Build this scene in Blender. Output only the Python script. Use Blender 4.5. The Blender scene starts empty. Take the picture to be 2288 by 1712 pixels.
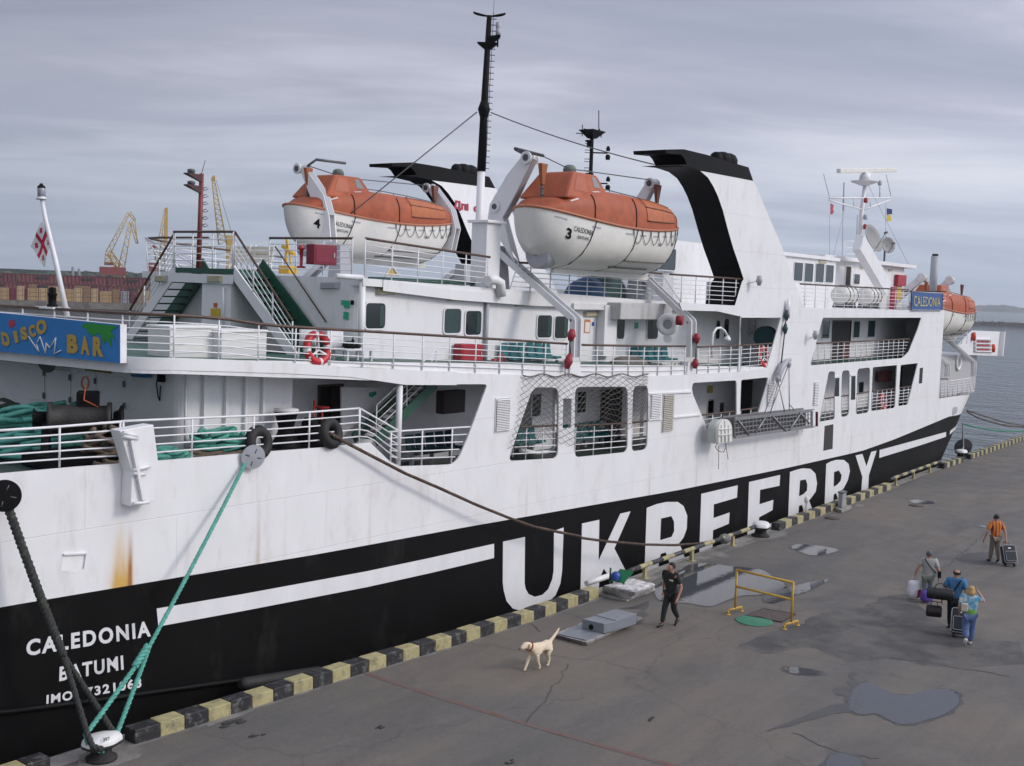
import bpy, bmesh, math, random
import numpy as np
from mathutils import Vector, Matrix
random.seed(7)
SC = bpy.context.scene
COL = SC.collection
# ------------------------------------------------------------------ camera
CAM_H = 9.0
A_Q = math.radians(53.0)
F_PX, CX, CY = 2600.0, 1144.0, 856.0
HL, SL = 606.1, .0372                       # horizon line of the photograph
_u = np.array([SL, -1.0, -(CY-(HL+SL*CX))/F_PX]); _u /= np.linalg.norm(_u)
_fw = np.array([0, 0, 1.0])-_u*_u[2]; _fw /= np.linalg.norm(_fw)
_rt = np.cross(_fw, _u)
if _rt[0] < 0: _rt = -_rt
_R0 = np.array([_rt, _fw, _u])
_B = np.array([[math.cos(A_Q), math.sin(A_Q), 0], [-math.sin(A_Q), math.cos(A_Q), 0], [0, 0, 1]])
RW = _B @ _R0                               # camera (x right, y down, z forward) -> world
cam = bpy.data.cameras.new('camera'); camo = bpy.data.objects.new('camera', cam); COL.objects.link(camo)
cam.sensor_fit = 'HORIZONTAL'; cam.sensor_width = 36.0; cam.lens = F_PX/2288*36.0
cam.clip_start = .1; cam.clip_end = 40000
_m = np.eye(4); _m[:3, 0] = RW[:, 0]; _m[:3, 1] = -RW[:, 1]; _m[:3, 2] = -RW[:, 2]; _m[:3, 3] = (0, 0, CAM_H)
camo.matrix_world = Matrix(_m.tolist())
SC.camera = camo
SC.view_settings.view_transform = 'Standard'; SC.view_settings.look = 'None'
SC.view_settings.exposure = 0.0; SC.view_settings.gamma = 1.0
# ------------------------------------------------------------------ sun and sky
SUN_TO = Vector((-.50, 1.0, -.70)).normalized()          # direction the light travels
sun = bpy.data.lights.new('sun', 'SUN'); suno = bpy.data.objects.new('sun', sun); COL.objects.link(suno)
sun.energy = 1.45; sun.angle = math.radians(14); sun.color = (1.0, .93, .83)
suno.rotation_euler = SUN_TO.to_track_quat('-Z', 'Y').to_euler(); suno.location = (0, -30, 40)
world = bpy.data.worlds.new('World'); SC.world = world; world.use_nodes = True
OFA = (14.3, 7.7, 0)
def build_world():
    nt = world.node_tree; nt.nodes.clear(); N = nt.nodes; L = nt.links
    def n(t, **k):
        x = N.new(t)
        for a, b in k.items(): setattr(x, a, b)
        return x
    out = n('ShaderNodeOutputWorld'); bg = n('ShaderNodeBackground'); bg.inputs[1].default_value = .12
    tc = n('ShaderNodeTexCoord')
    sky = n('ShaderNodeTexSky'); sky.sky_type = 'NISHITA'; sky.sun_disc = False
    sky.sun_elevation = math.asin(-SUN_TO.z); sky.sun_rotation = math.atan2(-SUN_TO.x, -SUN_TO.y); sky.dust_density = 3.0
    sx = n('ShaderNodeSeparateXYZ'); L.new(tc.outputs['Generated'], sx.inputs[0])
    def math_(op, a, b=None, c=None):
        m = n('ShaderNodeMath', operation=op)
        for i, v in enumerate((a, b, c)):
            if v is None: continue
            if isinstance(v, (int, float)): m.inputs[i].default_value = v
            else: L.new(v, m.inputs[i])
        return m.outputs[0]
    zc = math_('MAXIMUM', sx.outputs[2], 0.0)
    zz = math_('ADD', zc, .13)
    # rotate into view frame so the bands run along the horizon, then project onto a cloud ceiling
    fx, fy = math.sin(A_Q), math.cos(A_Q)
    fw = math_('ADD', math_('MULTIPLY', sx.outputs[0], fx), math_('MULTIPLY', sx.outputs[1], fy))
    rt = math_('SUBTRACT', math_('MULTIPLY', sx.outputs[0], fy), math_('MULTIPLY', sx.outputs[1], fx))
    cb = n('ShaderNodeCombineXYZ')
    L.new(math_('DIVIDE', rt, zz), cb.inputs[0]); L.new(math_('DIVIDE', fw, zz), cb.inputs[1])
    def noise(scale, det, sxy, off, dist=0.0):
        mp = n('ShaderNodeMapping'); mp.inputs['Scale'].default_value = (sxy[0], sxy[1], 1); mp.inputs['Location'].default_value = off
        mp.inputs['Rotation'].default_value = (0, 0, math.radians(-9))
        L.new(cb.outputs[0], mp.inputs[0])
        t = n('ShaderNodeTexNoise'); t.inputs['Scale'].default_value = scale; t.inputs['Detail'].default_value = det
        t.inputs['Roughness'].default_value = .55; t.inputs['Distortion'].default_value = dist
        L.new(mp.outputs[0], t.inputs[0]); return t.outputs[0]
    a = noise(.6, 6, (.5, 1.25), OFA, .5)
    b = noise(1.7, 8, (.55, 1.25), (7.3, 2.2, 0), .7)
    s = math_('ADD', math_('MULTIPLY', a, .68), math_('MULTIPLY', b, .32))
    rp = n('ShaderNodeValToRGB'); cr = rp.color_ramp
    K = 1/.12
    cr.elements[0].position = .35; cr.elements[0].color = (.365, .395, .500, 1)
    cr.elements[1].position = .65; cr.elements[1].color = (.77, .775, .850, 1)
    e = cr.elements.new(.47); e.color = (.460, .482, .590, 1)
    e = cr.elements.new(.56); e.color = (.615, .632, .740, 1)
    L.new(s, rp.inputs[0])
    # bluer strip low over the horizon
    hz = n('ShaderNodeMapRange'); hz.inputs[1].default_value = 0.0; hz.inputs[2].default_value = .16
    hz.inputs[3].default_value = .8; hz.inputs[4].default_value = 0.0; L.new(zc, hz.inputs[0])
    mx = n('ShaderNodeMix', data_type='RGBA'); L.new(hz.outputs[0], mx.inputs[0]); L.new(rp.outputs[0], mx.inputs[6])
    mx.inputs[7].default_value = (.40, .485, .60, 1)
    # bright hazy veil of cloud around the sun
    vd = n('ShaderNodeVectorMath', operation='DOT_PRODUCT'); L.new(tc.outputs['Generated'], vd.inputs[0]); vd.inputs[1].default_value = -SUN_TO
    gl = n('ShaderNodeMapRange'); gl.inputs[1].default_value = .25; gl.inputs[2].default_value = 1.0; gl.inputs[3].default_value = 0; gl.inputs[4].default_value = 1
    L.new(vd.outputs['Value'], gl.inputs[0])
    g2 = math_('MULTIPLY', math_('POWER', gl.outputs[0], 2.0), 1.0)
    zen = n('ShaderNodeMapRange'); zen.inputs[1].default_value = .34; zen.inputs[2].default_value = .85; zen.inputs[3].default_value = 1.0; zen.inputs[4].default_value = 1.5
    L.new(sx.outputs[2], zen.inputs[0])            # gain added to the unseen sky overhead, to lift the shaded walls
    side = math_('ADD', math_('MULTIPLY', rt, .28), 1.0)
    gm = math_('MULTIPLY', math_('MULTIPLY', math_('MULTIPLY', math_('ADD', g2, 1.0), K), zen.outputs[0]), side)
    sc = n('ShaderNodeVectorMath', operation='SCALE'); L.new(mx.outputs[2], sc.inputs[0]); L.new(gm, sc.inputs['Scale'])
    m2 = n('ShaderNodeMix', data_type='RGBA'); m2.inputs[0].default_value = .95
    L.new(sky.outputs[0], m2.inputs[6]); L.new(sc.outputs[0], m2.inputs[7])
    L.new(m2.outputs[2], bg.inputs[0]); L.new(bg.outputs[0], out.inputs[0])
build_world()
# ------------------------------------------------------------------ pixels to points
ZM = dict(Z1=(0,350,3.678), Z2=(0,650,3.678), Z3=(0,1050,2.5), Z4=(500,300,3.311), Z5=(600,650,3.678), Z6=(1050,300,3.311), Z7=(1100,650,3.678),
          Z8=(1600,350,3.215), B1=(1550,650,2.997), B2=(700,1000,3.16), B3=(1200,950,2.765), B4=(1600,1080,2.619), B5=(400,1300,2.011),
          B6=(1000,0,3.678), B7=(1960,1120,4.598), B8=(1100,1220,4.424), D=(0,0,2212/2288), N=(0,0,1.0))
def px(zm, x, y):
    o = ZM[zm]; return (o[0]+x/o[2], o[1]+y/o[2])
def ray(p):
    d = RW @ np.array([p[0]-CX, p[1]-CY, F_PX]); return d
def atY(zm, x, y, Y):
    d = ray(px(zm, x, y)); t = Y/d[1]; return Vector((d[0]*t, Y, CAM_H+d[2]*t))
def atX(zm, x, y, X):
    d = ray(px(zm, x, y)); t = X/d[0]; return Vector((X, d[1]*t, CAM_H+d[2]*t))
def atZ(zm, x, y, Z=0.0):
    d = ray(px(zm, x, y)); t = (Z-CAM_H)/d[2]; return Vector((d[0]*t, d[1]*t, Z))
def atP(zm, x, y, p0, nrm):
    d = Vector(ray(px(zm, x, y))); o = Vector((0, 0, CAM_H)); nrm = Vector(nrm); t = (Vector(p0)-o).dot(nrm)/d.dot(nrm); return o+d*t
def atD(zm, x, y, R):
    d = Vector(ray(px(zm, x, y))); h = math.hypot(d.x, d.y); return Vector((0, 0, CAM_H))+d*(R/h)
# ------------------------------------------------------------------ materials
MATS = {}
def mat(name, col, rough=.5, metal=0.0, var=.12, vscale=3.0, bump=0.0, bscale=40.0, spec=.5, stretch=(1,1,1), col2=None, c2t=(.5,.62), c2s=1.5, c2amt=1.0, coat=0.0):
    """painted / natural surface: base colour broken up by noise, optional second colour in patches, optional bump"""
    if name in MATS: return MATS[name]
    m = bpy.data.materials.new(name); m.use_nodes = True; nt = m.node_tree; N = nt.nodes; L = nt.links
    b = N['Principled BSDF']; b.inputs['Roughness'].default_value = rough; b.inputs['Metallic'].default_value = metal
    b.inputs['Specular IOR Level'].default_value = spec
    if coat: b.inputs['Coat Weight'].default_value = coat
    tc = N.new('ShaderNodeTexCoord'); mp = N.new('ShaderNodeMapping'); mp.inputs['Scale'].default_value = stretch
    L.new(tc.outputs['Object'], mp.inputs[0])
    t = N.new('ShaderNodeTexNoise'); t.inputs['Scale'].default_value = vscale; t.inputs['Detail'].default_value = 6; t.inputs['Roughness'].default_value = .65
    L.new(mp.outputs[0], t.inputs[0])
    r = N.new('ShaderNodeMapRange'); r.inputs[1].default_value = .3; r.inputs[2].default_value = .7; r.inputs[3].default_value = 1-var; r.inputs[4].default_value = 1+var*.5
    L.new(t.outputs[0], r.inputs[0])
    s = N.new('ShaderNodeVectorMath'); s.operation = 'SCALE'; s.inputs[0].default_value = col[:3]; L.new(r.outputs[0], s.inputs['Scale'])
    src = s.outputs[0]
    if col2 is not None:
        t2 = N.new('ShaderNodeTexNoise'); t2.inputs['Scale'].default_value = c2s; t2.inputs['Detail'].default_value = 8; t2.inputs['Roughness'].default_value = .7
        L.new(mp.outputs[0], t2.inputs[0])
        r2 = N.new('ShaderNodeMapRange'); r2.inputs[1].default_value = c2t[0]; r2.inputs[2].default_value = c2t[1]; r2.inputs[4].default_value = c2amt; L.new(t2.outputs[0], r2.inputs[0])
        mx = N.new('ShaderNodeMix'); mx.data_type = 'RGBA'; L.new(r2.outputs[0], mx.inputs[0]); L.new(src, mx.inputs[6]); mx.inputs[7].default_value = (*col2[:3], 1)
        src = mx.outputs[2]
    L.new(src, b.inputs['Base Color'])
    if bump:
        t3 = N.new('ShaderNodeTexNoise'); t3.inputs['Scale'].default_value = bscale; t3.inputs['Detail'].default_value = 4; L.new(mp.outputs[0], t3.inputs[0])
        bp = N.new('ShaderNodeBump'); bp.inputs['Strength'].default_value = bump; bp.inputs['Distance'].default_value = .02
        L.new(t3.outputs[0], bp.inputs['Height']); L.new(bp.outputs[0], b.inputs['Normal'])
    MATS[name] = m; return m
def s2l(r, g, b):
    f = lambda c: (c/255/12.92) if c <= 10 else ((c/255+.055)/1.055)**2.4
    return (f(r), f(g), f(b))
WHITE = mat('white_ship_paint', (.74,.74,.745), .42, var=.05, vscale=1.2, stretch=(1,1,.35), col2=(.54,.51,.46), c2t=(.53,.78), c2s=2.2, c2amt=.65)
WHITE2 = mat('white_rail_paint', (.72,.72,.73), .45, var=.08, vscale=6, col2=(.42,.33,.25), c2t=(.66,.78), c2s=7, c2amt=.6)
GREY = mat('light_grey_paint', (.36,.37,.40), .5, var=.08)
DGREY = mat('dark_grey_paint', (.09,.095,.10), .5, var=.15)
BLACK = mat('black_paint', (.007,.007,.0075), .6, var=.3, vscale=2, spec=.12)
HULLBLACK = mat('black_hull_paint', (.0048,.0046,.0046), .5, var=.35, vscale=1.0, stretch=(1,1,.5), bump=.05, bscale=2.5, spec=.12, col2=(.028,.026,.025), c2t=(.55,.75), c2s=1.1, c2amt=.7)
RUBBER = mat('black_rubber', (.012,.012,.012), .7, var=.3)
BROWN = mat('varnished_wood_rail', (.085,.045,.03), .5, var=.4, vscale=9, col2=(.2,.15,.11), c2t=(.55,.7), c2s=12, c2amt=.5)
GREEN = mat('green_deck_paint', (.012,.075,.045), .5, var=.25, vscale=4, col2=(.05,.08,.07), c2t=(.5,.7), c2s=3, c2amt=.6)
GLASS = mat('dark_window_glass', (.02,.03,.03), .08, var=.3, vscale=.8, spec=.6)
GLASST = mat('tinted_window_glass', (.04,.075,.075), .08, var=.3, vscale=.8, spec=.6)
RED = mat('red_paint', (.36,.02,.035), .45, var=.2)
ORANGE = mat('faded_orange_grp', (.37,.078,.022), .6, var=.22, vscale=2.5, col2=(.22,.055,.028), c2t=(.48,.72), c2s=3, c2amt=.8)
GRPW = mat('white_grp', (.70,.69,.64), .38, var=.08, vscale=2, col2=(.5,.47,.4), c2t=(.56,.75), c2s=3, c2amt=.5)
YELLOW = mat('yellow_paint', (.58,.36,.03), .5, var=.15)
TEAL = mat('teal_plastic', (.02,.14,.15), .45, var=.15)
STEEL = mat('galvanised_steel', (.28,.28,.29), .45, metal=.5, var=.2)
DARK = mat('dark_interior', (.02,.019,.018), .7, var=.3)
CREAM = mat('cream_lamp_glass', (.42,.37,.24), .35, var=.15)
CABLE = mat('steel_cable', (.1,.1,.105), .5, var=.2)
# ------------------------------------------------------------------ mesh builder
class MB:
    def __init__(s): s.v = []; s.f = []; s.mi = []; s.sm = []; s.m = 0
    def raw(s, vs, fs, smooth=False):
        o = len(s.v); s.v += [Vector(v) for v in vs]
        for f in fs: s.f.append([i+o for i in f]); s.mi.append(s.m); s.sm.append(smooth)
        return s
    def hexa(s, p):      # 8 points: bottom 4 ring, top 4 ring
        return s.raw(p, [(3,2,1,0),(4,5,6,7),(0,1,5,4),(1,2,6,5),(2,3,7,6),(3,0,4,7)])
    def box(s, a, b):
        x0,y0,z0 = a; x1,y1,z1 = b
        return s.hexa([(x0,y0,z0),(x1,y0,z0),(x1,y1,z0),(x0,y1,z0),(x0,y0,z1),(x1,y0,z1),(x1,y1,z1),(x0,y1,z1)])
    def cbox(s, c, d, ax=None):
        """box of half sizes d about c, with axis triple ax"""
        c = Vector(c); X,Yv,Zv = ax or (Vector((1,0,0)),Vector((0,1,0)),Vector((0,0,1)))
        q = []
        for k in (-1,1):
            for i,j in ((-1,-1),(1,-1),(1,1),(-1,1)): q.append(c+X*(i*d[0])+Yv*(j*d[1])+Zv*(k*d[2]))
        return s.hexa(q)
    def beam(s, p, q, w, h, up=(0,0,1)):
        p=Vector(p);q=Vector(q);d=(q-p);l=d.length
        if l<1e-6: return s
        d/=l;up=Vector(up)
        sd=d.cross(up)
        if sd.length<1e-4: sd=d.cross(Vector((1,0,0)))
        sd.normalize();u=sd.cross(d).normalized()
        return s.cbox((p+q)/2,(l/2,w/2,h/2),(d,sd,u))
    def tube(s, pts, r, n=6, cap=True, smooth=True, closed=False):
        pts=[Vector(p) for p in pts]; rs = r if isinstance(r,(list,tuple)) else [r]*len(pts)
        o=len(s.v); k=len(pts); pu=None
        for i,p in enumerate(pts):
            if closed: d=pts[(i+1)%k]-pts[i-1]
            else: d=pts[min(i+1,k-1)]-pts[max(i-1,0)]
            d = d.normalized() if d.length>1e-9 else Vector((0,0,1))
            if pu is None:
                a=Vector((0,0,1)) if abs(d.z)<.9 else Vector((1,0,0))
                u=(a-d*a.dot(d)).normalized()
            else:
                u=(pu-d*pu.dot(d)); u = u.normalized() if u.length>1e-6 else d.orthogonal().normalized()
            pu=u; w=d.cross(u)
            for j in range(n):
                t=2*math.pi*j/n; s.v.append(p+(u*math.cos(t)+w*math.sin(t))*rs[i])
        for i in range(k if closed else k-1):
            for j in range(n):
                a=o+i*n+j;b=o+i*n+(j+1)%n;i2=(i+1)%k
                s.f.append([a,b,o+i2*n+(j+1)%n,o+i2*n+j]); s.mi.append(s.m); s.sm.append(smooth)
        if cap and not closed:
            s.f.append([o+j for j in range(n)][::-1]); s.mi.append(s.m); s.sm.append(False)
            s.f.append([o+(k-1)*n+j for j in range(n)]); s.mi.append(s.m); s.sm.append(False)
        return s
    def lathe(s, c, prof, n=20, axis=(0,0,1), smooth=True):
        """prof: list of (radius, height along axis)"""
        c=Vector(c);ax=Vector(axis).normalized();u=ax.orthogonal().normalized();w=ax.cross(u);o=len(s.v);k=len(prof)
        for r,h in prof:
            for j in range(n):
                t=2*math.pi*j/n; s.v.append(c+ax*h+(u*math.cos(t)+w*math.sin(t))*max(r,1e-4))
        for i in range(k-1):
            for j in range(n):
                s.f.append([o+i*n+j,o+i*n+(j+1)%n,o+(i+1)*n+(j+1)%n,o+(i+1)*n+j]); s.mi.append(s.m); s.sm.append(smooth)
        s.f.append([o+j for j in range(n)][::-1]); s.mi.append(s.m); s.sm.append(False)
        s.f.append([o+(k-1)*n+j for j in range(n)]); s.mi.append(s.m); s.sm.append(False)
        return s
    def ell(s, c, r, n=14, m=8, ax=None):
        c=Vector(c);X,Yv,Zv=ax or (Vector((1,0,0)),Vector((0,1,0)),Vector((0,0,1)));o=len(s.v)
        for i in range(m+1):
            ph=math.pi*i/m
            for j in range(n):
                t=2*math.pi*j/n; rr=max(math.sin(ph),1e-3)
                s.v.append(c+X*(r[0]*rr*math.cos(t))+Yv*(r[1]*rr*math.sin(t))+Zv*(r[2]*math.cos(ph)))
        for i in range(m):
            for j in range(n):
                s.f.append([o+i*n+j,o+(i+1)*n+j,o+(i+1)*n+(j+1)%n,o+i*n+(j+1)%n]); s.mi.append(s.m); s.sm.append(True)
        return s
    def prism(s, poly, off):
        """closed polygon (3-D points, planar, simple) pushed along off; concave polygons are triangulated"""
        from mathutils.geometry import tessellate_polygon
        P=[Vector(p) for p in poly]; off=Vector(off); k=len(P); o=len(s.v)
        s.v += P+[p+off for p in P]
        tr=tessellate_polygon([P])
        for t in tr:
            s.f.append([o+i for i in t]); s.f.append([o+k+i for i in t][::-1]); s.mi += [s.m]*2; s.sm += [False]*2
        for i in range(k):
            j=(i+1)%k; s.f.append([o+i,o+j,o+k+j,o+k+i]); s.mi.append(s.m); s.sm.append(False)
        return s
    def grid(s, rows, smooth=True, closed=False):
        o=len(s.v);n=len(rows[0])
        for r in rows: s.v += [Vector(p) for p in r]
        for i in range(len(rows)-1):
            for j in range(n if closed else n-1):
                j2=(j+1)%n
                s.f.append([o+i*n+j,o+i*n+j2,o+(i+1)*n+j2,o+(i+1)*n+j]); s.mi.append(s.m); s.sm.append(smooth)
        return s
    def build(s, name, mats, parent=None, loc=None, bevel=0.0, fix=True):
        mats = mats if isinstance(mats,(list,tuple)) else [mats]
        if loc is None: loc = parent.get('_w', (0,0,0)) if parent is not None else (0,0,0)
        loc = Vector(loc)
        me=bpy.data.meshes.new(name); me.from_pydata([tuple(v-loc) for v in s.v],[],s.f)
        for m in mats: me.materials.append(m)
        me.polygons.foreach_set('material_index', s.mi); me.polygons.foreach_set('use_smooth', s.sm)
        if fix:
            bm=bmesh.new(); bm.from_mesh(me); bmesh.ops.recalc_face_normals(bm, faces=bm.faces); bm.to_mesh(me); bm.free()
        ob=bpy.data.objects.new(name, me); COL.objects.link(ob)
        if parent is not None:
            ob.parent=parent
            pw=Vector(parent.get('_w',(0,0,0))); ob.location=loc-pw; ob['_w']=tuple(loc)
        else:
            ob.location=loc; ob['_w']=tuple(loc)
        if bevel:
            b=ob.modifiers.new('bevel','BEVEL'); b.width=bevel; b.segments=2; b.limit_method='ANGLE'; b.angle_limit=math.radians(40)
        return ob
def tag(o, label=None, cat=None, group=None, kind=None):
    if label: o['label']=label
    if cat: o['category']=cat
    if group: o['group']=group
    if kind: o['kind']=kind
    return o
def thing(name, loc, label, cat, group=None, parent=None):
    o=bpy.data.objects.new(name,None); COL.objects.link(o); o.empty_display_size=.2
    o.location=Vector(loc); o['_w']=tuple(loc)
    return tag(o,label,cat,group)
def part_empty(name, parent):
    o=bpy.data.objects.new(name,None); COL.objects.link(o); o.empty_display_size=.2; o.parent=parent; o['_w']=tuple(parent['_w']); return o
def copy_tree(o, parent=None):
    c=o.copy(); COL.objects.link(c); c.parent=parent
    for ch in list(o.children): copy_tree(ch, c)
    return c
def fillet(poly, rads, n=5):
    """round the corners of a 3-D polygon"""
    out=[];k=len(poly)
    if isinstance(rads,(int,float)): rads=[rads]*k
    for i in range(k):
        p=Vector(poly[i]);a=Vector(poly[i-1]);b=Vector(poly[(i+1)%k]);r=rads[i]
        if r<=0: out.append(p); continue
        da=a-p;db=b-p;ra=min(r,da.length*.45);rb=min(r,db.length*.45)
        pa=p+da.normalized()*ra;pb=p+db.normalized()*rb
        for j in range(n+1):
            t=j/n; out.append(pa*(1-t)**2+p*2*t*(1-t)+pb*t*t)
    return out
def plate(mb, outer, holes, off):
    """planar polygon with holes, thickened by off"""
    from mathutils.geometry import tessellate_polygon
    loops=[[Vector(p) for p in outer]]+[[Vector(p) for p in h] for h in holes]
    off=Vector(off); flat=[p for l in loops for p in l]; o=len(mb.v); k=len(flat)
    mb.v += flat+[p+off for p in flat]
    for t in tessellate_polygon(loops):
        mb.f.append([o+i for i in t]); mb.f.append([o+k+i for i in t][::-1]); mb.mi += [mb.m]*2; mb.sm += [False]*2
    b=0
    for l in loops:
        n=len(l)
        for i in range(n):
            j=(i+1)%n; mb.f.append([o+b+i,o+b+j,o+k+b+j,o+k+b+i]); mb.mi.append(mb.m); mb.sm.append(False)
        b += n
    return mb
def text_mesh(body, size=1.0, depth=.01, bold=0.0, spacing=1.0):
    """writing as a mesh lying in local XY (x right, y up), left-bottom at the origin"""
    cu=bpy.data.curves.new('txt','FONT'); cu.body=body; cu.size=size; cu.extrude=depth/2; cu.offset=bold; cu.space_character=spacing; cu.resolution_u=4
    ob=bpy.data.objects.new('txt',cu); COL.objects.link(ob)
    dg=bpy.context.evaluated_depsgraph_get(); me=bpy.data.meshes.new_from_object(ob.evaluated_get(dg))
    bpy.data.objects.remove(ob); bpy.data.curves.remove(cu)
    return me
def put_text(name, body, quad, material, parent, bold=.0, depth=.006, spacing=1.0):
    """fit writing into a quad of world points (bottom-left, bottom-right, top-right, top-left)"""
    me=text_mesh(body,1.0,depth,bold,spacing)
    n=len(me.vertices); co=np.empty(n*3); me.vertices.foreach_get('co',co); co=co.reshape(-1,3)
    x0,x1=co[:,0].min(),co[:,0].max(); y0,y1=co[:,1].min(),co[:,1].max()
    q=[Vector(p) for p in quad]; nr=(q[1]-q[0]).cross(q[3]-q[0]).normalized(); loc=Vector(parent.get('_w',(0,0,0))) if parent else Vector((0,0,0))
    for i,v in enumerate(me.vertices):
        u=(co[i,0]-x0)/(x1-x0);w=(co[i,1]-y0)/(y1-y0)
        p=(q[0]*(1-u)+q[1]*u)*(1-w)+(q[3]*(1-u)+q[2]*u)*w
        v.co=p+nr*(co[i,2]+depth/2)-loc
    me.materials.clear(); me.materials.append(material)
    ob=bpy.data.objects.new(name,me); COL.objects.link(ob)
    if parent: ob.parent=parent; ob['_w']=tuple(loc)
    return ob
def lerp(a,b,t): return a+(b-a)*t
def sag(p,q,s,n=14):
    p=Vector(p);q=Vector(q); return [p.lerp(q,i/n)-Vector((0,0,s*4*(i/n)*(1-i/n))) for i in range(n+1)]
def twist_rope(mb, pts, r, strands=3, pitch=.35, n=5, sub=8):
    """laid rope: strands wound round a centre line"""
    P=[Vector(p) for p in pts]; out=[[] for _ in range(strands)]; s=0
    D=[]
    for i in range(len(P)-1):
        k=max(1,int((P[i+1]-P[i]).length/(pitch/sub)))
        for j in range(k): D.append(P[i].lerp(P[i+1],j/k))
    D.append(P[-1]); u=None
    for i,p in enumerate(D):
        d=(D[min(i+1,len(D)-1)]-D[max(i-1,0)]).normalized()
        if u is None: u=d.orthogonal().normalized()
        u=(u-d*u.dot(d)).normalized(); w=d.cross(u)
        if i: s += (p-D[i-1]).length
        for k in range(strands):
            t=2*math.pi*(s/pitch+k/strands); out[k].append(p+(u*math.cos(t)+w*math.sin(t))*r*.52)
    for o in out: mb.tube(o, r*.56, n)
    return mb
# ================================================================== SETTING
YS = 20.0            # plane of the ship's side
ZW = -2.3            # water level
def wave_mat():
    m=bpy.data.materials.new('harbour_water'); m.use_nodes=True; nt=m.node_tree; N=nt.nodes; L=nt.links; b=N['Principled BSDF']
    b.inputs['Base Color'].default_value=(.035,.05,.052,1); b.inputs['Roughness'].default_value=.08; b.inputs['IOR'].default_value=1.33
    tc=N.new('ShaderNodeTexCoord'); h=None
    for sc,st,w in ((.22,(1,.4,1),1.6),(.9,(1,.5,1),.8),(3.2,(1,.7,1),.25)):
        mp=N.new('ShaderNodeMapping'); mp.inputs['Scale'].default_value=st; mp.inputs['Rotation'].default_value=(0,0,.5); L.new(tc.outputs['Object'],mp.inputs[0])
        t=N.new('ShaderNodeTexNoise'); t.inputs['Scale'].default_value=sc; t.inputs['Detail'].default_value=5; t.inputs['Distortion'].default_value=.4; L.new(mp.outputs[0],t.inputs[0])
        k=N.new('ShaderNodeMath'); k.operation='MULTIPLY'; k.inputs[1].default_value=w; L.new(t.outputs[0],k.inputs[0])
        if h is None: h=k.outputs[0]
        else:
            a=N.new('ShaderNodeMath'); a.operation='ADD'; L.new(h,a.inputs[0]); L.new(k.outputs[0],a.inputs[1]); h=a.outputs[0]
    bp=N.new('ShaderNodeBump'); bp.inputs['Strength'].default_value=1.0; bp.inputs['Distance'].default_value=1.3; L.new(h,bp.inputs['Height']); L.new(bp.outputs[0],b.inputs['Normal'])
    return m
WATER=wave_mat()
mb=MB(); mb.raw([(-9000,-9000,ZW),(9000,-9000,ZW),(9000,9000,ZW),(-9000,9000,ZW)],[(0,1,2,3)])
tag(mb.build('water',WATER,fix=False),kind='structure')
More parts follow.
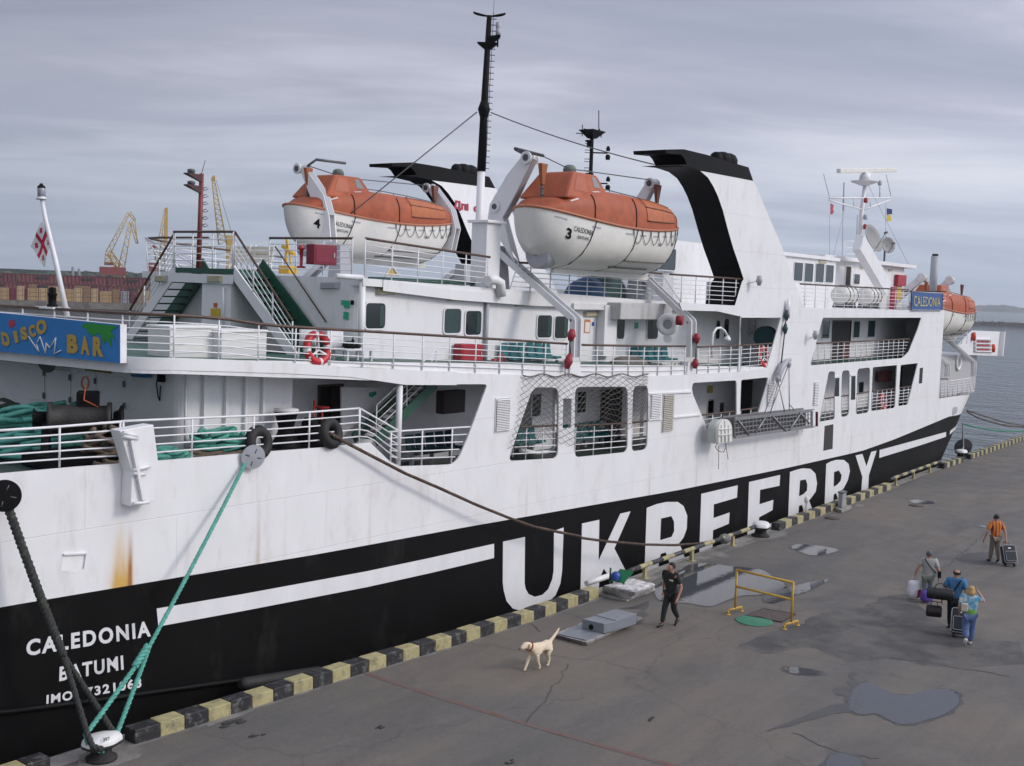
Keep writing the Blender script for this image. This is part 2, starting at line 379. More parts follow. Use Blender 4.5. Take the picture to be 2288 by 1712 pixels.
# ---- quay
KF=[(-60,19.2),(13.0,18.72),(14.79,18.62),(18.76,18.47),(21.98,18.27),(25.37,18.14),(31,18.2),(36,18.35),(50.47,18.78),(55.61,18.93),(65.45,19.28),(72.65,19.45),(85,19.72),(120,20.4),(420,27)]
def yk(x):       # front face of the kerb along the quay edge
    for (a,b),(c,d) in zip(KF,KF[1:]):
        if x<=c: return b+(d-b)*(x-a)/(c-a)
    return KF[-1][1]
KD=.36; QE=.62   # kerb depth, quay edge behind kerb front
def asphalt_mat():
    m=bpy.data.materials.new('worn_asphalt'); m.use_nodes=True; nt=m.node_tree; N=nt.nodes; L=nt.links; b=N['Principled BSDF']
    tc=N.new('ShaderNodeTexCoord')
    def noise(s,d=6,st=(1,1,1),ro=.6,rot=0,dist=0):
        mp=N.new('ShaderNodeMapping'); mp.inputs['Scale'].default_value=st; mp.inputs['Rotation'].default_value=(0,0,rot); L.new(tc.outputs['Object'],mp.inputs[0])
        t=N.new('ShaderNodeTexNoise'); t.inputs['Scale'].default_value=s; t.inputs['Detail'].default_value=d; t.inputs['Roughness'].default_value=ro; t.inputs['Distortion'].default_value=dist
        L.new(mp.outputs[0],t.inputs[0]); return t.outputs[0]
    def ramp(src,*st):
        r=N.new('ShaderNodeValToRGB'); L.new(src,r.inputs[0]); e=r.color_ramp.elements
        e[0].position,e[0].color=st[0][0],(*st[0][1],1); e[1].position,e[1].color=st[-1][0],(*st[-1][1],1)
        for p,c in st[1:-1]: x=e.new(p); x.color=(*c,1)
        return r.outputs[0]
    def mix(f,a,bb,mode='MIX'):
        x=N.new('ShaderNodeMix'); x.data_type='RGBA'; x.blend_type=mode
        for i,v in ((0,f),(6,a),(7,bb)):
            if isinstance(v,(int,float)): x.inputs[i].default_value=v
            elif isinstance(v,tuple): x.inputs[i].default_value=(*v,1)
            else: L.new(v,x.inputs[i])
        return x.outputs[2]
    big=ramp(noise(.16,5,(.6,1,1),.6,.3,.8),(.36,(.094,.091,.086)),(.50,(.126,.114,.099)),(.64,(.152,.127,.102)))
    str_=noise(.9,5,(.09,1,1),.65,.05,.6)
    c=mix(ramp(str_,(.42,(0,0,0)),(.68,(.55,.55,.55))),big,(.075,.074,.074))
    c=mix(ramp(noise(1.3,7,(.5,1,1),.7,-.3),(.56,(0,0,0)),(.75,(.5,.5,.5))),c,(.17,.16,.148))
    c=mix(ramp(noise(3.5,7,(1,1,1),.75),(.62,(0,0,0)),(.72,(.45,.45,.45))),c,(.055,.052,.05))
    c=mix(ramp(noise(9,8,(1,1,1),.8,.4),(.40,(0,0,0)),(.70,(.38,.38,.38))),c,(.185,.172,.155))
    c=mix(ramp(noise(14,6,(1,1,1),.8,.9),(.60,(0,0,0)),(.68,(.5,.5,.5))),c,(.05,.047,.045))
    c=mix(ramp(noise(.33,6,(.35,1,1),.7,.25,1.2),(.52,(0,0,0)),(.66,(.45,.45,.45))),c,(.066,.063,.062))
    fine=ramp(noise(60,3,(1,1,1),.8),(.25,(.6,.6,.6)),(.75,(1.32,1.32,1.32)))
    c=mix(1.0,c,fine,'MULTIPLY')
    # cracks
    v=N.new('ShaderNodeTexVoronoi'); v.feature='DISTANCE_TO_EDGE'; v.inputs['Scale'].default_value=.11
    wn=N.new('ShaderNodeTexNoise'); wn.inputs['Scale'].default_value=.9; wn.inputs['Detail'].default_value=5; L.new(tc.outputs['Object'],wn.inputs[0])
    vm=N.new('ShaderNodeVectorMath'); vm.operation='MULTIPLY_ADD'; L.new(wn.outputs[1],vm.inputs[0]); vm.inputs[1].default_value=(1.6,1.6,0); L.new(tc.outputs['Object'],vm.inputs[2]); L.new(vm.outputs[0],v.inputs[0])
    ck=ramp(v.outputs[0],(.0004,(.4,.4,.4)),(.0013,(0,0,0)))
    c=mix(ck,c,(.035,.034,.033))
    L.new(c,b.inputs['Base Color'])
    L.new(ramp(noise(.8,5),(.35,(.62,.62,.62)),(.7,(.88,.88,.88))),b.inputs['Roughness']); b.inputs['Specular IOR Level'].default_value=.3
    bp=N.new('ShaderNodeBump'); bp.inputs['Strength'].default_value=.35; bp.inputs['Distance'].default_value=.01; L.new(noise(70,3),bp.inputs['Height']); L.new(bp.outputs[0],b.inputs['Normal'])
    return m
ASPH=asphalt_mat()
CONC=mat('worn_concrete',(.26,.25,.23),.85,var=.25,vscale=3,bump=.4,bscale=30,col2=(.12,.115,.11),c2t=(.5,.65),c2s=2.5,c2amt=.7)
xs=[-60,-20,0,10]+[12+i*1.0 for i in range(110)]+[140,200,300,420]
mb=MB(); top=[(x,yk(x)+QE-.5,0) for x in xs]; 
mb.grid([[(x,-250,0) for x in xs],top],smooth=False)
tag(mb.build('quay',ASPH,fix=False),kind='structure')
mb=MB(); mb.grid([[(x,yk(x)+QE-.5,0) for x in xs],[(x,yk(x)+QE,0) for x in xs],[(x,yk(x)+QE,-4) for x in xs]],smooth=False)
tag(mb.build('quay_edge',CONC,fix=False),kind='structure')
# patched strips of concrete inside the kerb line
# ---- kerb
KBLK=mat('worn_black_kerb_paint',(.018,.018,.020),.6,var=.35,vscale=6,bump=.35,bscale=25,col2=(.13,.125,.12),c2t=(.52,.64),c2s=6,c2amt=.85)
KYEL=mat('worn_yellow_kerb_paint',(.37,.325,.165),.65,var=.22,vscale=6,bump=.35,bscale=25,col2=(.15,.135,.09),c2t=(.50,.66),c2s=5,c2amt=.85)
def kerb_run(x0,x1,n,first_black,label):
    o=thing('kerb',((x0+x1)/2,yk((x0+x1)/2),0),label,'kerb','black and yellow kerbs along the quay edge')
    rnd=random.Random(int(x0*10)); R=.33
    for i in range(n):
        a=lerp(x0,x1,i/n); b=lerp(x0,x1,(i+1)/n); blk=(i%2==0)==first_black
        mb=MB(); h=.285+rnd.uniform(-.012,.012); e=.004
        j=[rnd.uniform(-.012,.012) for _ in range(4)]
        mb.hexa([(a+e,yk(a)+j[0],-.05),(b-e,yk(b)+j[1],-.05),(b-e,yk(b)+KD,-.05),(a+e,yk(a)+KD,-.05),(a+e,yk(a)+j[0]+.01,h+j[2]),(b-e,yk(b)+j[1]+.01,h+j[3]),(b-e,yk(b)+KD,h),(a+e,yk(a)+KD,h)])
        mb.build('black_block' if blk else 'yellow_block',[KBLK if blk else KYEL],o,bevel=.018)
    return o
xa=atZ('N',302,1664).x; xb=atZ('N',1350,1338).x
kerb_run(xa,xb,28,True,'long black and yellow kerb from the near bollard to the white stone slab')
x2=atZ('N',170,1712).x
kerb_run(xa-3.6,xa-1.75,4,False,'short black and yellow kerb left of the near bollard')
xc=atZ('N',1738,1186).x; xd=atZ('N',1995,1094).x
kerb_run(xc,xd,22,True,'black and yellow kerb beside the grey service post')
xe=atZ('N',2103,1047).x; xf=atZ('N',2150,1032).x
kerb_run(xe,xf,7,True,'short black and yellow kerb just before the far white bollard')
xg=atZ('N',2172,1027).x
kerb_run(xg,xg+22,44,True,'farthest black and yellow kerb running past the bow to the right edge')
# ---- striped pipe rails on posts
def pipe_rail(P0,P1,n,label,r=.075,z=.42):
    o=thing('pipe_rail',((P0[0]+P1[0])/2,(P0[1]+P1[1])/2,0),label,'barrier rail','striped pipe barriers in the kerb gaps')
    a=Vector((P0[0],P0[1],z));b=Vector((P1[0],P1[1],z))
    for i in range(n):
        mb=MB(); mb.tube([a.lerp(b,i/n),a.lerp(b,(i+1)/n)],r,12,cap=(i in(0,n-1)))
        mb.build('black_pipe' if i%2==0 else 'yellow_pipe',KBLK if i%2==0 else KYEL,o)
    k=max(3,int((b-a).length/2.6))
    for i in range(k):
        p=a.lerp(b,(i+.35)/k); mb=MB(); mb.cbox((p.x,p.y,.17),(.07,.05,.18)); mb.cbox((p.x,p.y,.015),(.14,.12,.015)); mb.build('post',KYEL,o)
    return o
def kxy(x,d=.2): return (x,yk(x)+d)
pipe_rail(kxy(atZ('N',1405,1308).x),kxy(atZ('N',1690,1200).x),13,'long striped pipe barrier behind the walking man in black')
pipe_rail(kxy(xd+.3),kxy(xe-.3),13,'far striped pipe barrier near the ship bow',r=.08)
# ================================================================== FERRY HULL
ferry=thing('ferry',(42,26.6,ZW),'large white and black car ferry moored along the quay, giant white letters on its hull','ferry')
BEAM=13.3; YP=YS+BEAM
def silx(z):         # x of the bow's outer silhouette at height z
    t=(z-(-2.3))/(3.84+2.3); return lerp(65.6,74.0,max(-.2,min(1.35,t))**1.0 if t>0 else t)
XT=66.5
def xtap(z): return silx(z)-3.0
def yh(x,z):
    xt=xtap(z); 
    if x<=xt: return YS
    xs_=silx(z)
    if x<=xs_: return YS+.0457*(x-xt)**2
    y0=YS+.0457*9; d=min(9.0,x-xs_)
    return y0+.274*d+(BEAM/2-.0457*9-.274*9)*(d/9)**3
def onhull(zm,x,y,off=.005):
    Y=YS
    for _ in range(25):
        P=atY(zm,x,y,Y-off); Y=.5*Y+.5*min(yh(P.x,P.z),YS+1.2)
    P=atY(zm,x,y,Y-off); return P
BW=[onhull('D',a,b,0) for a,b in ((0,1312),(340,1255),(700,1195),(1000,1140),(1460,1060),(1700,1011),(1860,975),(1930,950),(2000,921),(2050,900),(2085,884))]
BW=[Vector((9.5,YS,BW[0].z+.03))]+BW
def zint(L,x):
    if x<=L[0][0]: return L[0][2]
    for a,b in zip(L,L[1:]):
        if x<=b[0]: return a[2]+(b[2]-a[2])*(x-a[0])/(b[0]-a[0])
    a,b=L[-2],L[-1]; return b[2]+(b[2]-a[2])*(x-b[0])/(b[0]-a[0])
def zbw(x): return zint(BW,x)
FD=[onhull('B1',1650,720,0),onhull('B1',1760,702,0),onhull('B1',1890,681,0)]     # top of the bow bulwark
def zbul(x): return zint(FD,x)
XF=64.9      # flat side plates end here; the bow is a curved skin from here on
# black band, flat part
mb=MB(); xsn=[9.5]+[10+i*1.5 for i in range(int((XF-10)/1.5)+1)]+[XF]
xsn=sorted(set(x for x in xsn if x<=XF))
zs=[-2.7,-1.2,.3]
def ylow(x,z): return yh(x,z)
rows=[[(x,ylow(x,z),z) for x in xsn] for z in zs]+[[(x,YS,zbw(x)) for x in xsn]]
mb.grid(rows,smooth=True)
# bow part of the band and white skin above it
def bowrows(zlow,ztop,n,m=1.0):
    R=[]
    for k in range(n+1):
        row=[]
        for i in range(25):
            u=i/24
            # choose x so that columns run along the flare
            f=k/n
            xl=lerp(XF,silx(3.0)+9,u)
            zt=ztop(xl); zl=zlow(xl) if callable(zlow) else zlow
            z=lerp(zl,zt,f); xs_=silx(z)
            x=XF+(xs_+9-XF)*u
            zt=ztop(x); zl=zlow(x) if callable(zlow) else zlow; z=lerp(zl,zt,f)
            row.append((x,yh(x,z),z))
        R.append(row)
    return R
mb.grid(bowrows(-2.7,zbw,10))
hb=mb.build('hull_band',HULLBLACK,ferry,fix=False)
mb=MB(); mb.grid(bowrows(zbw,zbul,6)); mb.build('bow_plating',WHITE,ferry,fix=False)
# mirror-side, stern and bottom closing plates
mb=MB(); mb.box((9.5,YP-.05,-2.7),(XF,YP,4.6)); mb.box((9.45,YS+.02,-2.7),(9.5,YP,4.9))
R=bowrows(-2.7,zbul,6); mb.grid([[(p[0],2*(YS+BEAM/2)-p[1],p[2]) for p in r] for r in R])
mb.build('hull_far_side',WHITE,ferry,fix=False)

def hull_white():
    """ship-side white: plate seams, faint runs and a strong rust run below the stern bracket"""
    m=WHITE.copy(); m.name='white_ship_side'; nt=m.node_tree; N=nt.nodes; L=nt.links; b=N['Principled BSDF']
    src=b.inputs['Base Color'].links[0].from_socket
    tc=N.new('ShaderNodeTexCoord'); mp=N.new('ShaderNodeMapping'); L.new(tc.outputs['Object'],mp.inputs[0]); mp.inputs['Location'].default_value=(HOFF[0],HOFF[1],HOFF[2])
    sx=N.new('ShaderNodeSeparateXYZ'); L.new(mp.outputs[0],sx.inputs[0])
    def M(op,a,b_=None,c=None):
        x=N.new('ShaderNodeMath'); x.operation=op
        for i,v in enumerate((a,b_,c)):
            if v is None: continue
            if isinstance(v,(int,float)): x.inputs[i].default_value=v
            else: L.new(v,x.inputs[i])
        return x.outputs[0]
    ns=N.new('ShaderNodeTexNoise'); ns.inputs['Scale'].default_value=5; ns.inputs['Detail'].default_value=5; st=N.new('ShaderNodeMapping'); st.inputs['Scale'].default_value=(1,1,.12); L.new(tc.outputs['Object'],st.inputs[0]); L.new(st.outputs[0],ns.inputs[0])
    def streak(xc,w0,w1,zt,zb,amt):
        t=N.new('ShaderNodeMapRange'); t.inputs[1].default_value=zt; t.inputs[2].default_value=zb; L.new(sx.outputs[2],t.inputs[0])   # 0 top .. 1 bottom
        w=M('ADD',M('MULTIPLY',t.outputs[0],w1-w0),w0)
        u=M('DIVIDE',M('SUBTRACT',sx.outputs[0],xc),w)
        g=M('POWER',2.718,M('MULTIPLY',M('MULTIPLY',u,u),-1.0))
        k=M('MULTIPLY',M('MULTIPLY',g,M('POWER',t.outputs[0],1.1)),M('ADD',M('MULTIPLY',ns.outputs[0],1.3),.1))
        return M('MULTIPLY',k,amt)
    def over(f,col):
        nonlocal src
        x=N.new('ShaderNodeMix'); x.data_type='RGBA'; x.clamp_factor=True; L.new(f,x.inputs[0]); L.new(src,x.inputs[6]); x.inputs[7].default_value=(*col,1); src=x.outputs[2]
    a=atY('Z3',690,330,YS); c=atY('Z3',672,690,YS); d=atY('Z3',718,690,YS)
    over(streak(c.x,.10,.24,a.z+.25,c.z,2.0),(.58,.36,.10))
    over(streak(d.x+.03,.06,.05,a.z+.1,d.z,2.2),(.36,.15,.03))
    for zm,x,y0,y1,am in (('Z3',1450,20,480,.35),('N',830,1040,1230,.22),('N',1180,1030,1160,.22),('N',1455,1000,1110,.25),('N',1560,985,1060,.3),('N',1790,900,1020,.3),('N',1905,930,980,.25),('N',420,1090,1290,.15),('N',640,1075,1260,.15)):
        p=atY(zm,x,y0,YS);q=atY(zm,x,y1,YS); over(streak(p.x,.03,.07,p.z,q.z,am*1.7),(.40,.30,.19))
    # plate seams
    cb=N.new('ShaderNodeCombineXYZ'); L.new(sx.outputs[0],cb.inputs[0]); L.new(sx.outputs[2],cb.inputs[1])
    br=N.new('ShaderNodeTexBrick'); br.inputs['Scale'].default_value=1.0; br.inputs['Brick Width'].default_value=4.3; br.inputs['Row Height'].default_value=1.35; br.inputs['Mortar Size'].default_value=.012; br.inputs['Mortar Smooth'].default_value=.6
    L.new(cb.outputs[0],br.inputs[0])
    over(M('MULTIPLY',br.outputs['Fac'],.22),(.35,.34,.33))
    L.new(src,b.inputs['Base Color'])
    n2=N.new('ShaderNodeTexNoise'); n2.inputs['Scale'].default_value=.9; n2.inputs['Detail'].default_value=2; L.new(tc.outputs['Object'],n2.inputs[0])
    h=M('ADD',M('MULTIPLY',br.outputs['Fac'],-.12),M('MULTIPLY',n2.outputs[0],.8))
    bp=N.new('ShaderNodeBump'); bp.inputs['Strength'].default_value=.5; bp.inputs['Distance'].default_value=.06; L.new(h,bp.inputs['Height']); L.new(bp.outputs[0],b.inputs['Normal'])
    return m
HOFF=(42,26.6,ZW)
HULLWHITE=hull_white()
# ---------------- white side plating with openings
def H(*pts,zm='B1',r=.0): 
    P=[atY(zm,x,y,YS) for x,y in pts]; return fillet(P,r) if r else P
holes=[]
holes.append(H((865,180),(1525,180),(1500,262),(1440,410),(1398,450),(780,500),r=.12))            # boat deck, forward
D1=H((840,878),(905,540),(946,540),(944,860),r=.14); D2=H((992,536),(1045,530),(1040,836),(985,848),r=.3)
D3=H((1097,522),(1182,514),(1173,815),(1085,829),r=.25); D4=H((1199,512),(1362,497),(1348,784),(1187,806),r=.14); D5=H((1386,497),(1502,484),(1432,764),(1369,772),r=.14)
holes += [D1,D2,D3,D4,D5]
E1=H((1645,757),(2008,735),(2008,1130),(1800,1215),(1640,830),zm='Z7',r=.18); E2=H((318,597),(497,579),(494,615),(428,830),(440,930),(306,965),zm='B1',r=.12)
holes += [E1,E2]
F1=H((335,792),(546,795),(541,1375),(125,1400),zm='Z7',r=.28); F2=H((680,790),(1114,787),(1112,1325),(674,1370),zm='Z7',r=.28); F3=H((1158,782),(1282,776),(1274,1303),(1142,1322),zm='Z7',r=.28)
holes += [F1,F2,F3]
GB=H((314,180),(584,180),(488,519),(311,536),zm='B1',r=.04); holes.append(GB)                      # boat deck, under the funnel
holes.append(H((583,885),(652,885),(648,1125),(578,1130),zm='Z7',r=.03))
outer=[Vector((x,YS,zbw(x)+.0)) for x in xsn]
outer += [Vector((XF,YS,zbul(XF)))]
tp=[]
def T(zm,*pts):
    for x,y in pts: tp.append(atY(zm,x,y,YS))
T('B1',(1650,720)); 
outer[-1]=tp[0] if tp[0].x>XF else outer[-1]
tp.clear()
xe_=atY('Z8',1641,1105,YS).x
top=[]
def TT(zm,*pts):
    for x,y in pts: top.append(atY(zm,x,y,YS))
TT('Z8',(1641,1106),(1390,1105),(1000,1098),(630,1090),(490,690),(380,430),(270,172))
TT('Z6',(1705,272)); 
TT('Z6',(1760,320),(1800,385),(1835,460),(1870,560),(1912,720),(1950,850),(1990,965),(2025,1072),(2012,1092),(1960,1268))
TT('Z6',(1550,1246),(1570,1303),(1830,1310),(2008,1350))
TT('B1',(317,184),(300,536))
TT('Z7',(2040,662),(1580,690),(1280,701),(600,706))
TT('Z5',(2080,690),(1100,660),(1112,760),(1135,771),(1740,767))
fil=fillet([atY('Z5',1740,767,YS),atY('Z5',1800,768,YS),atY('Z5',1775,840,YS)],[0,.25,0]); top += fil[1:-1]
fil=fillet([atY('Z5',1640,1200,YS),atY('Z5',1545,1425,YS),atY('Z5',1400,1432,YS)],[0,.8,0]); top += fil
TT('Z5',(1080,1442),(1000,1405),(835,1246),(410,1290))
TT('Z2',(2000,1336),(1300,1397),(620,1447),(0,1502)); top.append(Vector((9.5,YS,top[-1].z+.02)))
# split at the bow: plating between XF and the forward edge of the superstructure follows the flat plane too
xE=top[0].x
outer=[Vector((x,YS,zbw(x))) for x in xsn]
if xE>XF: outer += [Vector((XF,YS,zbul(XF)+.0)),Vector((xE,YS,zbul(xE)))]
mb=MB(); plate(mb,outer+top,holes,(0,.045,0))
sp=mb.build('side_plating',HULLWHITE,ferry)
# rubbing strake, stripes, letters
mb=MB(); mb.tube([atY('Z3',x,y,YS-.05) for x,y in ((-60,1358),(60,1350),(450,1300),(1000,1222),(1500,1155),(1900,1095),(2300,1030))],.055,8)
mb.build('rubbing_strake',HULLBLACK,ferry)
def strip(name,topl,botl,m,zm,off=.006):
    mb=MB(); mb.grid([[onhull(zm,x,y,off) for x,y in botl],[onhull(zm,x,y,off) for x,y in topl]],smooth=True); return mb.build(name,m,ferry,fix=False)
STR=mat('white_hull_lettering',(.70,.70,.71),.45,var=.08,vscale=2,stretch=(1,1,.4))
def interp(a,b,n): return [(lerp(a[0],b[0],i/n),lerp(a[1],b[1],i/n)) for i in range(n+1)]
strip('hull_stripe',[(350,1360),(540,1328),(820,1276.5),(960,1247),(1104,1215)],[(354,1400),(540,1366),(820,1312),(960,1281),(1104,1247)],STR,'N')
strip('hull_stripe',interp((1245,1066),(1500,997),6)+interp((1540,986),(1690,945),8),interp((1243,1119),(1500,1040),6)+interp((1540,1027),(1690,977),8),STR,'B1')
strip('hull_stripe',interp((1717,938),(1768,898),6),interp((1714,964),(1752,930),6),STR,'B1')
LET=[('B2',[(1340,665),(1495,632),(1492,960),(1500,1000),(1520,1035),(1565,1055),(1620,1040),(1660,1000),(1688,930),(1697,870),(1700,590),(1768,565),(1757,870),(1745,960),(1710,1045),(1650,1100),(1560,1142),(1480,1155),(1410,1138),(1365,1085),(1345,1010),(1338,950)],[]),
('B3',[(278,608),(385,585),(380,838),(515,547),(578,533),(478,762),(560,925),(590,985),(495,1005),(412,887),(385,955),(380,1040),(268,1070)],[]),
('B3',[(678,512),(740,488),(800,475),(870,475),(905,500),(928,560),(925,640),(905,695),(878,730),(895,770),(918,835),(945,895),(850,925),(820,855),(795,787),(765,795),(752,850),(748,950),(662,970)],[[(766,577),(830,563),(846,595),(848,655),(832,690),(760,712)]]),
('B3',[(1015,425),(1240,372),(1235,448),(1092,490),(1090,575),(1190,540),(1185,610),(1087,650),(1085,730),(1085,840),(1000,865)],[]),
('B3',[(1310,352),(1502,308),(1498,375),(1378,400),(1374,490),(1460,462),(1455,525),(1372,570),(1370,640),(1470,597),(1468,668),(1298,720)],[]),
('B3',[(1563,290),(1600,277),(1640,267),(1690,270),(1720,300),(1730,360),(1722,410),(1690,455),(1680,465),(1712,550),(1655,566),(1638,492),(1618,500),(1612,585),(1550,605)],[[(1625,342),(1660,335),(1670,365),(1668,405),(1645,428),(1618,440)]]),
('B3',[(1787,240),(1815,225),(1850,215),(1895,215),(1925,240),(1933,285),(1920,340),(1895,390),(1885,400),(1912,460),(1865,478),(1848,420),(1833,430),(1828,510),(1775,525)],[[(1835,290),(1865,280),(1882,310),(1876,345),(1855,368),(1832,382)]]),
('B3',[(1968,188),(2010,178),(2035,255),(2065,165),(2098,158),(2050,310),(2045,405),(2003,415),(2010,320)],[])]
for zm,o_,hs in LET:
    mb=MB(); plate(mb,[atY(zm,x,y,YS-.008) for x,y in o_],[[atY(zm,x,y,YS-.008) for x,y in h] for h in hs],(0,.006,0)); mb.build('hull_letter',STR,ferry)
def qd(zm,pts,Y): return [atY(zm,x,y,Y) for x,y in pts]
put_text('ship_name_lettering','CALEDONIA',qd('Z3',[(145,1042),(842,930),(836,842),(148,950)],YS-.01),STR,ferry,bold=.035,spacing=1.25)
put_text('home_port_lettering','BATUMI',qd('Z3',[(330,1182),(690,1116),(686,1036),(333,1100)],YS-.01),STR,ferry,bold=.03,spacing=1.2)
put_text('number_lettering','IMO',qd('Z3',[(258,1308),(405,1284),(405,1232),(260,1258)],YS-.01),STR,ferry,bold=.03,spacing=1.2); put_text('number_lettering','7321063',qd('Z3',[(480,1270),(790,1215),(787,1160),(478,1217)],YS-.01),STR,ferry,bold=.03,spacing=1.2)
# ================================================================== SUPERSTRUCTURE (parts of the ferry)
def fnx(pts):
    pts=sorted(pts); 
    def f(x):
        if x<=pts[0][0]: return pts[0][1]
        for (a,b),(c,d) in zip(pts,pts[1:]):
            if x<=c: return b+(d-b)*(x-a)/(c-a)
        return pts[-1][1]
    return f
def pz(*l,Y=YS): return fnx([(atY(zm,x,y,Y).x,atY(zm,x,y,Y).z) for zm,x,y in l])
zdk=pz(('Z2',1450,565),('Z2',2207,590),('Z5',500,630),('Z5',1100,660),('Z5',2080,690),('Z7',600,705),('Z7',1280,700),('Z7',1580,690),('Z7',2040,662),('B1',490,520),('B1',780,500),('B1',1400,450))   # boat deck edge
zfb=pz(('Z2',1450,645),('Z2',2207,665),('Z5',600,692),('Z5',1070,752),('Z5',1135,770),('Z5',1795,768),('Z7',1110,785),('Z7',1640,750))                               # its lower edge
zmd=fnx([(9,5.12),(19.5,4.95),(21,4.85)])                       # mooring deck
zlw=fnx([(20,4.0),(25,3.95),(34,3.62),(40,3.58),(70,3.55)])     # lower passenger deck
zrf=fnx([(20,9.22),(22.3,9.17),(26,8.93),(30,8.80),(36,8.76),(45,8.72),(70,8.72)])   # roof deck
YW=22.0; YC=YS+BEAM/2
def mirror(p): return (p[0],2*YC-p[1])
def prismz(mb,plan,ztop,zbot,smooth=False):
    """plan polygon with heights that follow x"""
    from mathutils.geometry import tessellate_polygon
    k=len(plan);o=len(mb.v)
    mb.v += [Vector((x,y,zbot(x))) for x,y in plan]+[Vector((x,y,ztop(x))) for x,y in plan]
    for t in tessellate_polygon([[Vector((x,y,0)) for x,y in plan]]):
        mb.f.append([o+i for i in t]); mb.f.append([o+k+i for i in t]); mb.mi += [mb.m]*2; mb.sm += [False]*2
    for i in range(k):
        j=(i+1)%k; mb.f.append([o+i,o+j,o+k+j,o+k+i]); mb.mi.append(mb.m); mb.sm.append(smooth)
    return mb
def cut(pts,step=1.5):
    out=[]
    for a,b in zip(pts,pts[1:]+pts[:1]):
        n=max(1,int(math.hypot(b[0]-a[0],b[1]-a[1])/step)) if abs(b[0]-a[0])>step else 1
        for i in range(n): out.append((lerp(a[0],b[0],i/n),lerp(a[1],b[1],i/n)))
    return out
# ---- decks
# aft edge of the boat deck: rounded corner then nearly square across, slightly bowed
SGP=Vector((14.1,20.9,7.2)); SGN=Vector((.996,.087,0)); SGD=Vector((-.087,.996,0))
aftedge=[]
r0=1.0
for i in range(9):
    t=i/8*math.pi/2; aftedge.append((15.35-math.sin(t)*1.1,YS+.0+(1-math.cos(t))*.95))
e=aftedge[-1]; aftedge += [(e[0]-.09*k,e[1]+k) for k in (1,2,4)]
half=aftedge
aft=[(x,y) for x,y in half]+[mirror(p) for p in half[::-1]]
BD=[(45.5,YS)]+[(x,YS) for x in (43,41,38.5,36,34,31,29,27,24.0,22,20,18,16.2)]+aft+[(45.5,YP)]
XBD=24.0
mb=MB(); BDo=[(x,y+(.05 if (x>XBD+.2 and y<YS+.1) else 0)) for x,y in BD]
prismz(mb,BDo,lambda x:zdk(x)-.0,lambda x:zdk(x)-.30)
mb.build('boat_deck',[WHITE],ferry)
mb=MB(); prismz(mb,[(x,y+(.03 if y<YS+.1 else 0)) for x,y in BDo],lambda x:zdk(x)+.006,lambda x:zdk(x)-.01); mb.build('deck_covering',[GREEN],ferry)
mb=MB(); fas=[p for p in BD[13:]] 
side=[(24.05,YS)]+[(x,YS) for x in (22,20,18,16.2)]+half
mb.grid([[(x,y-.02 if y<YS+.01 else y-.01,zfb(x)-.02) for x,y in side],[(x,y-.02 if y<YS+.01 else y-.01,zdk(x)+.03) for x,y in side]],smooth=True)
mb.grid([[(x-.0,y-.02 if y<YS+.01 else y-.01,zdk(x)+.03) for x,y in side],[(x+.06,y+.06,zdk(x)+.03) for x,y in side]])
mb.build('boat_deck_fascia',WHITE,ferry,fix=False)
# lower decks and ceilings
mb=MB(); prismz(mb,cut([(9.6,YS+.06),(20.9,YS+.06),(20.9,YP-.06),(9.6,YP-.06)]),lambda x:zmd(x)-.02,lambda x:zmd(x)-.15)
DECKD=mat('dark_green_wet_deck',(.030,.055,.045),.5,var=.4,vscale=2,col2=(.06,.045,.035),c2t=(.45,.65),c2s=2)
mb.build('mooring_deck',DECKD,ferry)
mb=MB(); prismz(mb,cut([(20.9,YS+.06),(XF+4,YS+.06),(XF+4,YP-.06),(20.9,YP-.06)]),lambda x:zlw(x)-.10,lambda x:zlw(x)-.2)
mb.build('lower_deck',DECKD,ferry)
mb=MB(); RD=[(22.25,21.82),(40.5,21.82),(40.5,YP-1.82),(22.25,YP-1.82)]
prismz(mb,cut(RD),lambda x:zrf(x),lambda x:zrf(x)-.2); mb.build('roof_deck',[WHITE],ferry)
mb=MB(); RD2=[(40.4,YS+.05),(66.15,YS+.05),(66.15,YP-.05),(40.4,YP-.05)]
prismz(mb,cut(RD2),lambda x:zrf(x)-.01,lambda x:zrf(x)-.22); mb.build('roof_deck',[WHITE],ferry)
mb=MB(); prismz(mb,cut([(45.4,YS+.05),(66.15,YS+.05),(66.15,YP-.05),(45.4,YP-.05)]),lambda x:zdk(x)-.08,lambda x:zdk(x)-.3); mb.build('boat_deck',[GREEN],ferry)
# forward superstructure end wall and fore deck
mb=MB(); mb.box((66.1,YS+.05,zlw(70)),(66.18,YP-.05,8.7)); mb.build('front_wall',WHITE,ferry)
# ---- walls
def wall(name,path,zlo,zhi,m,closed=False):
    mb=MB(); mb.grid([[(x,y,zlo(x)) for x,y in path],[(x,y,zhi(x)) for x,y in path]],smooth=False); return mb.build(name,m,ferry,fix=False)
def arc(cx,cy,r,a0,a1,n=6): return [(cx+r*math.cos(math.radians(lerp(a0,a1,i/n))),cy+r*math.sin(math.radians(lerp(a0,a1,i/n)))) for i in range(n+1)]
cor=arc(22.64,YW+.4,.4,270,180)
XH=22.24
hp=[(66,YW)]+[(x,YW) for x in range(64,22,-2)]+cor[1:]+[(XH,YP-2.4)]+[mirror(p) for p in cor[::-1]][1:]+[(66,2*YC-YW)]
house=wall('deckhouse',hp,lambda x:zdk(x)-.05,lambda x:zrf(x)-.1,WHITE)
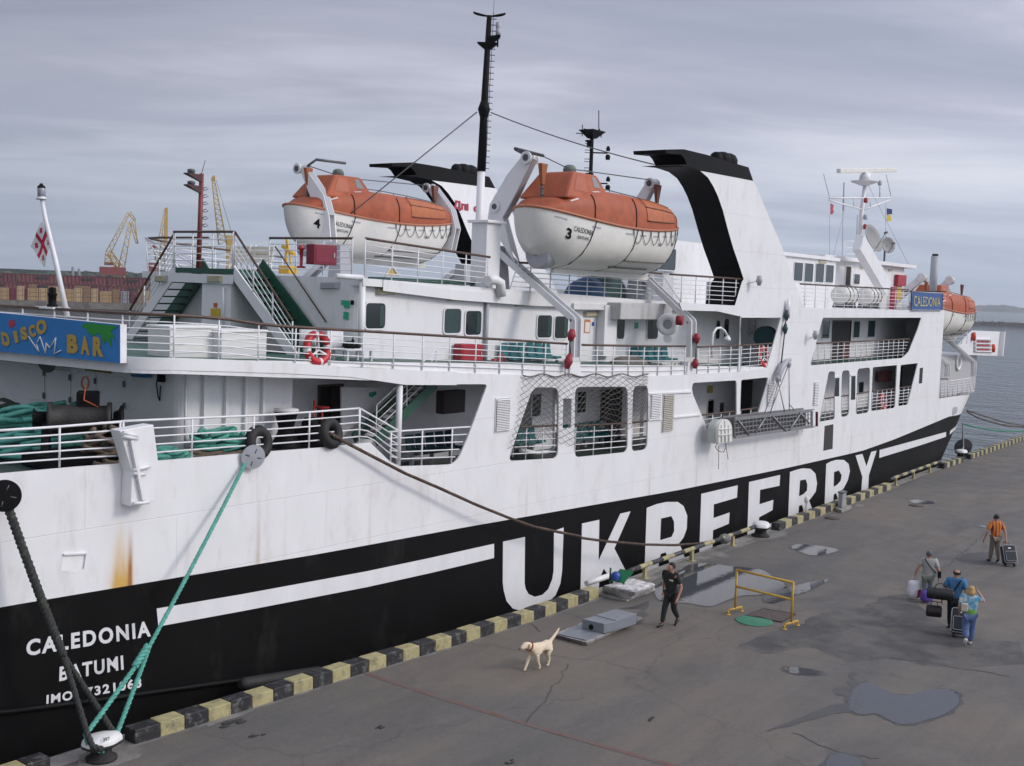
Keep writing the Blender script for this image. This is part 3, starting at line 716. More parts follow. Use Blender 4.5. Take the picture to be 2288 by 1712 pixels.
# gutter under the roof edge
mb=MB(); mb.grid([[(x,21.80,zrf(x)-.27) for x in range(23,41)],[(x,21.80,zrf(x)+.03) for x in range(23,41)]]); mb.grid([[(x,21.80,zrf(x)+.03) for x in range(23,41)],[(x,21.95,zrf(x)+.03) for x in range(23,41)]])
mb.build('roof_fascia',WHITE,house,fix=False)
# lower house walls: under the boat deck
WG=mat('white_side_paint',(.72,.72,.73),.5,var=.06,vscale=2,col2=(.42,.4,.37),c2t=(.56,.75),c2s=3,c2amt=.5)
AWP=Vector((15.93,21.4,6)); AWN=SGN
a0=Vector((16.35,22.0,0))
YR_=21.1; xr=atY('Z5',197,800,YR_).x
lowp=[(66,22.1),(60,22.1),(46,22.1),(30.5,22.1),(30.5,22.9),(xr,22.9),(xr,YR_),(16.25,YR_)]+arc(16.22,YR_+.3,.3,270,185)[1:]+[(15.48,26.6),(14.92,33.0)]
lh=wall('lower_house',cut(lowp[::-1],3)[:-1] if False else lowp,lambda x:3.3,lambda x:zdk(x)-.25,WG)
# ribs on the mooring deck side wall
for x in (1665,1845,2005,2150):
    X=atY('Z2',x,900,YR_).x; mb=MB(); mb.box((X-.035,YR_-.1,zmd(X)),(X+.035,YR_-.002,zfb(X)-.02)); mb.build('stiffener',WHITE,lh)
X=atY('Z2',1510,900,YR_).x; mb=MB(); mb.tube([(X,YR_-.07,zmd(X)),(X,YR_-.07,zfb(X)-.1)],.03,6); mb.build('pipe',WHITE2,lh)
mb=MB(); P=[atY('Z2',x,y,YR_-.1) for x,y in ((1450,650),(1600,655),(1680,690),(1790,705),(1870,670),(1980,685),(2060,660),(2140,685),(2220,670))]; mb.tube(P,.025,5); mb.build('cable_run',WHITE2,lh)
# ---- openings in walls
def rect_on(zm,r,Y):
    x0,y0,x1,y1=r; ym=(y0+y1)/2;xm=(x0+x1)/2
    return atY(zm,x0,ym,Y).x,atY(zm,x1,ym,Y).x,atY(zm,xm,y1,Y).z,atY(zm,xm,y0,Y).z
def window(par,zm,r,Y,glass=None,rad=.13,fw=.045,name='window',curtain=False):
    X0,X1,z0,z1=rect_on(zm,r,Y-.03)
    q=fillet([(X0,Y-.035,z0),(X1,Y-.035,z0),(X1,Y-.035,z1),(X0,Y-.035,z1)],rad,4)
    Q=fillet([(X0-fw,Y-.035,z0-fw),(X1+fw,Y-.035,z0-fw),(X1+fw,Y-.035,z1+fw),(X0-fw,Y-.035,z1+fw)],rad+fw,4)
    mb=MB(); plate(mb,Q,[q],(0,.034,0)); w=mb.build(name,WHITE2,par)
    mb=MB(); mb.prism([p+Vector((0,.018,0)) for p in q],(0,.01,0)); mb.build('pane',glass or GLASS,w)
    if curtain:
        mb=MB(); c=(X1-X0)*.27; mb.box((X1-c,Y-.0215,z0+.06),(X1-.03,Y-.0175,z1-.06)); mb.build('curtain',GLASST,w)
    return w
window(house,'Z4',(1050,1250,1195,1438),YW,curtain=True)
window(house,'Z4',(1632,1292,1755,1472),YW,GLASST)
window(house,'Z4',(1790,1308,1905,1485),YW,curtain=True)
window(house,'Z6',(500,1340,605,1505),YW,curtain=True); window(house,'Z6',(628,1348,725,1510),YW,curtain=True)
window(house,'Z6',(1088,1350,1145,1515),YW); window(house,'Z6',(1312,1360,1392,1515),YW)
window(house,'B1',(862,203,910,318),YW,GLASST,rad=.05); window(house,'B1',(1072,205,1112,312),YW,GLASST,rad=.05); window(house,'B1',(1168,200,1215,308),YW,GLASST,rad=.05)
window(house,'Z7',(1838,245,1872,395),YW); window(house,'Z7',(1905,230,1945,395),YW); window(house,'Z7',(2120,240,2165,365),YW)
def door(par,zm,r,Y,m,name='door',frame=BROWN):
    X0,X1,z0,z1=rect_on(zm,r,Y)
    mb=MB(); mb.box((X0,Y-.012,z0),(X1,Y-.004,z1)); d=mb.build(name,m,par)
    mb=MB()
    for a,b in (((X0-.06,Y-.05,z0),(X0,Y-.002,z1+.06)),((X1,Y-.05,z0),(X1+.06,Y-.002,z1+.06)),((X0,Y-.05,z1),(X1,Y-.002,z1+.06))): mb.box(a,b)
    mb.build('frame',frame,d); return d
door(house,'B1',(925,205,1042,478),YW,DARK); 
mb=MB(); X0,X1,z0,z1=rect_on('B1',(985,340,1038,450),YW); mb.box((X0,YW-.05,z0),(X1,YW-.02,z1)); mb.build('door',mat('varnished_door',(.11,.035,.02),.4,var=.3,vscale=6),house)
d=door(lh,'Z5',(412,785,590,1235),22.9,DARK); mb=MB(); X0,X1,z0,z1=rect_on('Z5',(495,800,590,1150),22.88); mb.box((X0,22.80,z0),(X1,22.84,z1)); mb.build('leaf',mat('dark_wood_leaf',(.055,.022,.018),.5,var=.3,vscale=6),d)
window(lh,'Z7',(328,850,400,1030),22.1,rad=.04); window(lh,'Z7',(700,830,770,1000),22.1,rad=.04)
mb=MB(); X0,X1,z0,z1=rect_on('Z7',(880,810,1055,1350),22.1); mb.box((X0,22.07,z0),(X1,22.09,z1)); mb.build('doorway',DARK,lh)
mb=MB(); mb.m=0; X0,X1,z0,z1=rect_on('Z5',(1385,815,1565,1000),22.0); mb.box((X0,21.75,z0),(X1,22.05,z1)); mb.build('cabinet',mat('dark_red_cabinet',(.035,.018,.018),.5),lh,bevel=.02)
for r in ((1770,900,1820,1020),(1868,918,1905,1000)): window(lh,'Z7',r,22.1,rad=.03)
mb=MB(); X0,X1,z0,z1=rect_on('B1',(312,600,385,830),22.1); mb.box((X0,22.06,z0),(X1,22.09,z1)); mb.build('doorway',DARK,lh)
window(lh,'B1',(1105,612,1138,680),22.1,rad=.03); window(lh,'B1',(95,735,133,850),22.1,rad=.03)
mb=MB(); X0,X1,z0,z1=rect_on('B1',(1380,505,1440,770),22.1); mb.box((X0,22.06,z0),(X1,22.09,z1)); mb.build('doorway',DARK,lh)
mb=MB(); X0,X1,z0,z1=rect_on('B1',(1232,535,1290,605),21.9); mb.box((X0,21.6,z0),(X1,21.9,z1)); mb.build('fire_cabinet',mat('dull_red_cabinet',(.16,.03,.03),.5),lh,bevel=.02)
# dark fittings in the plating: small windows, side door, louvers, raised casing
def flush(name,zm,poly,m,d=.004,r=0):
    P=[atY(zm,x,y,YS-d) for x,y in poly]; P=fillet(P,r) if r else P
    mb=MB(); mb.prism(P,(0,d-.001,0)); return mb.build(name,m,ferry)
flush('port_light','B1',[(948,582),(976,580),(974,706),(945,708)],GLASS); flush('port_light','B1',[(1056,571),(1084,568),(1082,728),(1053,731)],GLASS)
for q in ([(944,572),(980,570),(980,582),(944,584)],[(1052,560),(1088,557),(1088,569),(1052,572)]): flush('sill','B1',q,WHITE2,.03)
flush('port_light','B1',[(1514,518),(1536,514),(1530,618),(1508,622)],GLASS)
flush('side_door','B1',[(877,905),(936,893),(930,1058),(868,1072)],mat('grimy_side_door',(.035,.03,.028),.7,var=.4,vscale=6))
flush('waterway','B1',[(1697,940),(1712,935),(1708,975),(1692,980)],BLACK)
def louver(zm,r,n,m=WHITE2):
    X0,X1,z0,z1=rect_on(zm,r,YS)
    o=part_empty('louver',ferry)
    mb=MB(); mb.box((X0-.03,YS-.03,z0-.03),(X1+.03,YS-.001,z1+.03)); mb.build('frame',WHITE2,o)
    mb=MB(); mb.box((X0,YS-.036,z0),(X1,YS-.031,z1)); mb.build('gap',mat('grimy_louver_gap',(.10,.085,.07),.8,var=.3),o)
    mb=MB()
    for i in range(n):
        z=lerp(z0,z1,(i+.5)/n); h=(z1-z0)/n
        mb.hexa([(X0,YS-.075,z-h*.30),(X1,YS-.075,z-h*.30),(X1,YS-.04,z+h*.05),(X0,YS-.04,z+h*.05),(X0,YS-.075,z-h*.2),(X1,YS-.075,z-h*.2),(X1,YS-.04,z+h*.32),(X0,YS-.04,z+h*.32)])
    mb.build('slats',m,o)
louver('Z7',(25,887,138,1148),19); louver('Z7',(1298,850,1378,1043),14); louver('Z7',(1397,852,1480,1150),20,mat('stained_louver',(.45,.42,.36),.6,var=.2,vscale=9)); louver('B1',(490,622,534,765),14); louver('B1',(802,613,833,762),14)
mb=MB(); Q=[atY('Z7',x,y,YS-.05) for x,y in ((1280,850),(1640,832),(1700,1018),(1480,1042),(1480,845),(1395,850),(1395,1050),(1280,1062))]; 
for a,b in (((1280,846),(1640,830)),((1280,1060),(1392,1052)),((1484,1042),(1715,1018)),((1280,846),(1280,1060))): mb.beam(atY('Z7',*a,YS-.03),atY('Z7',*b,YS-.03),.06,.05)
mb.build('raised_frame',WHITE,ferry)
# pillar at the mooring deck and edge posts
X=atY('Z5',1078,1100,YS+.06).x; mb=MB(); mb.tube([(X,YS+.1,zfb(X)+.1),(X,YS+.1,atY('Z5',1068,1440,YS).z)],.085,12); mb.build('pillar',WHITE,ferry)
# ---- railings
def resample(P,t):
    L=[0]
    for a,b in zip(P,P[1:]): L.append(L[-1]+(b-a).length)
    d=t*L[-1]
    for i in range(len(P)-1):
        if d<=L[i+1]+1e-9: return P[i].lerp(P[i+1],(d-L[i])/max(1e-9,L[i+1]-L[i]))
    return P[-1]
def plen(P): return sum((b-a).length for a,b in zip(P,P[1:]))
def rail(base,top,bars=5,sp=1.15,wood=True,par=None,posts=True,r=.014,rp=.02,ends=True,trap=True):
    base=[Vector(p) for p in base]; top=[Vector(p) for p in top]; par=par or ferry
    n=max(6,int(plen(base)/.8)); mb=MB()
    for k in range(1,bars+1):
        f=k/(bars+1)
        mb.tube([resample(base,i/n).lerp(resample(top,i/n),f) for i in range(n+1)],r,5)
    if posts:
        m=max(1,round(plen(base)/sp))
        for i in range(0 if ends else 1,m+1 if ends else m): 
            p=resample(base,i/m); q=resample(top,i/m); xs0=[t.x for t in top]
            if trap and min(xs0)-.02<=p.x<=max(xs0)+.02:
                for a,b in zip(top,top[1:]):
                    if min(a.x,b.x)<=p.x<=max(a.x,b.x) and abs(b.x-a.x)>1e-6: q=a.lerp(b,(p.x-a.x)/(b.x-a.x))
            mb.tube([p,q],rp,6)
    if not wood: mb.tube([resample(top,i/n) for i in range(n+1)],.026,6)
    o=mb.build('railing',WHITE2,par,fix=False)
    if wood:
        mb=MB(); mb.tube([resample(top,i/n)+Vector((0,0,.0)) for i in range(n+1)],.035,6); mb.build('handrail',BROWN,o,fix=False)
    return o
def yl(zm,pts,Y): return [atY(zm,x,y,Y) for x,y in pts]
# mooring deck rail, near the camera
rail(yl('Z2',[(-60,1490),(620,1440),(985,1425)],YS+.04),yl('Z2',[(-60,1152),(450,1120),(1000,1075)],YS+.04),4,1.6,False,r=.018,rp=.024)
rail(yl('Z2',[(1010,1418),(1300,1394),(2000,1335)],YS+.04)+yl('Z5',[(410,1288),(745,1255)],YS+.04),yl('Z2',[(1000,1072),(2207,1020)],YS+.04)+yl('Z5',[(415,992),(745,965)],YS+.04),4,1.75,False,r=.018,rp=.024)
rail(yl('Z5',[(745,1255),(840,1250),(1000,1400),(1075,1436)],YS+.06),yl('Z5',[(748,966),(1075,1155)],YS+.06),4,1.4,False,r=.018,rp=.02)
rail(yl('Z5',[(1000,1410),(1080,1440),(1500,1428)],YS+.06),yl('Z5',[(985,1160),(1280,1140),(1410,1133),(1660,1118)],YS+.06),4,1.0,False,r=.018,rp=.026)
# boat deck, side then round the stern
off=.03
sb=yl('Z5',[(0,605),(500,630),(1100,660),(2080,690)],YS+off)+yl('Z7',[(600,705)],YS+off); st_=yl('Z5',[(0,285),(1100,350),(2080,410)],YS+off)+yl('Z7',[(615,436)],YS+off)
curve=[Vector((x,y,zdk(x)+.03)) for x,y in [(16.2,YS+off)]+[(a+.04,b+.04) for a,b in half[:9]]]
dz=(atY('Z2',1450,215,YS+off).z-atY('Z2',1450,567,YS+off).z)
aftb=[curve[-1]+SGD*k for k in (12,4,.1)]+curve[::-1]
rail(aftb+sb,[p+Vector((0,0,dz)) for p in aftb]+st_,5,1.1)
rail(yl('Z7',[(715,706),(1280,700),(1580,690)],YS+off),yl('Z7',[(718,444),(1280,455),(1588,455)],YS+off),5,1.0)
rail(yl('Z7',[(1680,685),(2035,662)],YS+off),yl('Z7',[(1685,462),(2035,448)],YS+off),5,.95)
rail(yl('B1',[(312,535),(488,518)],YS+.06),yl('B1',[(320,366),(530,352)],YS+.06),5,.8)
rail(yl('B1',[(785,498),(1398,450)],YS+.06),yl('B1',[(818,352),(1445,322)],YS+.06),5,.75)
# lower openings
rail(yl('Z7',[(130,1398),(540,1375)],YS+.07),yl('Z7',[(215,1120),(535,1105)],YS+.07),4,1.0,r=.018)
rail(yl('Z7',[(675,1368),(1112,1325)],YS+.07),yl('Z7',[(680,1110),(1112,1088)],YS+.07),4,1.0,r=.018)
rail(yl('Z7',[(1142,1320),(1275,1302)],YS+.07),yl('Z7',[(1150,1082),(1278,1070)],YS+.07),4,1.0,r=.018)
rail(yl('Z7',[(1800,1215),(2008,1130)],YS+.07),yl('Z7',[(1720,1020),(2000,990)],YS+.07),4,.8)
rail(yl('B1',[(306,960),(440,928)],YS+.07),yl('B1',[(305,800),(440,782)],YS+.07),4,.8)
for b0,b1,t0,t1 in (((842,878),(944,860),(876,722),(945,712)),((985,848),(1040,836),(988,705),(1042,700)),((1087,828),(1172,815),(1090,690),(1178,675)),((1189,805),(1346,783),(1192,672),(1356,655)),((1370,771),(1430,764),(1376,650),(1458,640))):
    rail(yl('B1',[b0,b1],YS+.07),yl('B1',[t0,t1],YS+.07),5,.7,r=.017)
# roof deck rails over the deckhouse
rb=[Vector((22.3,Y,zrf(22.3)+.03)) for Y in (25.6,22.3)]; rt=[p+Vector((0,0,1.02)) for p in rb]
sb=yl('Z4',[(1040,1065),(1950,1145)],21.88); st_=yl('Z4',[(1000,767),(1970,910)],21.88)
rail(rb,rt,5,1.0); rail(sb,[Vector((sb[0].x,21.88,st_[0].z))]+st_[1:],5,1.0)
rail([Vector((22.3,Y,zrf(22.3)+.03)) for Y in (28.3,YP-1.9)]+[Vector((x,YP-1.85,zrf(x))) for x in (23,28)],[Vector((22.3,Y,zrf(22.3)+1.05)) for Y in (28.3,YP-1.9)]+[Vector((x,YP-1.85,zrf(x)+1.0)) for x in (23,28)],5,1.0)
# by the lifeboats
mb_b=yl('Z6',[(290,1160),(700,1190),(1250,1215),(1560,1245)],21.88); mb_t=yl('Z6',[(360,950),(560,960),(1000,995),(1420,1032)],21.88)
rail(mb_b,mb_t,5,1.05)
rail(yl('Z6',[(1560,1245),(1960,1265)],YS+.1),yl('Z6',[(1480,1036),(2025,1073)],YS+.1),5,1.1)
# fore deck rail
rail(yl('Z8',[(632,1090),(1000,1098),(1390,1105)],YS+.06),yl('Z8',[(605,915),(960,935),(1385,957)],YS+.06),5,1.15)
rail(yl('Z8',[(1640,1105)],YS+.06)+[Vector((66.0,YS+2.5,8.8))],yl('Z8',[(1655,970)],YS+.06)+[Vector((66.0,YS+2.5,9.75))],5,1.15)
# ---- funnels
FB='Z6'
fo=[(1700,272),(1760,320),(1800,385),(1835,460),(1870,560),(1912,720),(1950,850),(1990,965),(2025,1072),(2012,1092),(1960,1266)]
fwd_=[atY('Z8',x,y,YS) for x,y in ((270,172),(380,430),(490,690),(630,1090))]
FT=1.25
capP=[(lambda q:Vector((q.x,YS,q.z)))(atY(FB,x,y,YS+(FT if x<1400 else 0))) for x,y in ((1210,125),(1580,111),(1750,152),(1905,200),(2060,245),(2095,345),(1900,308),(1700,270),(1610,240),(1500,228),(1372,232),(1350,185),(1330,163),(1212,152))]
aftP=[(lambda q:Vector((q.x,YS,q.z)))(atY(FB,x,y,YS+(FT if x<1400 else 0))) for x,y in [(1372,234),(1520,230),(1610,241)]+fo]
def funnel(dy,outer_side):
    o=part_empty('funnel',ferry); D=Vector((0,dy,0))
    body=[p+D for p in [atY(FB,x,y,YS) for x,y in fo]]+[p+D for p in fwd_[::-1]]
    mb=MB(); y0=.05 if outer_side else 0
    mb.prism([p+Vector((0,y0,0)) for p in body],(0,FT-y0,0)); mb.build('casing',WHITE,o)
    mb=MB(); mb.prism([p+D+Vector((0,-.006,0)) for p in capP],(0,FT+.012,0)); mb.build('cap',BLACK,o)
    mb=MB(); A=[p+D+Vector((-.006,-.004,0)) for p in aftP]; mb.grid([A,[p+Vector((0,FT+.004,0)) for p in A]]); mb.build('soot_face',BLACK,o,fix=False)
    for (x,y,r) in ((1912,205,.26),(1952,205,.36),(1990,215,.40)):
        p=atY(FB,x,y,YS)+D; mb=MB(); mb.lathe((p.x,p.y+FT*.4,p.z-.3),[(r,0),(r,.45),(r*.8,.6),(r*.4,.68)],14); mb.build('exhaust_pipe',BLACK,o)
    return o
fn1=funnel(0,True); fn2=funnel(12.55,False)
put_text('lettering','Дпi  о',qd('Z4',[(1695,560),(1890,590),(1890,525),(1700,485)],YS+12.53),mat('faded_red_lettering',(.35,.02,.05),.5),fn2,bold=.05)
# lower part of the funnel casing on the boat deck: dark recess under the black face
mb=MB(); mb.box((40.6,YS+FT+.05,8.72),(45.3,YS+FT+.1,9.6)); mb.build('casing_wall',WHITE,ferry)
# grey deckhouse on the roof between the funnels (curved white drum and dark window)
mb=MB(); x0=atY('Z6',1460,800,24.2).x
P=[(x0,25.0),(x0+.15,24.4),(x0+.7,24.2),(50,24.2),(50,29.1),(x0+.7,29.1),(x0,28.6)]
mb.grid([[(x,y,8.7) for x,y in P+P[:1]],[(x,y,atY('Z6',1560,800,24.2).z) for x,y in P+P[:1]]],smooth=False); mb.prism([(x,y,atY('Z6',1560,800,24.2).z) for x,y in P],(0,0,.06))
rh=mb.build('roof_house',WHITE,ferry)
window(rh,'Z6',(1395,845,1522,1005),24.2,rad=.12)
# ================================================================== STAIRS, PLATFORM, SIGN, DAVITS (ferry parts)
XPL=21.05
# platform in front of the house
mb=MB(); zp=9.30
mb.box((XPL,25.65,zp-.15),(XH+.1,2*YC-25.1,zp)); pl=mb.build('stair_platform',GREEN,ferry)
mb=MB(); mb.box((XPL-.05,25.62,zp-.42),(XPL-.002,28.35,zp-.17)); mb.build('beam',WHITE,pl)
mb=MB(); mb.box((XPL+.02,25.75,zdk(21)),(XPL+1.1,27.0,zp-.16)); cs=mb.build('stair_casing',WHITE,ferry)
def aX(zm,x,y,X): return atX(zm,x,y,X)
mb=MB(); P=[aX('Z1',x,y,XPL-.01) for x,y in ((1730,1335),(1806,1335),(1806,1248),(1730,1248))]; mb.prism(P,(.025,0,0)); mb.build('notice',mat('yellow_notice',(.55,.36,.03),.5),cs)
mb=MB(); P=[aX('Z1',x,y,XPL-.01) for x,y in ((1754,1240),(1780,1240),(1780,1203),(1754,1203))]; mb.prism(P,(.025,0,0)); mb.build('notice',mat('orange_red_notice',(.5,.1,.04),.5),cs)
mb=MB(); mb.tube([aX('Z1',1836,1075,XPL-.04),aX('Z1',1836,1390,XPL-.04)],.03,6); mb.build('pipe',WHITE,cs)
def lamp_box(par,zm,r,plane,yellow=True,axis='Y'):
    """bulkhead lamp: housing with a cream glass"""
    x0,y0,x1,y1=r; f=(lambda x,y:atY(zm,x,y,plane)) if axis=='Y' else (lambda x,y:atX(zm,x,y,plane))
    a=f(x0,(y0+y1)/2);b=f(x1,(y0+y1)/2);zt=f((x0+x1)/2,y0).z;zb=f((x0+x1)/2,y1).z
    mb=MB(); n=Vector((0,-1,0)) if axis=='Y' else Vector((-1,0,0))
    d=(b-a).normalized();L=(b-a).length/2;c=(a+b)/2;c.z=(zt+zb)/2;h=abs(zt-zb)/2
    mb.cbox(c-n*.06,(L,.04,h),(d,n,Vector((0,0,1)))); o=mb.build('bulkhead_lamp',GREY,par,bevel=.01)
    mb=MB(); ax=(d,n,Vector((0,0,1))); q=[]
    for k,sh in ((0,.93),(1,.75)):
        for i,j in ((-1,-1),(1,-1),(1,1),(-1,1)): q.append(c-n*.02+n*.09*k+d*(i*L*sh)+Vector((0,0,j*h*sh)))
    mb.hexa(q); mb.build('lens',CREAM if yellow else GREY,o); return o
lamp_box(pl,'Z1',(1698,975,1835,1035),XPL-.05,axis='X'); lamp_box(pl,'Z1',(1275,975,1360,1030),XPL-.05,axis='X')
# flights
def flight(y_top,y_bot,sgn):
    o=part_empty('stairway',ferry); x0,x1=XPL+.05,XH-.12; z1=zp; z0=zdk(21)+.02
    a=Vector((x0,y_top,z1));b=Vector((x0,y_bot,z0)); n=11
    mb=MB()
    mb.beam(Vector((x0,y_top-sgn*.15,z1+.02)),Vector((x0,y_bot+sgn*.2,z0+.02)),.05,.30,up=(0,0,1)); mb.build('stringer',WHITE,o)
    mb=MB(); mb.beam(Vector((x1,y_top-sgn*.15,z1+.12)),Vector((x1,y_bot+sgn*.2,z0+.12)),.05,.5,up=(0,0,1)); mb.build('stringer',GREEN,o)
    mb=MB()
    for i in range(1,n):
        y=lerp(y_top,y_bot,i/n);z=lerp(z1,z0,i/n); mb.box((x0+.03,y-.13,z-.02),(x1-.03,y+.13,z+.02))
    mb.build('treads',GREEN,o)
    if sgn<0:
        mb=MB(); mb.prism([Vector((x1+.0,y_top,z1-.2)),Vector((x1,y_bot,z0-.1)),Vector((x1,y_bot,z0-.3)),Vector((x1,y_top,z1-.5))],(.03,0,0)); mb.grid([[(x0+.04,y_top,z1-.07),(x1-.04,y_top,z1-.07)],[(x0+.04,y_bot,z0-.07),(x1-.04,y_bot,z0-.07)]]); mb.build('backing',GREEN,o)
    for x in (x0,):
        base=[Vector((x,y_top,z1+.1)),Vector((x,y_bot,z0+.12))]; top=[p+Vector((0,0,.92)) for p in base]
        rail(base,top,4,1.1,True,o,r=.015,rp=.022)
    return o
flight(25.65,23.25,-1)
flight(28.30,30.45,1)
# platform aft rail
rail([Vector((XPL,Y,zp)) for Y in (25.65,28.3)],[Vector((XPL,Y,zp+1.02)) for Y in (25.65,28.3)],4,.95)
# wall hand rail on the house
mb=MB(); mb.tube([aX('Z4',380,830,XH-.06),aX('Z4',757,1390,XH-.06)],.022,6); mb.build('wall_handrail',BROWN,ferry)
# green lower stairway under the boat deck
o=part_empty('stairway',ferry)
y0,y1=20.75,21.55
top_=atY('Z5',1370,765,y0); bot_=atY('Z5',880,1240,y0)
mb=MB()
for y in (y0,y1): mb.beam(Vector((top_.x,y,top_.z)),Vector((bot_.x,y,bot_.z)),.05,.28)
mb.build('stringer',GREEN,o)
mb=MB(); n=10
for i in range(n):
    p=top_.lerp(bot_,(i+.5)/n); mb.box((p.x-.13,y0+.03,p.z-.03),(p.x+.13,y1-.03,p.z+.01))
mb.build('treads',mat('grey_tread',(.22,.21,.2),.7),o)
b=[Vector((top_.x,y0,top_.z+.1)),Vector((bot_.x,y0,bot_.z+.1))]; rail(b,[p+Vector((0,0,.85)) for p in b],3,1.5,False,o)
# slanted white screen beside it
mb=MB(); P=[atY('Z5',x,y,21.9) for x,y in ((600,790),(1000,800),(1100,830),(960,1100),(840,1260),(600,1260))]; mb.prism(P,(0,.05,0)); sc_=mb.build('screen_wall',WG,ferry)
mb=MB(); P=[atY('Z5',x,y,21.88) for x,y in ((828,838),(885,825),(888,850),(855,875),(830,870))]; mb.prism(P,(0,.012,0)); mb.build('green_emblem',mat('green_sign',(.01,.33,.18),.5),sc_)
# ---- painted banner on the stern edge of the boat deck
def SG(x,y,off=0,zm='Z2'): return atP(zm,x,y,SGP-SGN*(.02+off),SGN)
sg_o=thing('banner_sign',SG(500,560),'long blue painted board with mustard lettering along the stern edge of the upper deck','sign board')
mb=MB(); Q=[SG(-900,410),SG(985,595),SG(985,278),SG(-900,90)]
mb.prism([p+SGN*.012 for p in Q],SGN*.16); mb.build('board',mat('white_board_side',(.75,.75,.76),.5),sg_o)
mb=MB(); mb.prism(Q,SGN*.01); mb.build('blue_face',mat('blue_sign_paint',(.025,.19,.48),.5,var=.12,vscale=2),sg_o)
YS_=mat('mustard_lettering',(.46,.30,.055),.55,var=.1); 
def sgt(body,pts,name='lettering'): 
    put_text(name,body,[SG(x,y,.012) for x,y in pts],YS_,sg_o,bold=.06,depth=.008)
# normal must face aft: text quads run left to right in the photo
for ch,pts in (('D',[(20,440),(85,470),(75,350),(10,335)]),('I',[(128,430),(156,424),(136,330),(108,332)]),('S',[(178,408),(235,400),(215,290),(165,300)]),('C',[(245,385),(300,375),(285,275),(235,285)]),('O',[(302,365),(385,350),(380,235),(298,240)])): sgt(ch,pts)
for ch,pts in (('B',[(553,510),(640,520),(640,360),(553,358)]),('A',[(665,520),(740,532),(725,378),(668,368)]),('R',[(765,535),(852,545),(845,385),(765,375)])): sgt(ch,pts)
def sgp(pts,m,name,off=.012): mb=MB(); mb.prism([SG(x,y,off) for x,y in pts],SGN*.005); mb.build(name,m,sg_o)
sgp([(660,290),(720,262),(968,292),(910,330),(950,410),(905,375),(918,470),(870,400),(850,445),(820,345),(740,380),(752,352),(710,345),(722,322)],mat('green_leaf_paint',(.02,.26,.03),.5),'palm_leaf',.010)
WL=mat('white_sign_paint',(.75,.75,.75),.5)
for a,b in zip([(235,375),(320,500),(300,440),(330,375),(375,515),(380,430),(410,470),(460,385),(445,520)],[(320,500),(300,440),(330,375),(375,515),(380,430),(410,470),(460,385),(445,520),(500,490)]):
    mb=MB(); mb.beam(SG(*a,.02),SG(*b,.02),.012,.035,up=(0,0,1)) if False else mb.tube([SG(*a,.016),SG(*b,.016)],.014,5); mb.build('white_star_line',WL,sg_o)
star=[]
for i in range(16):
    r=(38 if i%2==0 else 20); t=i/16*2*math.pi; star.append((95+r*math.cos(t)*.9,268+r*math.sin(t)*1.15))
sgp(star,mat('red_star_paint',(.5,.03,.05),.5),'red_star')
# floodlights (blue-hooded) and horn under the board, doors on the stern wall
def AW(x,y,zm='Z2',off=.0): return atP(zm,x,y,AWP-AWN*off,AWN)
for x0,x1,y0,y1 in ((0,120,508,552),(520,635,582,625),(1095,1230,660,705)):
    a=AW(x0,(y0+y1)/2,off=.12);b=AW(x1,(y0+y1)/2+6,off=.12)
    mb=MB(); mb.tube([a,b],.075,10); l_=mb.build('floodlight',mat('blue_lamp_hood',(.02,.14,.32),.4,var=.2),ferry)
    mb=MB(); mb.tube([a+AWN*.02+Vector((0,0,.05)),a+AWN*.12+Vector((0,0,.05))],.03,6); mb.build('bracket',DGREY,l_)
pA=AW(470,560,off=.05);pB=AW(385,590,off=.45); mb=MB(); d=(pB-pA); mb.lathe(pA,[(.05,0),(.07,d.length*.4),(.12,d.length*.75),(.24,d.length),(.22,d.length),(.05,d.length*.6)],16,d); mb.build('horn',DGREY,ferry)
NP=mat('white_door_paint',(.70,.70,.71),.45,var=.06)
for q in ([(225,890),(360,903),(362,618),(225,600)],[(430,915),(575,940),(575,655),(425,640)],[(632,950),(785,970),(782,682),(632,662)],[(850,975),(1022,985),(1020,712),(850,693)]):
    mb=MB(); P=[AW(x,y,off=.03) for x,y in q]; mb.prism(P,AWN*.025); d_=mb.build('locker_door',NP,ferry,bevel=.01)
    mb=MB(); e=(P[2]-P[1]).normalized()
    for t in (.15,.8): p=P[1].lerp(P[2],t); mb.cbox(p-AWN*.012,(.03,.012,.07),(SGD,AWN,Vector((0,0,1))))
    mb.build('hinge',DGREY,d_)
mb=MB(); P=[AW(x,y,off=.03) for x,y in ((697,655),(912,682),(905,608),(700,580))]; mb.prism(P,AWN*.02); yb=thing('notice_board',P[0],'dim yellow notice plate reading FIRST under the painted banner','sign'); ob=mb.build('plate',mat('dull_yellow_notice',(.25,.18,.02),.6,var=.2),yb)
put_text('lettering','FIRST',[AW(x,y,off=.045) for x,y in ((730,645),(815,655),(815,618),(730,608))],BLACK,yb)
mb=MB(); p=AW(1325,690,off=.08); mb.cbox(p,(.05,.08,.16),(AWN,SGD,Vector((0,0,1)))); jb=mb.build('junction_box',BLACK,ferry); mb=MB(); mb.tube([AW(1300,700,off=.06),AW(1285,760,off=.05),AW(1300,870,off=.05),AW(1312,905,off=.05),AW(1320,780,off=.05)],.015,5); mb.build('loose_cable',BLACK,jb)
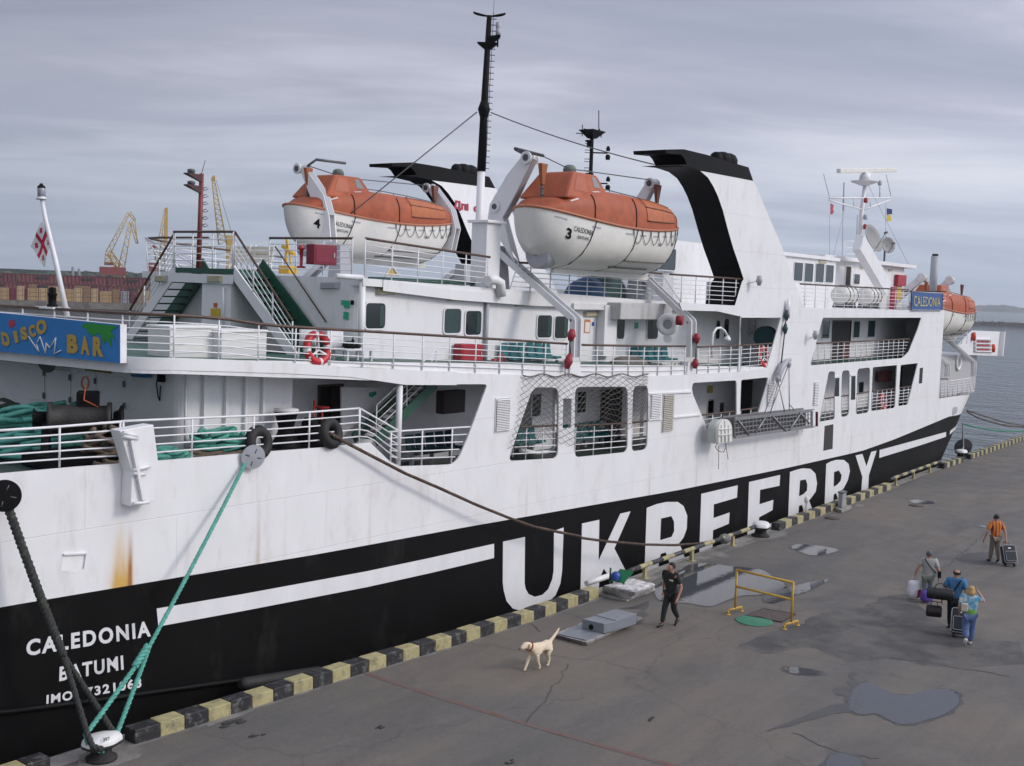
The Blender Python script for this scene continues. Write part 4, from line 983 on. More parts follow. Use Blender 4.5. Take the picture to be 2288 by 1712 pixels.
# ---- davits
def davit(X,base,knee,trk,arm,head,pivot,port=False,foot=None):
    o=part_empty('davit',ferry)
    m=(lambda v:Vector((v.x,2*YC-v.y,v.z))) if port else (lambda v:v)
    mb=MB()
    for dx in (-.17,.17):
        a,b,c=[m(Vector((X+dx,p.y,p.z))) for p in (base,knee,trk)]
        mb.beam(a,b,.05,.2,up=(0,1,0)); mb.beam(b,c,.05,.2,up=(0,0,1)); mb.ell(b,(.03,.1,.1),8,6)
    a,b,c=[m(Vector((X,p.y,p.z))) for p in (base,knee,trk)]
    mb.build('trackway',WHITE,o)
    mb=MB(); mb.beam(a,b,.3,.05,up=(0,1,0)); mb.beam(b,c,.3,.05,up=(0,0,1)); mb.build('web',GREY,o)
    ft=m(Vector((X,base.y,base.z))); mb=MB(); s=1 if not port else -1
    zb=zdk(X)+.0; mb.hexa([(X-.32,ft.y-s*.05,zb),(X+.32,ft.y-s*.05,zb),(X+.32,ft.y+s*.3,zb),(X-.32,ft.y+s*.3,zb),(X-.24,ft.y-s*.04,zb+.45),(X+.24,ft.y-s*.04,zb+.45),(X+.24,ft.y+s*.2,zb+.45),(X-.24,ft.y+s*.2,zb+.45)]); mb.build('foot',WHITE,o)
    # support post from roof deck to the track head
    mb=MB(); t=m(trk); mb.hexa([(X-.3,t.y-.35,zrf(X)),(X+.3,t.y-.35,zrf(X)),(X+.3,t.y+.35,zrf(X)),(X-.3,t.y+.35,zrf(X)),(X-.22,t.y-.2,t.z+.1),(X+.22,t.y-.2,t.z+.1),(X+.22,t.y+.25,t.z+.1),(X-.22,t.y+.25,t.z+.1)]); mb.build('pedestal',GREY,o)
    # swinging arm: two cheek plates
    prof=[m(p) for p in arm]
    mb=MB()
    for dx in (-.16,.12): mb.prism([Vector((X+dx,p.y,p.z)) for p in prof],(.04,0,0))
    mb.build('arm',WHITE,o)
    mb=MB(); k=len(prof); half_=k//2
    for i in range(half_-1): mb.beam(Vector((X,prof[i].y,prof[i].z)),Vector((X,prof[i+1].y,prof[i+1].z)),.24,.03,up=(0,1,0))
    mb.build('arm_web',GREY,o)
    for p,r in ((head,.2),(pivot,.17)):
        q=m(p); mb=MB()
        mb.lathe((X-.24,q.y,q.z),[(r,0),(r,.05),(r*.75,.055),(r*.75,.4),(r,.405),(r,.46)],18,(1,0,0)); s_=mb.build('sheave',WHITE,o)
        mb=MB(); mb.lathe((X-.26,q.y,q.z),[(r*.55,0),(r*.55,.05)],14,(1,0,0)); mb.lathe((X-.275,q.y,q.z),[(r*.2,0),(r*.2,.05)],10,(1,0,0)); mb.build('hub',DGREY,s_)
    return o
def A(X,*pts,zm='Z6'): return [atX(zm,x,y,X) for x,y in pts]
X1=29.72
tr1=A(X1,(775,1650),(785,1370),(205,850))
arm1=A(X1,(420,150),(480,190),(340,480),(262,620),(350,950),(190,700),(150,650),(170,520),(300,300))
davit(X1,tr1[0],tr1[1],tr1[2],arm1,A(X1,(445,178))[0],A(X1,(215,540))[0])
X2=37.22
tr2=A(X2,(1635,1650),(1640,1385),(1250,1010))
arm2=A(X2,(1330,345),(1375,375),(1300,520),(1265,640),(1290,900),(1180,850),(1150,700),(1200,540))
davit(X2,tr2[0],tr2[1],tr2[2],arm2,A(X2,(1350,368))[0],A(X2,(1215,640))[0])
# white casing against the davit foot (rounded tank) and cabinet
p=atY('Z6',190,1150,21.75); mb=MB(); mb.tube([atY('Z6',130,1085,21.7)+Vector((0,0,0)),atY('Z6',180,1075,21.7),atY('Z6',225,1100,21.7),atY('Z6',232,1200,21.7)],.16,10); mb.build('vent_trunk',WHITE,ferry)
mb=MB(); a=atY('Z6',62,690,22.3);b=atY('Z6',175,690,22.3); zt=atY('Z6',110,660,22.3).z
mb.box((a.x+.05,22.0,8.8),(b.x,22.6,zt)); mb.box((a.x-.05,21.9,zt),(b.x+.15,22.7,zt+.09)); mb.build('davit_cabinet',WHITE,ferry,bevel=.02)
# port davits, seen from inboard
def mirp(P): return [Vector((p.x,2*YC-p.y,p.z)) for p in P]
def A4(X,*pts): return mirp(A(X,*pts,zm='Z4'))
X3=29.6
arm3=A4(X3,(560,235),(620,240),(760,450),(800,600),(815,800),(640,860),(690,700),(700,560),(600,300))
davit(X3,Vector((X3,YS+.05,7.05)),Vector((X3,YS+.05,8.2)),Vector((X3,23.1,10.3)),arm3,A4(X3,(575,260))[0],A4(X3,(725,562))[0],port=True)
X4=36.9
arm4=A4(X4,(1505,370),(1570,385),(1700,560),(1735,700),(1700,860),(1610,850),(1660,700),(1640,600),(1535,430))
davit(X4,Vector((X4,YS+.05,6.9)),Vector((X4,YS+.05,8.15)),Vector((X4,22.8,9.9)),arm4,A4(X4,(1522,400))[0],A4(X4,(1670,668))[0],port=True)
# spreader bars on the heads, wires between the heads
def bars(name,segs,r=.03,m=BLACK):
    mb=MB()
    for s in segs: mb.tube(s,r,6)
    return mb.build(name,m,ferry,fix=False)
bars('davit_bracket',[[atX('Z6',330,105,X1),atX('Z6',545,160,X1)],[atX('Z6',335,112,X1),atX('Z6',430,160,X1)]],.05,DGREY)
y4=A4(X3,(575,260))[0].y; yb_=2*YC-y4
bars('davit_bracket',[[atX('Z4',620,235,X3),atX('Z4',685,188,X3)],[atX('Z4',685,188,X3),atX('Z4',690,190,X3)+ (atY('Z4',900,215,atX('Z4',690,190,X3).y)-atX('Z4',690,190,X3))]],.05,DGREY)
ph=atX('Z6',545,165,X1); bars('davit_span_wire',[[ph,atY('Z6',730,255,ph.y),atX('Z6',1345,340,X2)]],.018,CABLE)
ph=atX('Z4',630,235,X3); bars('davit_span_wire',[[ph,atY('Z4',900,325,ph.y),atX('Z4',1500,380,X4)]],.018,CABLE)
# ================================================================== LIFEBOATS (hang in the davits: things of their own)
LBL=8.85
def lifeboat(org,num,label,detail=True):
    """enclosed lifeboat, local x from stern to bow, z=0 at the keel"""
    o=thing('lifeboat',org,label,'lifeboat','enclosed orange and white lifeboats in the davits')
    O=Vector(org); L=LBL
    def bw(u): return 1.36*max(0,1-abs(2*u-1)**2.7)**(.46 if u<.5 else .62)
    def g(u): return 1.40+.40*(2*u-1)**2+.04*(1-u)
    def k(u): return .12*max(0,(u-.85)/.15)+(.0 if u>.16 else .55*(1-u/.16)**.8)
    def hs(u,v,off=0):
        b=bw(u); s=(max(0,1-v**3.4))**(.56); zz=g(u)+(k(u)-g(u))*v
        x=L*u + (.38*v**1.5*max(0,1-u/.12) if u<.12 else 0) - (1.5*v**2*max(0,(u-.72)/.28)**1.5 if u>.72 else 0)
        return O+Vector((x,-(b*s+off*(1 if s>0 else 0)),zz))
    n,m=44,12; us=[.5-.5*math.cos(math.pi*i/n)*1.0 for i in range(n+1)]
    mb=MB(); 
    for sgn in (1,-1):
        mb.grid([[ (lambda p:Vector((p.x,O.y+(p.y-O.y)*sgn,p.z)))(hs(u,j/m)) for u in us] for j in range(m+1)])
    hull=mb.build('hull',GRPW,o,fix=False)
    mb=MB(); gl=[hs(u,0,.02) for u in us]; mb.tube(gl,.045,6); mb.tube([Vector((p.x,2*O.y-p.y,p.z)) for p in gl],.045,6); mb.build('gunwale',mat('faded_orange_rim',(.40,.14,.07),.5),o,fix=False)
    # canopy
    def hc(u):
        P=((.0,1.8),(.04,1.84),(.10,2.16),(.18,2.42),(.3,2.58),(.5,2.58),(.7,2.50),(.85,2.40),(.92,2.26),(.965,2.06),(.99,1.84),(1,1.8))
        for (a,b),(c,d) in zip(P,P[1:]):
            if u<=c: t=(u-a)/(c-a); t=t*t*(3-2*t) if a<.18 or a>.8 else t; return b+(d-b)*t
    def cs(u,t,s=1.0):
        b=bw(u)*.955; a=math.pi*t; c=math.cos(a);si=math.sin(a); e=.55
        y=-b*math.copysign(abs(c)**e,c)*s; z=g(u)+(hc(u)-g(u))*abs(si)**e*s
        return O+Vector((L*u,y,z))
    us2=[.012+(.976)*i/46 for i in range(47)]
    mb=MB(); mb.grid([[cs(u,j/20) for u in us2] for j in range(21)]); can=mb.build('canopy',ORANGE,o,fix=False)
    # cockpit tower
    def blk(x0,x1,y,z): return [O+Vector((x0,-y,z)),O+Vector((x1,-y,z)),O+Vector((x1,y,z)),O+Vector((x0,y,z))]
    mb=MB(); mb.hexa(blk(.9,3.6,.95,2.15)+blk(1.63,2.95,.66,3.03)); ck=mb.build('cockpit',ORANGE,o,bevel=.09)
    mb=MB(); 
    def fc(s,t,off=.008,q=None):   # point on the cockpit's near face
        a=O+Vector((lerp(.9,3.6,s),-.95,2.15)); b=O+Vector((lerp(1.63,2.95,s),-.66,3.03)); return a.lerp(b,t)+Vector((0,-off,off*.3))
    mb.prism(fillet([fc(.66,.52),fc(.86,.52),fc(.84,.9),fc(.70,.9)],.06),(0,.006,0)); mb.build('window',mat('grey_perspex',(.22,.22,.22),.15),ck)
    mb=MB(); mb.prism(fillet([fc(.12,.3),fc(.45,.3),fc(.42,.85),fc(.14,.85)],.06),(0,.006,0)); mb.build('hatch',mat('darker_orange_grp',(.36,.085,.03),.5),ck)
    mb=MB(); mb.lathe(O+Vector((2.5,.1,3.0)),[(.2,0),(.22,.18),(.18,.28),(.1,.33)],12); mb.build('hatch_cover',mat('grey_green_cover',(.12,.15,.13),.7,var=.4,vscale=9),ck)
    # side tarpaulin panel, ridge rail
    mb=MB(); mb.grid([[cs(u,t,1.012) for u in [.58+.27*i/14 for i in range(15)]] for t in [.03+.30*j/8 for j in range(9)]]); tp_=mb.build('side_curtain',mat('orange_canvas',(.42,.12,.04),.6,var=.25,vscale=5,bump=.6,bscale=4),can,fix=False)
    mb=MB()
    for t in (.03,.16,.33): mb.tube([cs(.58+.27*i/14,t,1.02) for i in range(15)],.018,5)
    mb.build('curtain_batten',mat('dark_orange_seam',(.2,.07,.03),.6),can,fix=False)
    mb=MB(); rp_=[cs(u,.5)+Vector((0,-.15,.12)) for u in [.34+.6*i/14 for i in range(15)]]; mb.tube(rp_,.018,5)
    for p in rp_[::2]: mb.tube([p,p-Vector((0,0,.13))],.014,5)
    mb.build('roof_rail',DGREY,can,fix=False)
    RT=mat('reflective_tape',(.6,.6,.6),.4)
    for u0,u1,t in ((.27,.31,.30),(.36,.40,.38),(.44,.475,.40),(.86,.885,.35),(.13,.165,.16)):
        mb=MB(); mb.grid([[cs(u0,t,1.008),cs(u1,t,1.008)],[cs(u0,t+.028,1.008),cs(u1,t+.028,1.008)]]); mb.build('reflective_strip',RT,can,fix=False)
    for u in (.06,.22,.42,.52,.62,.70,.78,.86,.93):
        mb=MB(); mb.grid([[hs(u,.12,.012),hs(u+.045,.12,.012)],[hs(u,.16,.012),hs(u+.045,.16,.012)]]); mb.build('reflective_strip',GREY,hull,fix=False)
    # grab line in loops
    mb=MB(); N_=8; a=[.47+.5*i/N_ for i in range(N_+1)]
    for u0,u1 in zip(a,a[1:]): mb.tube([hs(lerp(u0,u1,i/8),.10+.26*4*(i/8)*(1-i/8)*.9,.03) for i in range(9)],.011,5)
    for u in a: mb.tube([hs(u,.02,.03),hs(u,.14,.03)],.02,5)
    mb.tube([hs(.46+.5*i/14,.74,.02) for i in range(15)],.022,5)
    mb.build('grab_line',mat('weathered_grab_rope',(.10,.10,.085),.8),hull,fix=False)
    # lashings over the boat
    for u,d in ((.24,-.06),(.5,-.05),(.93,-.08)):
        mb=MB(); mb.tube([cs(u,t/10*.5+.0,1.015) for t in range(5,-1,-1)]+[hs(u+d*v,v,.03) for v in (0,.2,.45,.7,.9,1)],.015,5); mb.build('lashing',BLACK,o,fix=False)
    # keel, skids, propeller nozzle
    mb=MB(); mb.beam(O+Vector((1.6,0,.0)),O+Vector((7.4,0,-.06)),.12,.26); mb.build('keel',GRPW,hull)
    mb=MB(); mb.tube([hs(.42+.28*i/8,.9,.04) for i in range(9)],.03,5); mb.build('skid',DGREY,hull)
    mb=MB(); c=O+Vector((.75,0,.42)); mb.lathe(c,[(.40,0),(.44,.02),(.42,.55),(.36,.55),(.34,.02)],22,(1,0,0)); nz=mb.build('propeller_nozzle',GREY,o)
    mb=MB()
    for i in range(3):
        t=i*2.094+.4; d=Vector((0,math.cos(t),math.sin(t))); mb.cbox(c+Vector((.1,0,0))+d*.17,(.02,.15,.07),(Vector((1,0,0)),d,Vector((1,0,0)).cross(d)))
    mb.lathe(c+Vector((-.05,0,0)),[(.05,0),(.06,.3)],10,(1,0,0)); mb.build('propeller',DGREY,nz)
    # writing
    def hq(u0,u1,v0,v1): return [hs(u0,v1,.02),hs(u1,v1,.02),hs(u1,v0,.02),hs(u0,v0,.02)]
    if detail:
        put_text('name_lettering','CALEDONIA',hq(.135,.225,.22,.32),DGREY,hull); put_text('port_lettering','BATUMI',hq(.155,.205,.37,.43),DGREY,hull)
        put_text('size_lettering','7.5x2.8x1.2m 40-45 PERSONS',hq(.66,.83,.29,.36),DGREY,hull)
    put_text('number_lettering',num,hq(.105,.127,.30,.52) if num!='4' else hq(.055,.08,.28,.52),BLACK,hull,bold=.03)
    # falls: hook blocks
    for xx,mm in ((.9,mat('rusty_orange_block',(.30,.09,.03),.6)),(7.9,mat('rust_brown_block',(.16,.06,.04),.6))):
        t_=O+Vector((xx,-.0,3.3)); mb=MB(); mb.hexa([t_+Vector(v) for v in ((-.06,-.05,-.75),(.06,-.05,-.75),(.06,.05,-.75),(-.06,.05,-.75),(-.17,-.08,-.1),(.17,-.08,-.1),(.17,.08,-.1),(-.17,.08,-.1))]); b_=mb.build('fall_block',mm,o,bevel=.02)
        mb=MB()
        z=2.5
        while z>1.9:
            mb.tube([t_+Vector((.05*math.cos(a),.05*math.sin(a)*(1 if int(z*10)%2 else 0),z-3.3+.06*math.sin(a))) for a in [i*math.pi/3 for i in range(6)]],.018,5,closed=True); z-=.1
        mb.tube([t_+Vector((0,0,-.75)),t_+Vector((0,0,-1.5))],.025,5); mb.build('chain',DGREY,b_)
    return o
lifeboat((28.47,21.25,9.72),'3','orange and white enclosed lifeboat number 3 hanging nearest, beside the near funnel')
lifeboat((28.6,2*YC-21.45,9.95),'4','orange and white enclosed lifeboat number 4 on the far side of the roof deck')
lifeboat((67.6,21.8,7.2),'1','orange and white lifeboat hanging at the bow beyond the blue name board',detail=False)
# ================================================================== MASTS
def mast(name,prof,m):      # prof: list of (point, radius)
    o=part_empty('mast',ferry); mb=MB(); mb.tube([p for p,r in prof],[r for p,r in prof],12); mb.build('pole',m,o); return o
def yk_(zm,x,y,Y): return atY(zm,x,y,Y)
Ym=27.0
p0=atY('Z4',1880,900,Ym); p1=atY('Z4',1905,275,Ym); p2=atY('B6',300,900,Ym); p3=atY('B6',343,130,Ym)
mm=part_empty('mast',ferry)
mb=MB(); mb.tube([p0-Vector((0,0,1)),p1],[.15,.14],14); mb.build('lower_pole',WHITE,mm)
mb=MB(); mb.tube([p1,p2,p3],[.16,.135,.09],14); mb.lathe(p2-Vector((0,0,.3)),[(.14,0),(.23,.3),(.13,.6)],12); mb.build('upper_pole',BLACK,mm)
mb=MB()
for i in range(26):
    q=p1.lerp(p3,i/26)+Vector((.0,0,.1)); d=Vector((.6,-.8,0)); mb.tube([q,q+d*.28],.014,5)
    if i%2==0: mb.tube([q+d*.16,q+d*.16+Vector((0,0,.9))],.008,4)
mb.build('ladder_rungs',BLACK,mm)
def top_plate(c,lx,m,par): 
    mb=MB(); mb.hexa([c+Vector(v) for v in ((-.15,-.15,-.35),(.15,-.15,-.35),(.15,.15,-.35),(-.15,.15,-.35),(-lx,-.4,0),(lx,-.4,0),(lx,.4,0),(-lx,.4,0))]); return mb.build('platform',m,par)
c=p3; R_=[ray((1,0))]; rv=Vector((math.cos(A_Q),-math.sin(A_Q),0))
mb=MB(); mb.tube([c+rv*(.56*math.cos(t))+Vector((rv.y,-rv.x,0))*(.5*math.sin(t))*-1+Vector((0,0,.10)) for t in [i*math.pi/14 for i in range(15)]],.035,6); mb.tube([c+rv*.56+Vector((0,0,.1)),c+rv*.12,c-rv*.12,c-rv*.56+Vector((0,0,.1))],.025,6); mb.build('aerial_hoop',BLACK,mm)
mb=MB(); l0=c+rv*.34+Vector((0,0,-.70)); mb.lathe(l0,[(.09,0),(.09,.22),(.07,.23),(.09,.28),(.09,.46),(.03,.5)],12); mb.build('masthead_light',GREY,mm)
mb=MB(); mb.beam(c+Vector((0,0,-.75)),l0+rv*.1,.18,.05); mb.hexa([c+Vector((0,0,-1.02))+rv*a+Vector((rv.y,-rv.x,0))*b+Vector((0,0,d)) for a,b,d in ((-.05,-.1,0),(.1,-.1,0),(.1,.1,0),(-.05,.1,0),(-.05,-.14,.25),(.42,-.14,.25),(.42,.14,.25),(-.05,.14,.25))]); mb.tube([l0+Vector((0,0,-.05)),l0+Vector((0,0,-.4))],.03,6); mb.build('light_bracket',BLACK,mm)
q=p2.lerp(p3,.70); mb=MB(); 
mb.hexa([q+rv*a+Vector((rv.y,-rv.x,0))*b+Vector((0,0,d)) for a,b,d in ((-.1,-.1,-.2),(.1,-.1,-.2),(.1,.1,-.2),(-.1,.1,-.2),(-.38,-.18,.03),(.38,-.18,.03),(.38,.18,.03),(-.38,.18,.03))]); mb.build('crosstree',BLACK,mm)
# stays
fp=atY('Z6',1365,225,YS+.3); st=[p2+rv*.25+Vector((0,0,-.1)),fp]
bars('stay_wire',[sag(*st,.12)],.02,CABLE)
e2=atY('Z4',850,660,31.0); bars('stay_wire',[[p2-rv*.25+Vector((0,0,-.1)),e2]],.022,CABLE)
# second mast with aerials
Y2=30.0; a0=atY('B6',1178,1560,Y2)-Vector((0,0,5)); a1=atY('B6',1187,1130,Y2)
m2=mast('mast',[(a0,.10),(a1,.085)],BLACK)
top_plate(a1+Vector((0,0,.30)),.55,BLACK,m2)
mb=MB()
for zm_,pts in (('B6',[(1108,1025),(1106,1120)]),('B6',[(1243,908),(1243,1090)]),('B6',[(1057,1096),(1130,1100)]),('B6',[(1250,1060),(1262,1130),(1270,1075)]),('B6',[(1200,1090),(1280,1092)]),('B6',[(1120,1060),(1230,1078)])): mb.tube([atY(zm_,x,y,Y2) for x,y in pts],.022,5)
mb.build('aerial',BLACK,m2)
mb=MB()
for i in range(11): q=a1.lerp(a0,.04+i*.055); mb.tube([q,q-rv*.3,q-rv*.3+Vector((0,0,.12)),q+Vector((0,0,.12))],.016,4)
mb.build('ladder_rungs',BLACK,m2)
for y in (1255,1505):
    q=atY('B6',1190,y,Y2); mb=MB(); mb.beam(q,q+rv*.7,.06,.06); mb.lathe(q+rv*.72+Vector((0,0,.1)),[(.09,0),(.1,.1),(.05,.22)],8); mb.lathe(q+rv*.72+Vector((0,0,-.3)),[(.1,0),(.12,.15),(.07,.24)],8); mb.build('signal_light',BLACK,m2)
for y in (1185,1455): 
    q=atY('B6',1165,y,Y2); mb=MB(); mb.lathe(q+Vector((0,0,-.15)),[(.12,0),(.12,.25),(.2,.26),(.2,.32)],8); mb.build('junction',BLACK,m2)
# red stern mast
Y3=27.5; b0=atY('Z1',1632,850,Y3); b1=atY('Z1',1657,140,Y3)
MR=mat('dull_red_mast_paint',(.19,.035,.028),.5,var=.25)
m3=mast('mast',[(b0-Vector((0,0,.4)),.075),(b1,.065)],MR)
mb=MB()
for y in (165,260):
    q=atY('Z1',1650,y+20,Y3); r_=atY('Z1',1525,y-25,Y3); mb.hexa([q+Vector((0,-.06,-.1)),q+Vector((.05,.06,-.1)),q+Vector((.05,.06,.12)),q+Vector((0,-.06,.12)),r_+Vector((0,-.12,0)),r_+Vector((.02,.12,0)),r_+Vector((.02,.12,.03)),r_+Vector((0,-.12,.03))])
mb.build('lamp_bracket',mat('dark_red_bracket',(.06,.02,.02),.5),m3)
for y in (130,228):
    q=atY('Z1',1572,y,Y3); mb=MB(); mb.lathe(q+Vector((0,0,-.1)),[(.09,0),(.09,.1),(.11,.11),(.11,.18),(.05,.2)],10); mb.build('stern_light',DGREY,m3)
mb=MB()
for i in range(6): q=atY('Z1',1655,265+i*60,Y3); mb.tube([q+rv*.02,q+rv*.12+Vector((0,0,.05)),q+rv*.2,q+rv*.1-Vector((0,0,.04)),q+rv*.02-Vector((0,0,.01))],.012,4)
mb.tube([b1,atY('Z1',1687,30,Y3)],.012,4); mb.build('climbing_rung',DGREY,m3)
# ================================================================== FORWARD SUPERSTRUCTURE
YWH=23.0
def Zp(x,y,Y,zm='Z8'): return atY(zm,x,y,Y)
xa_=Zp(505,800,YWH).x-1.5; xb_=Zp(858,850,YWH).x
zt=lambda x:lerp(Zp(505,712,YWH).z,Zp(858,752,YWH).z,(x-xa_)/(xb_-xa_))
mb=MB(); mb.box((xa_,YWH,8.6),(xb_,2*YC-YWH,zt(xb_)-.0)); wh=mb.build('wheelhouse',WHITE,ferry)
mb=MB(); mb.box((xa_-.1,YWH-.15,zt(xb_)),(xb_+.15,2*YC-YWH+.15,zt(xb_)+.16)); mb.build('roof',WHITE,wh)
for r in ((560,762,622,893),(636,768,697,900),(715,770,775,903),(788,780,843,905)): window(wh,'Z8',r,YWH,GLASS,rad=.06,curtain=False)
xc_=Zp(1350,850,24.0).x; zt2=Zp(1355,800,24).z
mb=MB(); mb.box((xb_+.01,24.0,8.6),(xc_,2*YC-24,zt2)); w2=mb.build('wheelhouse',WHITE,ferry)
mb=MB(); mb.box((xb_+.02,23.6,zt2),(xc_+1.0,2*YC-23.6,zt2+.2)); mb.build('roof',WHITE,w2)
window(w2,'Z8',(992,845,1032,915),24.0,rad=.05)
d0=door(w2,'Z8',(925,790,962,960),24.0,DARK,frame=WHITE2)
mb=MB(); X0,X1,z0,z1=rect_on('Z8',(1282,850,1342,930),23.97); mb.box((X0,23.75,z0),(X1,23.98,z1)); mb.build('red_cabinet',RED,w2,bevel=.02)
for r,b in (((730,745,790,772),YWH),((1030,790,1070,808),24.0),((1235,808,1265,824),24.0)): lamp_box(wh,'Z8',r,b)
# slanted beam
mb=MB(); a=Zp(1020,615,22.6); b=Zp(1215,950,22.6); mb.beam(a,b,.9,.45,up=(0,-1,0)); mb.build('slanted_beam',WHITE,ferry,bevel=.02)
# radar mast
YR=25.8
r0=Zp(1030,760,YR); r1=Zp(1075,160,YR)
rm=part_empty('radar_mast',ferry)
mb=MB(); mb.tube([r0-Vector((0,0,1)),Zp(1043,420,YR),r1],[.15,.13,.10],12); mb.build('pole',WHITE,rm)
mb=MB(); c=Zp(1068,180,YR); mb.lathe(c,[(.18,-.25),(.8,-.02),(.82,.02),(.3,.05)],20); mb.lathe(c+Vector((0,0,.05)),[(.35,0),(.3,.35),(.1,.55)],14); mb.build('radar_platform',WHITE,rm)
mb=MB(); mb.beam(Zp(880,103,YR),Zp(1288,97,YR),.25,.25); rs=mb.build('radar_scanner',mat('off_white_radar',(.68,.67,.62),.5),rm,bevel=.03)
mb=MB(); mb.hexa([Zp(1083,130,YR)+Vector(v) for v in ((-.1,-.1,-.1),(.1,-.1,-.1),(.1,.1,-.1),(-.1,.1,-.1),(-.9,-.1,.25),(.9,-.1,.25),(.9,.1,.25),(-.9,.1,.25))]); mb.build('scanner_base',WHITE,rm)
mb=MB(); yl_=Zp(812,298,YR); yr_=Zp(1252,298,YR)
for p,q,r in ((yl_,yr_,.055),(yl_+Vector((0,0,-.12)),Zp(1042,378,YR),.05),(yr_+Vector((0,0,-.12)),Zp(1060,382,YR),.05),(Zp(990,298,YR),Zp(990,360,YR),.03),(Zp(1108,298,YR),Zp(1108,360,YR),.03)): mb.tube([p,q],r,6)
mb.build('yardarm',WHITE,rm)
mb=MB()
for pts,r in (([(772,125),(812,285)],.02),([(1222,130),(1255,280)],.02),([(920,185),(912,390)],.045),([(912,390),(905,740)],.02),([(1176,178),(1176,300)],.03),([(815,420),(815,715)],.012),([(840,720),(930,360)],.012),([(1218,330),(1218,600)],.012),([(1090,200),(1380,770)],.012),([(1015,420),(1010,600)],.03)): mb.tube([Zp(x,y,YR) for x,y in pts],r,5)
mb.build('aerial',GREY,rm)
for x,y,m in ((1075,320,RED),(1072,440,GREY),(1070,510,RED),(1176,195,GREY)):
    mb=MB(); mb.lathe(Zp(x,y,YR-.3)+Vector((0,0,-.1)),[(.1,0),(.12,.05),(.12,.25),(.06,.3)],10); mb.build('signal_lamp',m,rm)
# dishes
def dish(x,y,r,Y,n,label):
    c=Zp(x,y,Y); n=Vector(n).normalized(); o=part_empty('satellite_dish',ferry)
    mb=MB(); pr=[(r*t,-.30*r*(1-t*t)) for t in (0,.2,.4,.6,.8,1)]+[(r*t,-.30*r*(1-t*t)-.02) for t in (1,.8,.6,.4,.2,0)]; mb.lathe(c,pr,26,n); mb.build('dish',mat('grey_dish',(.25,.25,.25),.6),o)
    mb=MB(); mb.tube([c-n*.3*r,c-n*.6*r+Vector((0,0,-.2)),Vector((c.x,c.y+.2,9.6))],.06,6); mb.tube([c+Vector((0,0,-r)),c+n*r*.9],.02,5); mb.lathe(c+n*r*.9,[(.06,-.1),(.07,.1)],8,n); mb.build('mount',DGREY,o)
dish(1135,585,.86,24.6,(-.12,-.9,.38),''); dish(1238,635,.50,24.9,(-.45,-.75,.15),'')
mb=MB(); 
for x in (918,1003): mb.tube([Zp(x,735,24.3),Zp(x,608,24.3)],.025,5)
for y in (608,655,700): mb.tube([Zp(918,y,24.3),Zp(1003,y,24.3)],.02,5)
mb.build('railing',WHITE2,ferry)
# name board
nb=thing('name_board',Zp(1405,1105,YS-.1),'blue name board with pale gold lettering on the forward deck edge','sign board')
Q=[Zp(1407,1103,YS-.1),Zp(1625,1103,YS-.1),Zp(1630,982,YS-.1),Zp(1409,972,YS-.1)]
mb=MB(); mb.prism([p+Vector((0,.01,0)) for p in Q],(0,.07,0)); mb.build('panel',mat('deep_blue_sign',(.015,.075,.26),.45,var=.1),nb)
mb=MB(); mb.tube(Q,.025,5,closed=True); mb.build('frame',GREY,nb)
put_text('lettering','CALEDONIA',[Zp(1422,1075,YS-.105),Zp(1610,1078,YS-.105),Zp(1610,1015,YS-.105),Zp(1422,1000,YS-.105)],mat('pale_gold_lettering',(.5,.45,.2),.5),nb)
# lamp column on the fore deck edge
o=part_empty('vent_column',ferry); mb=MB(); mb.tube([Zp(1555,985,21.3)-Vector((0,0,.3)),Zp(1574,715,21.3)],.22,14); mb.build('pipe',GREY,o); mb=MB(); mb.tube([Zp(1574,716,21.3),Zp(1575,700,21.3)],.17,12); mb.build('cap',BLACK,o)
# bow davits, grey bow house, wing board
X5=atY('Z8',1660,1560,20.3).x; X6=atY('Z8',1848,1560,20.45).x
for X_,ft_,kn,tk,hd in ((X5,(1660,1580),(1664,1500),(1610,1445),(1480,870)),(X6,(1848,1580),(1850,1478),(1645,1300),(1680,890))):
    T_=A(X_,ft_,kn,tk,zm='Z8'); o=part_empty('davit',ferry)
    mb=MB()
    for dx in (-.2,.2):
        a,b,c=[p+Vector((dx,0,0)) for p in T_]; mb.beam(a,b,.06,.2,up=(0,1,0)); mb.beam(b,c,.06,.2)
    mb.build('trackway',WHITE,o)
    h=atX('Z8',hd[0],hd[1],X_+ (1.0 if X_==X5 else .8)); mb=MB(); base=Vector((X_+.9,25.0,8.3)); mb.hexa([h+Vector((-.12,-.1,-.15)),h+Vector((.12,-.1,-.15)),h+Vector((.12,.1,.15)),h+Vector((-.12,.1,.15)),base+Vector((-.2,-.4,0)),base+Vector((.2,-.4,0)),base+Vector((.2,.4,0)),base+Vector((-.2,.4,0))]); mb.build('arm',WHITE,o)
    mb=MB(); mb.lathe(h+Vector((-.22,0,0)),[(.26,0),(.26,.06),(.18,.07),(.18,.4),(.26,.41)],16,(1,0,0)); mb.build('sheave',WHITE,o)
mb=MB(); bx=atY('Z8',1655,1500,22.2).x; bx2=atY('Z8',1872,1500,22.2).x
mb.box((66.3,22.2,3.3),(bx2,31,atY('Z8',1760,1425,22.2).z)); bh=mb.build('bow_house',mat('grey_bow_house',(.42,.42,.42),.5,var=.06),ferry)
mb=MB(); c=atY('Z8',1740,1482,22.15); mb.tube([c+Vector((.42*math.cos(t),0,.42*math.sin(t))) for t in [i*math.pi/10 for i in range(20)]],.1,8,closed=True); mb.build('winch_ring',WHITE,bh)
